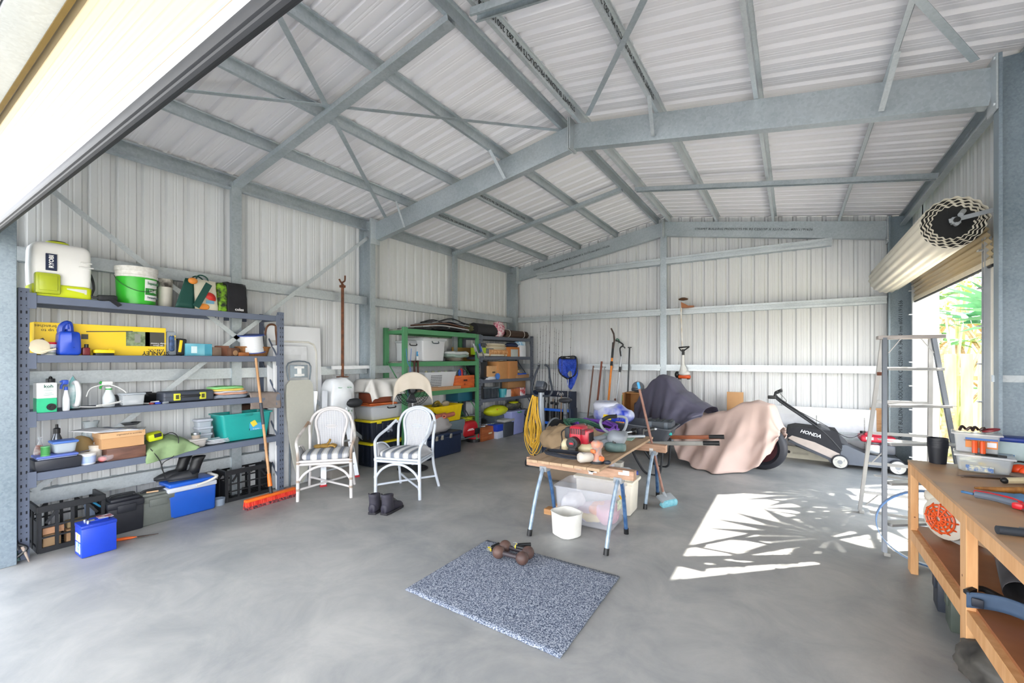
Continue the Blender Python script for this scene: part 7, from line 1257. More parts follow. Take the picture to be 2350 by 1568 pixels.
q = MB(); q.sbox((0, 0, .09), (.36, .22, .22), 2.2, 32, 16, f=lambda p: (p[0] + .03 * nz(p[1] * 12, p[2] * 12), p[1], max(-.088, p[2] + .04 * nz(p[0] * 12, p[1] * 12)))); one(q, 'plastic_bag', M('#cfd3da', rough=.4, c2='#b9aec0', scale=18, bump=.3), 'crumpled printed plastic bag on the cream tub lid', 'bag', (-1.68, 4.2, .334), smooth=180)
t = thing('water_bottle', 'clear plastic bottle with blue cap lying on the cream tub lid', 'bottle', (-1.5, 4.13, .39), 0, rot=(0, radians(88), radians(15))); q = MB(); q.lathe([(.045, 0), (.05, .02), (.05, .08), (.045, .09), (.05, .1), (.05, .17), (.02, .22), (.018, .235)], seg=20); q.build('bottle', mat_clear('#c9d4e2', .5, .1), t); q = MB(); q.cyl((0, 0, .232), (0, 0, .255), .02); q.build('cap', M('#3a4a9a'), t)
t = thing('cut_container', 'clear cut open container behind the water bottle', 'container', (-1.58, 4.27, .336)); q = MB(); q.tub(.3, .12, .13, .95, .003, .03, .004); q.build('body', mat_clear('#d8d8d0', .5), t)
q = MB(); q.tub(.24, .22, .2, .93, .006, .07, .004); one(q, 'cut_drum', M('#eeeee8', rough=.4, c2='#e2e0d8', scale=7), 'white drum with its top cut off, in front of the clear tub', 'container', FL(1297, 1230) + V((0, .03, 0)), radians(-25), smooth=40)
q = MB(); q.box((0, 0, .025), (.08, .1, .05), .003); q.box((.08, .0, .05), (.05, .08, .1), .003); one(q, 'timber_block', WOODL, 'small timber block beside the left end of the clear tub', 'wood block', FL(1262, 1178))
# soft broom leaning on the far trestle
a, b_ = FL(1529, 1160), OY(1463, 874, 4.74); t = thing('soft_broom', 'soft broom with pale blue bristles leaning on the far trestle', 'broom', a, 0); d_ = b_ - a
q = MB(); q.cyl(d_ * .07, d_ * .93, .0125); q.build('handle', M('#8a6255', rough=.6, c2='#9c7464'), t); q = MB(); q.cyl(d_ * .93, d_ * .985, .0145); q.m(1).cyl(d_ * .985, d_, .009, .004); q.build('hang_tip', [M('#3aa0d8', rough=.4), GREY], t)
q = MB(); q.box((0, 0, .075), (.1, .2, .03), .01, rot=(0, .5, -.5)); q.cyl((0, 0, .07), d_ * .1, .016); q.build('head', M('#9aa0a4', rough=.5), t); q = MB(); q.box((.03, -.01, .035), (.07, .22, .07), .02, taper=(.7, .9), rot=(0, .4, -.5)); q.build('bristles', M('#6fb3c2', rough=.8, c2='#8ac6d2', scale=50, bump=.5), t)
# ---- mat, dumbbells, hand grips
C4 = [FL(930, 1357), FL(1285, 1515), FL(1422, 1327), FL(1118, 1243)]
q = MB(); N = 24
def mt_(u, v): p = (C4[0].lerp(C4[1], u)).lerp(C4[3].lerp(C4[2], u), v); return (p.x + .004 * nz(v * 20, u * 20), p.y + .004 * nz(u * 20, v * 20, 4), .009 + .002 * nz(u * 8, v * 8))
q.grid(mt_, N, N)
m, nt, b = _new('carpet'); L = nt.links; tc = nt.nodes.new('ShaderNodeTexCoord'); n1 = nt.nodes.new('ShaderNodeTexNoise'); n1.inputs['Scale'].default_value = 130; n1.inputs['Detail'].default_value = 3; L.new(tc.outputs['Object'], n1.inputs['Vector'])
r = nt.nodes.new('ShaderNodeValToRGB'); e = r.color_ramp.elements; e[0].position = .36; e[0].color = (*lin('#2f3a50'), 1); e[1].position = .62; e[1].color = (*lin('#b3b8c2'), 1); x_ = e.new(.5); x_.color = (*lin('#737d8f'), 1); L.new(n1.outputs['Fac'], r.inputs[0]); L.new(r.outputs[0], b.inputs['Base Color']); b.inputs['Roughness'].default_value = .95
bp = nt.nodes.new('ShaderNodeBump'); bp.inputs['Strength'].default_value = .6; bp.inputs['Distance'].default_value = .004; L.new(n1.outputs['Fac'], bp.inputs['Height']); L.new(bp.outputs['Normal'], b.inputs['Normal'])
one(q, 'carpet_mat', m, 'blue grey flecked carpet mat lying on the concrete', 'mat', smooth=180, solid=.008)
DBM = M('#4a3733', rough=.55, c2='#5c443c', scale=14)
for k, (a, b_, lab) in enumerate((((1150, 1272), (1192, 1283), 'brown ball dumbbell lying nearest the middle of the mat'), ((1163, 1258), (1208, 1270), 'brown ball dumbbell lying at the mat edge behind the other'))):
    p0, p1 = FL(*a, .055), FL(*b_, .055); d_ = (p1 - p0).normalized() * .2; t = thing('dumbbell', lab, 'dumbbell', (p0 + p1) / 2 + V((0, 0, .01 if k == 0 else .008)), 0, 'ball dumbbells')
    q = MB(); [q.ell(d_ * s * .5, (.047, .047, .047), 20, 12) for s in (-1,)]; q.build('weight', DBM, t, smooth=180); q = MB(); q.ell(d_ * .5, (.047, .047, .047), 20, 12); q.build('weight', DBM, t, smooth=180); q = MB(); q.cyl(d_ * -.4, d_ * .4, .017); q.build('bar', M('#3a3236', rough=.5), t)
for k, (u, v, rz_, z, lab) in enumerate(((1120, 1262, 1.1, .02, 'black spring hand grip lying on the carpet mat'), (1180, 1253, .4, .085, 'black spring hand grip resting across the dumbbells'))):
    t = thing('hand_grip', lab, 'hand grip', FL(u, v, z), rz_, 'spring hand grips')
    for s in (-1, 1): q = MB(); q.cyl((.02, s * .012, 0), (.12, s * .045, 0), .015, seg=12); q.m(1).cyl((.012, s * .01, 0), (.02, s * .0125, 0), .0155, seg=12); q.build('handle', [BLACK, M('#d8c22c')], t)
    q = MB(); q.tube([(.01 + .016 * cos(a), .016 * sin(a), -.01 + .004 * a / 2) for a in [2 * pi * k / 12 for k in range(31)]], .003, 5); q.build('spring', GREY, t)
# ================================================================== RIGHT SIDE: LADDER, MOWER, BENCH
ALM = M('#c6c5c3', rough=.4, metal=.35, var=.06, scale=12); ALD = M('#8f959d', rough=.4, metal=.4, var=.06)
t = thing('step_ladder', 'aluminium step ladder standing before the side doorway', 'ladder', (0, 0, 0)); FLp, FRp, RLp, RRp = FL(2035, 1275), FL(2238, 1262), FL(1977, 1177), FL(2137, 1200); TL, TR = V((.665, 4.8, 1.67)), V((.975, 4.83, 1.67)); TLb, TRb = TL + V((0, .09, 0)), TR + V((0, .09, 0))
for a, b_, m_, nm in ((FLp, TL, ALD, 'front_rail'), (FRp, TR, ALD, 'front_rail'), (RLp, TLb, ALM, 'rear_rail'), (RRp, TRb, ALM, 'rear_rail')):
    q = MB(); q.ext(csec(.058 if nm[0] == 'f' else .04, .028, .006, .004), a + V((0, 0, .02)), b_, (0, 1, 0)); r_ = q.build(nm, m_, t, smooth=0); q = MB(); q.box(a + V((0, 0, .014)), (.04, .06, .028), .004); q.build('foot', M('#a6a49f', rough=.6), r_)
for k in range(5):
    f = (k + .75) / 5.6; a, b_ = FLp.lerp(TL, f), FRp.lerp(TR, f); q = MB(); q.box((a + b_) / 2, ((b_ - a).length, .085, .022), .004, rot=(0, 0, atan2((b_ - a).y, (b_ - a).x))); [q.box((a + b_) / 2 + V((0, dy, .012)), ((b_ - a).length, .008, .004)) for dy in (-.03, -.01, .01, .03)]; q.build('step', ALM, t, smooth=0)
    a, b_ = RLp.lerp(TLb, f), RRp.lerp(TRb, f); q = MB(); q.box((a + b_) / 2, ((b_ - a).length, .022, .026), .003, rot=(0, 0, atan2((b_ - a).y, (b_ - a).x))); q.build('rear_rung', ALM, t, smooth=0)
q = MB(); q.box((TL + TRb) / 2 + V((0, 0, .012)), (.42, .13, .03), .005); q.build('top_cap', M('#b5aca6', rough=.5), t)
for a, b_, f0, f1, s in ((RLp, RRp, .14, .3, 1), (RLp, RRp, .4, .5, 1)):
    T_ = lambda f, g: RLp.lerp(TLb, f).lerp(RRp.lerp(TRb, f), g); q = MB(); p, r_ = T_(f0 - .09, .04), T_(f0, .26); q.ext([(-.012, -.003), (.012, -.003), (.012, .003), (-.012, .003)], p, r_, (0, 1, 0)); q.build('brace', ALM, t, smooth=0)
for s, A_ in ((0, TL), (1, TR)): q = MB(); q.ext([(-.01, -.003), (.01, -.003), (.01, .003), (-.01, .003)], TL.lerp(TR, .04 if s == 0 else .96) - V((0, 0, .12)), TL.lerp(TR, .3 if s == 0 else .7), (0, 1, 0)); q.build('brace', ALM, t, smooth=0)
p = RLp.lerp(TLb, .82); q = MB(); q.box(p, (.05, .06, .03), .004); q.build('leather_tie', M('#6e3f2a', rough=.7), t)
# mower
t = thing('lawn_mower', 'grey lawn mower with red engine and black grass bag by the back wall', 'lawn mower', (.54, 7.43, 0), radians(1)); MG = M('#595f69', rough=.4, var=.05)
q = MB(); P = [(-.13, .10), (-.1, .3), (0, .36), (.12, .3), (.3, .22), (.62, .2), (.7, .12), (.68, .06), (-.1, .06)]
q.rings([[(x, y, z) for x, z in P] for y in (.03, .45)]); q.build('deck', MG, t, smooth=30)
for c_ in ((0, 0, .095), (.6, 0, .095), (0, .48, .095), (.6, .48, .095)):
    o = wheel(t, c_, .095 if True else 0, .05, 0, M('#3a3c42', rough=.6), M('#d9d6cb', rough=.5)); o.location = (0, 0, 0); q = MB(); s = -1 if c_[1] < .2 else 1; y = c_[1] + s * .024; q.cyl((c_[0], y - .006, c_[2]), (c_[0], y + .006, c_[2]), .08, seg=26); q.m(1).cyl((c_[0], y + s * .004, c_[2]), (c_[0], y + s * .009, c_[2]), .028, seg=16)
    for k in range(3): a = k * 2.09 + .5; q.m(1).box((c_[0] + .052 * cos(a), y + s * .0065, c_[2] + .052 * sin(a)), (.035, .003, .006), rot=(0, -a - .9, 0))
    q.build('hub_cap', [M('#bfbdb4', rough=.5), M('#8a8d90')], o, smooth=40)
q = MB(); q.box((.42, .24, .42), (.38, .3, .09), .035, 3); q.box((.38, .24, .475), (.2, .18, .04), .02); q.build('engine_cover', M('#b8283c', rough=.35, var=.04), t, smooth=40); q = MB(); [q.box((.4 + .02 * i, .2 + .03 * j, .497), (.012, .014, .003)) for i in range(5) for j in range(4)]; q.build('grille', M('#6a1622'), t, smooth=0)
q = MB(); q.cyl((.4, .24, .2), (.4, .24, .38), .09, seg=18); q.m(1).box((.36, .07, .3), (.14, .08, .12), .02); q.build('engine_block', [M('#8d8f92', rough=.4, metal=.5), STEEL], t); q = MB(); q.box((.5, .09, .3), (.19, .1, .13), .03); q.m(1).cyl((.46, .035, .31), (.46, .043, .31), .018); q.build('muffler', [M('#484c55', rough=.4), BLACK], t); q = MB(); q.cyl((.27, .2, .48), (.27, .2, .51), .03); q.build('fuel_cap', BLACK, t); q = MB(); q.box((.33, .088, .43), (.08, .003, .035)); q.build('paper_label', M('#e2dfe2'), t, smooth=0)
q = MB(); P = [(-.02, .07), (.03, .3), (-.02, .5), (-.5, .53), (-.6, .5), (-.62, .38), (-.5, .25)]
q.rings([[(x + .0, y, z + (.01 if abs(y - .24) < .1 else 0)) for x, z in P] for y in (.02, .1, .38, .46)]); q.build('grass_bag', M('#24252b', rough=.8, var=.15, scale=9), t, smooth=25); q = MB(); q.rings([[(x, y, z) for x, z in ((-.02, .1), (-.0, .2), (-.28, .33), (-.55, .4), (-.6, .36), (-.3, .2))] for y in (.012, .468)]); q.build('bag_side', M('#b8aca4', rough=.8), t, smooth=0); q = MB(); q.rings([[(x, y, z) for x, z in ((0, .05), (.0, .09), (-.58, .34), (-.6, .31))] for y in (.005, .475)]); q.build('bag_base', M('#3e424a', rough=.5), t, smooth=0)
text(t, 'HONDA', .066, (-.33, .012, .445), (pi / 2, radians(14), 0), M('#cfd0d4'), shear=.2, bold=.002)
q = MB(); q.rings([[(x, y, z) for x, z in ((.1, .34), (.0, .46), (-.2, .55), (-.24, .52), (-.02, .3))] for y in (.03, .45)]); q.build('rear_flap', M('#3c3f46', rough=.5), t, smooth=30)
for y in (.03, .45): q = MB(); q.tube(spl([(.02, y, .24), (-.2, y, .5), (-.62, y, .82), (-.74, y, .92), (-.76, y, .98), (-.68, y, 1.03)], 5), .014, 8); q.build('handle_tube', BLK2, t)
q = MB(); q.cyl((-.68, .03, 1.03), (-.68, .45, 1.03), .016); q.tube([(-.72, .06, .99), (-.74, .24, 1.02), (-.72, .42, .99)], .007, 6); q.box((-.8, .0, .94), (.1, .03, .05), .01); q.build('grip_bar', BLACK, t); q = MB(); q.tube(spl([(-.7, .03, 1.0), (-.62, .0, .9), (-.66, .02, .86)]), .003, 5); q.tube(spl([(-.66, .03, .86), (-.2, .05, .6), (.1, .1, .42), (.28, .2, .5)]), .004, 5); q.build('control_cable', BLACK, t)
# panels behind the mower
t = thing('white_door', 'white cupboard door on its side leaning behind the mower', 'door panel', (.34, 8.0, .0), 0, rot=(radians(-2), 0, 0)); q = MB(); q.box((0, 0, .385), (1.32, .03, .77), .004); q.build('slab', CW, t, smooth=0); q = MB(); q.box((-.31, -.017, .37), (.5, .006, .56), .001); q.box((.26, -.017, .37), (.5, .006, .56), .001); q.build('inset_panel', M('#e9ebef', rough=.5), t, smooth=0)
q = MB(); [q.box((x, -.0175, .37), (.012, .004, .56)) for x in (-.04, .525)]; q.build('hinge_strip', M('#9a9a98', rough=.6, c2='#c9c9c6', scale=40), t, smooth=0)
q = MB(); q.box((0, 0, .4), (.16, .02, .8), .002); one(q, 'timber_board', WOODL, 'light timber board standing at the end of the white door', 'board', OY(2016, 0, 7.98) * V((1, 1, 0)) + V((0, .04, 0)) if False else (OY(2014, 0, 7.98).x, 8.03, 0))
t = thing('cream_slab', 'cream slatted panel with latch lying at the foot of the white door', 'panel', (OY(1810, 0, 7.9).x - .05, 7.86, 0), radians(-2)); q = MB(); q.box((0, 0, .09), (1.25, .03, .18), .004); q.build('slab', M('#dcd8c6', rough=.5), t, smooth=0); q = MB(); q.cyl((.05, -.016, .09), (.05, -.02, .09), .022); q.m(1).box((.2, -.017, .08), (.2, .006, .03), .002); q.build('latch', [BLACK, M('#c9c5b4')], t)
# blue strip hoop
t = thing('strip_hoop', 'hoop of blue and white strip standing against the bench end leg', 'hoop', (.86, 4.245, .0)); R_ = .29
q = MB(); N = 48
q.grid(lambda u, v: (R_ * cos(2 * pi * u) * 1.15, .02 * sin(2 * pi * u) + (v - .5) * .055, R_ * .98 * sin(2 * pi * u) * (.93) + .285 + .0 * v), N, 2); o = q.build('strip', M('#3f7ed0', rough=.3, c2='#8fb4e2', scale=2.2), t, smooth=180, solid=.004)
# workbench
PINE = M('#cf9a66', rough=.55, c2='#dcab78', scale=4, stretch=(6, 6, .8)); PLY = M('#b9906a', rough=.5, c2='#a6876a', scale=3.5, var=.1); BX0, BX1, BY0, BY1, BZ = .69, 1.32, 1.1, 4.155, .78
t = thing('workbench', 'long pine workbench with plywood top and lower shelf', 'workbench', (0, 0, 0))
q = MB(); q.box(((BX0 + BX1) / 2, (BY0 + BY1) / 2, BZ - .009), (BX1 - BX0, BY1 - BY0, .018), .001, 1); q.build('worktop', PLY, t, smooth=0); q = MB(); q.box(((BX0 + BX1) / 2 + .01, (BY0 + BY1) / 2, .318), (BX1 - BX0 - .05, BY1 - BY0 - .06, .016)); q.build('lower_shelf', M('#a8714a', rough=.5, c2='#955f3c', scale=3), t, smooth=0)
for z, h in ((BZ - .018 - .035, .07), (.31 - .038, .075)):
    for x in (BX0 + .02, BX1 - .02): q = MB(); q.box((x, (BY0 + BY1) / 2, z), (.035, BY1 - BY0 - .02, h), .002, 1); q.build('long_rail', PINE, t, smooth=0)
    q = MB(); q.box(((BX0 + BX1) / 2, BY1 - .05, z), (BX1 - BX0 - .08, .035, h), .002, 1); q.build('end_rail', PINE, t, smooth=0)
for y in (BY1 - .05, 2.95, 1.9):
    for x in (BX0 + .022, BX1 - .022): q = MB(); q.box((x, y, (BZ - .018) / 2), (.042, .09, BZ - .018), .003, 1); q.m(1).cyl((x - .0212, y + .01, .45), (x - .0218, y + .01, .45), .006); q.cyl((x, y - .0452, .4), (x, y - .0458, .4), .005); q.build('leg', [PINE, M('#7a4a26')], t, smooth=0)
bt = lambda u, v, z=BZ: FL(u, v, z + .001)
pot('', bt(2152, 1063), .044, .055, .125, 4, 'stacked black plant pots')
sb = lambda x, y, z: bt(2256, 1081) + Matrix.Rotation(radians(-12), 3, 'Z') @ V((x, y, z - .001))
t = thing('clear_box', 'long clear lidded box of yellow sponges on the bench', 'box', bt(2256, 1081), radians(-12)); q = MB(); q.tub(.25, .22, .1, .9, .003, .02, .004); q.build('body', mat_clear('#d9e0e6', .4), t); q = MB(); q.box((0, 0, .105), (.27, .25, .014), .006); q.build('lid', mat_clear('#e4e6ea', .65), t)
for c_, hx in (((-.06, -.06, .04), '#e0c860'), ((.06, -.05, .03), '#e6d27a'), ((.02, -.075, .06), '#d9bb48')): q = MB(); q.box(c_, (.1, .05, .03), .012, rot=(.2, .1, c_[0] * 8)); q.build('contents', M(hx, rough=.8), t)
q = MB(); q.box((-.02, -.112, .03), (.12, .003, .035)); q.build('paper_label', M('#d9d6b8', c2='#5578b0', scale=40), t, smooth=0)
t = thing('screw_box', 'clear box of screws with orange label stacked on the sponge box', 'box', sb(-.03, .02, .114), radians(-12)); q = MB(); q.tub(.2, .16, .12, .93, .003, .01, .004); q.build('body', mat_clear('#dfe3e6', .45), t); q = MB(); q.box((0, 0, .05), (.17, .13, .09), .01); q.build('contents', M('#8d8f92', rough=.4, metal=.4, c2='#5e6064', scale=60), t); q = MB(); q.box((0, 0, .124), (.23, .19, .008), .003); q.build('lid', mat_clear('#e6e6e8', .7), t)
q = MB(); q.box((.02, -.0835, .07), (.14, .003, .06)); q.m(1).box((.02, -.084, .095), (.14, .0035, .012)); q.m(2).box((.065, -.0845, .065), (.04, .003, .03)); q.build('paper_label', [M('#e08a42'), M('#3f6fb8'), M('#e9e9ee')], t, smooth=0); text(t, 'CHIPBOARD SCREWS', .012, (.0, -.0862, .084), TYM, PRINT)
q = MB(); [q.tube(spl([(-.06 + .03 * k, -.02, .01), (-.04 + .03 * k, .02 * (-1) ** k, .03), (-.02 + .03 * k, .03, .01)]), .008, 6) for k in range(4)]; one(q, 'pliers', M('#4a3b38', rough=.4, metal=.3), 'dark pliers and clips heaped on the screw box lid', 'pliers', sb(-.05, .02, .245)); q = MB(); q.tube(spl([(-.03, 0, .01), (0, .04, .02), (.04, 0, .03), (0, -.03, .02)], 6, True), .007, 6); one(q, 'red_wire', M('#8a2a34', rough=.4), 'dark red coil of wire on the screw box lid', 'wire', sb(.03, .0, .245))
t = thing('detergent_tub', 'pale blue square tub with blue lid at the back of the bench', 'tub', bt(2322, 1079), radians(-10)); q = MB(); q.tub(.18, .13, .2, .9, .004, .03, .004); q.build('body', M('#c3d8dc', rough=.4), t); q = MB(); q.box((0, 0, .202), (.205, .155, .03), .012); q.build('lid', M('#1e3f9c', rough=.4), t); q = MB(); q.box((-.03, -.064, .1), (.07, .003, .016)); q.build('blue_mark', M('#4a86c0'), t, smooth=0)
for k, (u, v) in enumerate(((2238, 1047), (2247, 1050))): t = thing('scraper', ('orange handled scraper standing left before the screw box', 'orange handled scraper standing right before the screw box')[k], 'scraper', sb(-.04 + .035 * k, -.02, .114), radians(-12), 'orange handled scrapers'); q = MB(); q.tube([(0, -.085, .012), (0, -.08, .05), (0, -.07, .085)], .013, 8); q.build('handle', M('#ef5a1e', rough=.4), t); q = MB(); q.box((.05, -.085, .008), (.1, .02, .012), .003); q.build('blade', BLACK, t)
t = thing('ear_muffs', 'orange ear muffs with black band beside the sponge box', 'ear muffs', bt(2330, 1090), radians(-20)); q = MB(); q.ell((.02, -.01, .035), (.045, .03, .035)); q.build('cup', M('#ee4a18', rough=.4), t); q = MB(); q.ell((.05, -.04, .03), (.035, .025, .03)); q.build('cup', M('#f0501c', rough=.4), t); q = MB(); q.tube(spl([(-.05, .0, .02), (-.02, .02, .07), (.04, .02, .08), (.07, .0, .04)]), .006, 6); q.build('band', BLACK, t)
t = thing('hand_saw', 'old hand saw with dark blade lying before the sponge box', 'saw', bt(2290, 1098), radians(25)); q = MB(); q.prism([(-.2, .02), (.12, .06), (.13, -.04), (-.18, .0)], .004, .008); q.build('blade', M('#5a463c', rough=.5, metal=.3), t, smooth=0); q = MB(); q.prism([(.1, .06), (.24, .07), (.25, -.05), (.11, -.05)], .0, .026, .006); q.build('handle', M('#7a6a60', rough=.5), t)
t = thing('white_glove', 'cream work glove with dark fingertip at the bench edge', 'glove', bt(2338, 1112), radians(20)); q = MB(); q.tube(spl([(-.06, 0, .018), (0, 0, .022), (.1, .02, .026)]), .018, 8); q.m(1).ell((-.065, 0, .018), (.02, .018, .017)); q.build('glove', [M('#d6c7a2', rough=.9), BLACK], t)
t = thing('pruning_saw', 'pruning saw with red and grey handle lying on the bench', 'saw', bt(2300, 1158), radians(-38)); q = MB(); q.tube(spl([(-.1, 0, .02), (-.03, .005, .022), (.06, -.01, .02)]), .017, 8); q.build('handle', M('#66707e', rough=.4), t); q = MB(); q.tube(spl([(-.11, .012, .03), (-.06, .022, .032), (.02, .015, .034), (.07, -.01, .03)]), .009, 8); q.box((.07, -.02, .018), (.04, .06, .03), .008); q.build('red_trim', M('#d0202c', rough=.35), t); q = MB(); q.prism([(.05, -.01), (.16, -.13), (.2, -.1), (.1, .02)], .008, .012); q.build('blade', M('#7f7d78', rough=.4, metal=.5), t, smooth=0); q = MB(); q.box((-.13, 0, .02), (.05, .016, .012), .004); q.build('blue_tip', M('#3a6c9a'), t)
q = MB(); q.tube(spl([(-.13, 0, .012), (-.02, .0, .016), (.1, .02, .02)]), [.006 + .016 * k / 12 for k in range(13)], 10); one(q, 'wooden_file', M('#8a5a2a', rough=.5, c2='#b07a3c', scale=30), 'ribbed brown tapered handle next to the pruning saw', 'file', bt(2312, 1132), radians(8))
q = MB(); q.sbox((0, 0, .015), (.2, .1, .03), 3, 20, 8, f=lambda p: (p[0], p[1], p[2] + .012 * nz(p[0] * 20, p[1] * 20))); one(q, 'blue_rag', M('#5a86b0', rough=.8), 'blue rag lying behind the pruning saw', 'rag', bt(2335, 1150), .2, smooth=180)
t = thing('bow_saw', 'saw with dark grey rubber grip at the near bench edge', 'saw', bt(2335, 1232), radians(8)); q = MB(); q.cyl((-.06, 0, .018), (.12, .01, .018), .017, seg=14); q.build('grip', M('#2a3038', rough=.6), t); q = MB(); q.prism([(.0, .015), (.06, .12), (.1, .12), (.08, .015)], .004, .008); q.build('blade', M('#6e6c68', rough=.4, metal=.5), t, smooth=0)
# lower shelf
SZ = .327; t = thing('leaf_blower', 'white leaf blower with orange fan guard on the lower shelf', 'leaf blower', FL(2185, 1242, SZ), radians(38)); OG = M('#e2571c', rough=.4)
q = MB(); q.at((0, 0, .145), (0, pi / 2, 0)); q.lathe([(.09, -.08), (.13, -.06), (.135, .03), (.1, .07), (.05, .09)], seg=28); q.at(); q.box((.0, .06, .26), (.12, .16, .08), .03); q.box((.06, .03, .1), (.1, .14, .14), .03); q.build('housing', M('#d4cec0', rough=.4, var=.04), t, smooth=50)
q = MB()
for rr_ in (.02, .042, .064, .086): q.tube([(-.1 + .012 * (rr_ / .086), rr_ * cos(2 * pi * k / 28), .145 + rr_ * sin(2 * pi * k / 28)) for k in range(29)], .006, 6)
for k in range(12): a = 2 * pi * k / 12; q.tube([(-.1, .015 * cos(a), .145 + .015 * sin(a)), (-.09, .09 * cos(a), .145 + .09 * sin(a)), (-.05, .108 * cos(a), .145 + .108 * sin(a))], .006, 6)
q.tube([(-.055, .108 * cos(2 * pi * k / 28), .145 + .108 * sin(2 * pi * k / 28)) for k in range(29)], .009, 6); q.build('fan_guard', OG, t)
q = MB(); q.tube(spl([(.05, -.0, .25), (.1, -.04, .25), (.09, -.11, .21), (-.0, -.27, .15)]), [.05, .052, .052, .05, .048, .048, .046, .046, .046, .046, .046, .046, .046, .046, .046, .046, .046, .046, .046][:19], 16); q.build('outlet_elbow', BLK2, t); q = MB(); q.tube([(.0, -.262, .15), (-.26, -.49, .11), (-.53, -.73, .075)], [.049, .052, .058], 18, False); q.build('blow_tube', M('#46464a', rough=.35, var=.15), t, smooth=60, solid=.003)
q = MB(); q.prism([(-.03, -.08), (.12, -.08), (.12, .06), (-.0, .06)], .0, .04, .006); q.build('base', M('#a9aaa8', rough=.5), t); text(t, 'STIHL', .034, (-.02, -.035, .28), (radians(55), 0, radians(-20)), PRINT, bold=.001); q = MB(); q.box((-.02, -.118, .1), (.035, .003, .03)); q.build('warning_label', M('#e3bf1c', c2='#2a2a22', scale=60), t, smooth=0)
t = thing('chain_saw', 'white and orange chainsaw with perforated cover at the back of lower shelf', 'saw', FL(2312, 1325, SZ) + V((.17, 0.12, 0)), radians(-60)); q = MB(); q.box((0, 0, .07), (.3, .12, .14), .03); q.build('housing', M('#ddd6c6', rough=.4), t, smooth=40); q = MB(); [q.box((-.03 + .014 * i, -.062, .05 + .014 * j), (.008, .004, .008)) for i in range(8) for j in range(6)]; q.m(1).ell((.1, -.06, .06), (.035, .01, .03)); q.build('vent', [M('#3a382c'), BLACK], t, smooth=0); q = MB(); q.cyl((-.1, -.06, .09), (-.1, -.068, .09), .04, seg=18); q.build('cap', OG, t); q = MB(); q.tube(spl([(-.15, 0, .08), (-.22, 0, .14), (-.16, 0, .2), (.05, 0, .19), (.1, 0, .12)]), .014, 8); q.build('handle', BLACK, t); q = MB(); q.box((-.32, 0, .06), (.34, .012, .08), .004); q.build('guide_bar', M('#b99a7c', rough=.5), t)
t = thing('knee_pad', 'dark blue grey strap handle with black webbing on the lower shelf', 'strap', FL(2312, 1432, SZ), radians(-28)); q = MB(); q.grid(lambda u, v: (lerp(-.13, .18, u), .04 * sin(u * 3) - .0, .01 + .07 * v + .02 * sin(u * 4)), 14, 4); q.build('pad', M('#3f5570', rough=.7, var=.12, scale=20), t, solid=.012, smooth=180); q = MB(); q.box((-.09, -.012, .05), (.04, .01, .04), .004, rot=(0, 0, .3)); q.build('buckle', M('#1a2230'), t); q = MB(); q.tube(spl([(-.13, 0, .08), (-.1, .09, .085), (.0, .1, .06), (.1, .13, .06), (.2, .08, .05)]), .014, 6); q.build('webbing', BLACK, t)
t = thing('red_canister', 'small red canister between bench leg and blower tube', 'canister', FL(2248, 1225, SZ) + V((.1, .1, .0))); q = MB(); q.cyl((0, 0, 0), (0, 0, .09), .03); q.build('canister', M('#d8421c'), t)
# under the bench
for k, (u, v, hx, lab) in enumerate(((2160, 1395, '#2c323c', 'dark ammunition style box under the bench, further back'), (2190, 1440, '#4d564e', 'grey green ammunition style box under the bench, nearer'))):
    t = thing('ammo_box', lab, 'case', FL(u, v) + V((.06, .0, 0)), radians(-4), 'ammo boxes under the bench'); mm = M(hx, rough=.5, var=.12); q = MB(); q.box((0, 0, .095), (.17, .15, .19), .006); q.build('body', mm, t); q = MB(); q.box((0, 0, .2), (.18, .16, .025), .006); q.build('lid', M('#6a5f54', rough=.6), t); q = MB(); q.box((-.09, 0, .16), (.012, .06, .08), .003); q.build('latch', mm, t)
q = MB(); q.ell((0, 0, .09), (.14, .16, .12), 28, 16, f=lambda d: 1 + .2 * nz(d.x * 2.5, d.y * 2.5, d.z * 2.5)); one(q, 'black_sack', M('#2d2b29', rough=.6, c2='#55524c', scale=8), 'dark crumpled sack on the floor beside the near bench leg', 'sack', FL(2275, 1580) + V((.03, .0, 0)), smooth=180)
# ================================================================== OUTSIDE THE SIDE DOOR
FM = M('#b29a6e', rough=.8, c2='#c4b086', scale=3, stretch=(5, 5, .6)); FY = 9.55
for k in range(9):
    x = 1.72 + k * .187; q = MB(); q.box((0, 0, .79), (.14, .02, 1.58 + .012 * nz(k * 3.3)), .003, 1); one(q, 'fence_paling', FM, 'unpainted timber paling of the fence outside the doorway', 'fence paling', (x, FY, 0), 0, 'fence palings', smooth=0)
for z in (.4, 1.2): q = MB(); q.box((2.5, FY + .04, z), (1.9, .045, .07), .003); one(q, 'fence_rail', M('#b59a70', rough=.8), 'upper horizontal rail behind the fence palings' if z > 1 else 'lower horizontal rail behind the fence palings', 'fence rail', smooth=0)
LG = [M('#4f8a4c', rough=.4, c2='#6fa45e', scale=6), M('#3d7448', rough=.4, c2='#5b9466', scale=6), M('#93a83e', rough=.4, c2='#7f9a3c', scale=6), M('#a8835a', rough=.8, c2='#c2a27c', scale=8)]; ST = M('#a9b872', rough=.5, c2='#c4c88e', scale=5)
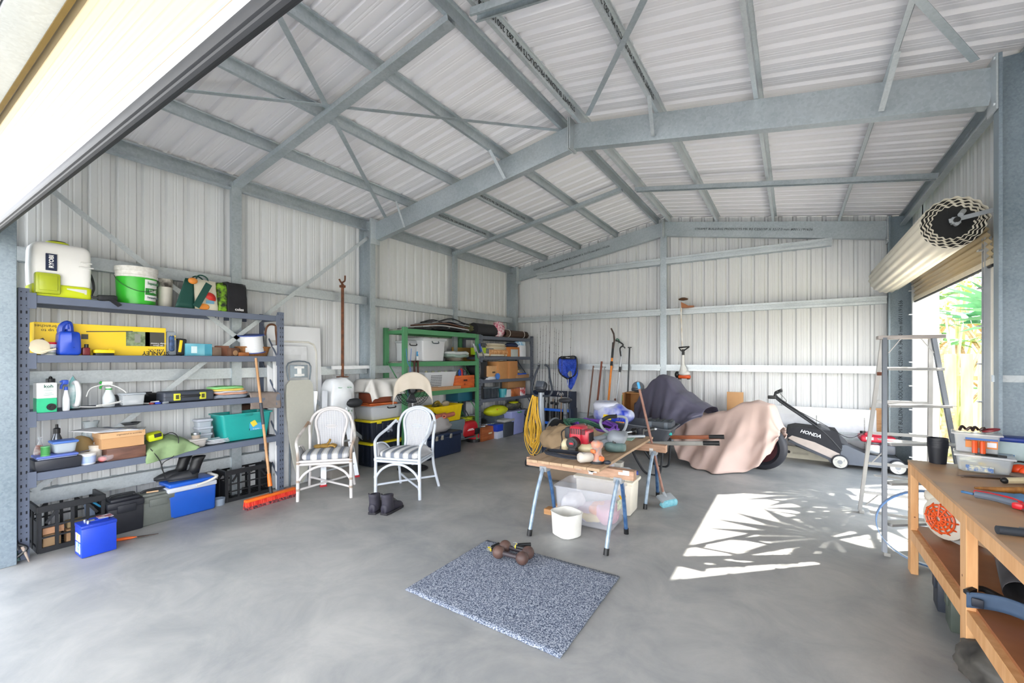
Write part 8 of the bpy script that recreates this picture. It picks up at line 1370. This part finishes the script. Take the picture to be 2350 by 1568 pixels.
def leaf(q, base, dirn, L_, W_, droop, seed, slits=True):
    dirn = V(dirn).normalized(); sd_ = dirn.cross(V((0, 0, 1))).normalized(); n = 14; prev = None; pts = []
    for i in range(n + 1):
        f = i / n; p = V(base) + dirn * (L_ * f) + V((0, 0, -droop * f * f * L_)); w_ = W_ * sin(pi * min(1, f * .93 + .05)) ** .7 * .5; up = V((0, 0, .25 * w_)); pts.append((p - sd_ * w_ + up, p, p + sd_ * w_ + up))
    for i in range(n):
        if slits and nz(seed, i * 3.1) > .18: continue
        a, b_ = pts[i], pts[i + 1]; q.add([a[0], a[1], b_[1], b_[0]], [(0, 1, 2, 3)])
        if not (slits and nz(seed + 9, i * 2.3) > .2): q.add([a[1], a[2], b_[2], b_[1]], [(0, 1, 2, 3)])
def strelitzia(label, x, y, n, H, seed, dead=2, spread=.9, L0=.8, W0=.34):
    random.seed(seed); t = thing('bird_of_paradise_plant', label, 'plant', (x, y, -.08)); qs = MB(); ql = [MB(), MB(), MB(), MB()]
    for k in range(n):
        a = random.uniform(0, 2 * pi); r = random.uniform(.2, spread) ; h = H * random.uniform(.55, 1.); top = V((r * cos(a), r * sin(a), h)); q = qs; q.tube(spl([(.1 * cos(a), .1 * sin(a), 0), (r * .35 * cos(a), r * .35 * sin(a), h * .6), top], 4), [.032, .03, .026, .024, .022, .02, .016, .014, .012], 6)
        g = random.choice((0, 0, 1, 2)); d_ = V((cos(a + random.uniform(-.6, .6)), sin(a + random.uniform(-.6, .6)), random.uniform(-.2, .8))); leaf(ql[g], top, d_, L0 * random.uniform(.8, 1.25), W0 * random.uniform(.8, 1.2), random.uniform(.2, .6), seed * 3 + k)
    for k in range(dead): a = random.uniform(0, 6.28); leaf(ql[3], V((.15 * cos(a), .15 * sin(a), H * random.uniform(.4, .8))), (cos(a), sin(a), -.8), .7, .14, .3, k + seed, False); 
    qs.build('stem', ST, t)
    for k, q in enumerate(ql):
        if len(q.bm.verts): o = q.build('leaf', LG[k], t, smooth=180, solid=.003); o['kind'] = 'stuff'
    return t
strelitzia('leafy bird of paradise plant behind the fence, nearest the door jamb', 2.35, 10.5, 13, 2.5, 4, 7)
strelitzia('leafy bird of paradise plant behind the middle of the fence', 3.15, 10.9, 15, 2.9, 9, 8)
strelitzia('tall bird of paradise plant further behind the fence', 2.7, 12.0, 18, 3.8, 21, 9, 1.2)
strelitzia('low leafy plant at the foot of the fence', 2.2, 9.85, 8, 1.2, 33, 1, .5)
# tree beyond the fence
t = thing('garden_tree', 'spreading tree with bare twisted branches beyond the fence', 'tree', (3.6, 12.6, -.1)); random.seed(2); q = MB(); BKM = M('#a58d74', rough=.8, c2='#c2ab92', scale=9); q.tube(spl([(0, 0, 0), (.1, 0, 1.2), (0, -.2, 2.4)]), [.13] * 13, 8); ends = []
for k in range(16):
    a = random.uniform(0, 6.28); e_ = V((1.5 * cos(a), 1.3 * sin(a) - .5, random.uniform(2.4, 4.4))); q.tube(spl([(0, -.1, 1.6 + .05 * k), e_ * .5 + V((0, 0, .9 + random.uniform(-.2, .3))), e_], 5), [.045 - .003 * j for j in range(11)], 6); ends.append(e_)
q.build('trunk', BKM, t); q = MB(); random.seed(8)
for k in range(1500):
    e_ = random.choice(ends) + V((random.gauss(0, .45), random.gauss(0, .45), random.gauss(.1, .4))); a = random.uniform(0, 6.28); s = random.uniform(.05, .1); u_ = V((cos(a), sin(a), random.uniform(-.6, .6))) * s; w_ = V((-sin(a), cos(a), random.uniform(-.6, .6))) * s * .5; q.add([e_ - u_, e_ + w_, e_ + u_, e_ - w_], [(0, 1, 2, 3)])
o = q.build('foliage', M('#6f9a48', rough=.5, c2='#a9b85e', scale=2), t, smooth=0); o['kind'] = 'stuff'
# palms close to the doorway, which break up the sunlight on the floor
def fan(label, x, y, z, specs, seed):
    random.seed(seed); t = thing('fan_palm', label, 'palm', (x, y, -.08)); q = MB(); q.cyl((0, 0, 0), (0, 0, z), .05, .04, 10); q.build('trunk', M('#8a745a', rough=.9), t); ql = MB(); qs = MB()
    for (a, el, L_, n, R_) in specs:
        d_ = V((cos(a) * cos(el), sin(a) * cos(el), sin(el))); top = V((0, 0, z)) + d_ * L_; qs.tube([(0, 0, z), top], .012, 6); s_ = d_.cross(V((0, 0, 1))).normalized(); u_ = s_.cross(d_)
        for k in range(n): b_ = (k / (n - 1) - .5) * 4.2; dd = (d_ * cos(b_) + s_ * sin(b_)); pp = (-d_ * sin(b_) + s_ * cos(b_)); w_ = R_ * .085; ql.add([top, top + dd * R_ * .5 + pp * w_, top + dd * R_ + V((0, 0, -.1 * R_)), top + dd * R_ * .5 - pp * w_], [(0, 1, 2, 3)])
    qs.build('stalk', ST, t); o = ql.build('frond', LG[1], t, smooth=0, solid=.002); o['kind'] = 'stuff'; return t
fan('fan palm outside the doorway shading the concrete, nearer the fence', 2.75, 7.9, 1.7, [(2.6, .5, .7, 13, .75), (3.4, .7, .7, 13, .75), (4.2, .45, .8, 12, .8), (1.9, .8, .6, 12, .7), (5.2, .6, .7, 12, .7), (.6, .6, .7, 12, .7)], 5)
fan('fan palm outside the doorway shading the concrete, further from the fence', 3.0, 6.6, 1.9, [(2.4, .5, .7, 12, .7), (3.3, .5, .8, 13, .8), (4.3, .6, .7, 12, .7), (5.4, .5, .7, 12, .7), (1.0, .6, .6, 12, .7)], 6)
# ---- separate pieces of a part become parts of their own
def pieces(o):
    bm = bmesh.new(); bm.from_mesh(o.data); seen = set(); isl = []
    for v in bm.verts:
        if v.index in seen: continue
        st = [v]; seen.add(v.index); g = []
        while st:
            a = st.pop(); g.append(a.index)
            for e in a.link_edges:
                b = e.other_vert(a)
                if b.index not in seen: seen.add(b.index); st.append(b)
        isl.append(set(g))
    if 1 < len(isl) < 17:
        for k, g in enumerate(isl):
            b2 = bm.copy(); b2.verts.ensure_lookup_table(); bmesh.ops.delete(b2, geom=[v for v in b2.verts if v.index not in g], context='VERTS')
            if k == 0: me = o.data.copy()
            else: me = o.data.copy(); n = o.copy(); COL.objects.link(n)
            b2.to_mesh(me); b2.free(); (o if k == 0 else n).data = me
    bm.free()
for o in list(COL.objects):
    if o.type == 'MESH' and o.parent and o.name.split('.')[0] in ('printed_panel', 'flange', 'grip_rib', 'plate', 'cane_binding', 'fruit_print', 'paper_label', 'terminal', 'inset_panel', 'hinge_strip', 'rib', 'latch', 'woven_motif', 'red_print', 'strap', 'pocket', 'weight', 'pouch', 'tie_cord', 'cooling_slot', 'handle'): pieces(o)
# ================================================================== LIGHT AND CAMERA
w = bpy.data.worlds.new('World'); SC.world = w; w.use_nodes = True
nt = w.node_tree; bg = nt.nodes['Background']
tc = nt.nodes.new('ShaderNodeTexCoord'); sp = nt.nodes.new('ShaderNodeSeparateXYZ'); nt.links.new(tc.outputs['Generated'], sp.inputs[0])
rp = nt.nodes.new('ShaderNodeValToRGB'); nt.links.new(sp.outputs['Z'], rp.inputs[0]); el = rp.color_ramp.elements      # hazy summer sky, palest near the horizon
while len(el) < 5: el.new(.5)
for k, (pz, c) in enumerate(((0., (.30, .28, .24)), (.02, (1., 1., .99)), (.22, (.86, .89, .95)), (.5, (.42, .5, .62)), (1., (.24, .31, .44)))): el[k].position = pz; el[k].color = (*c, 1)
nt.links.new(rp.outputs[0], bg.inputs['Color']); bg.inputs['Strength'].default_value = 2.0
sl = bpy.data.lights.new('sun', 'SUN'); sl.energy = 8.0; sl.angle = radians(.6); sl.color = (1., .95, .86)
so = bpy.data.objects.new('sun', sl); COL.objects.link(so)
sd = V((.72 * cos(radians(38)), .69 * cos(radians(38)), sin(radians(38))))
so.rotation_euler = sd.to_track_quat('Z', 'Y').to_euler(); so.location = (6, 10, 9)
cam = bpy.data.cameras.new('camera'); cam.sensor_width = 36; cam.lens = 36 * FPX / 2350; cam.clip_start = .02; cam.clip_end = 200
cam.shift_y = (CY - 784) / 2350
co = bpy.data.objects.new('camera', cam); COL.objects.link(co); co.location = (0, 0, CAMH)
co.rotation_euler = (pi / 2, 0, TH); SC.camera = co
SC.view_settings.view_transform = 'Standard'; SC.view_settings.look = 'None'; SC.view_settings.gamma = 1; SC.view_settings.use_curve_mapping = False
SC.view_settings.exposure = 2.45
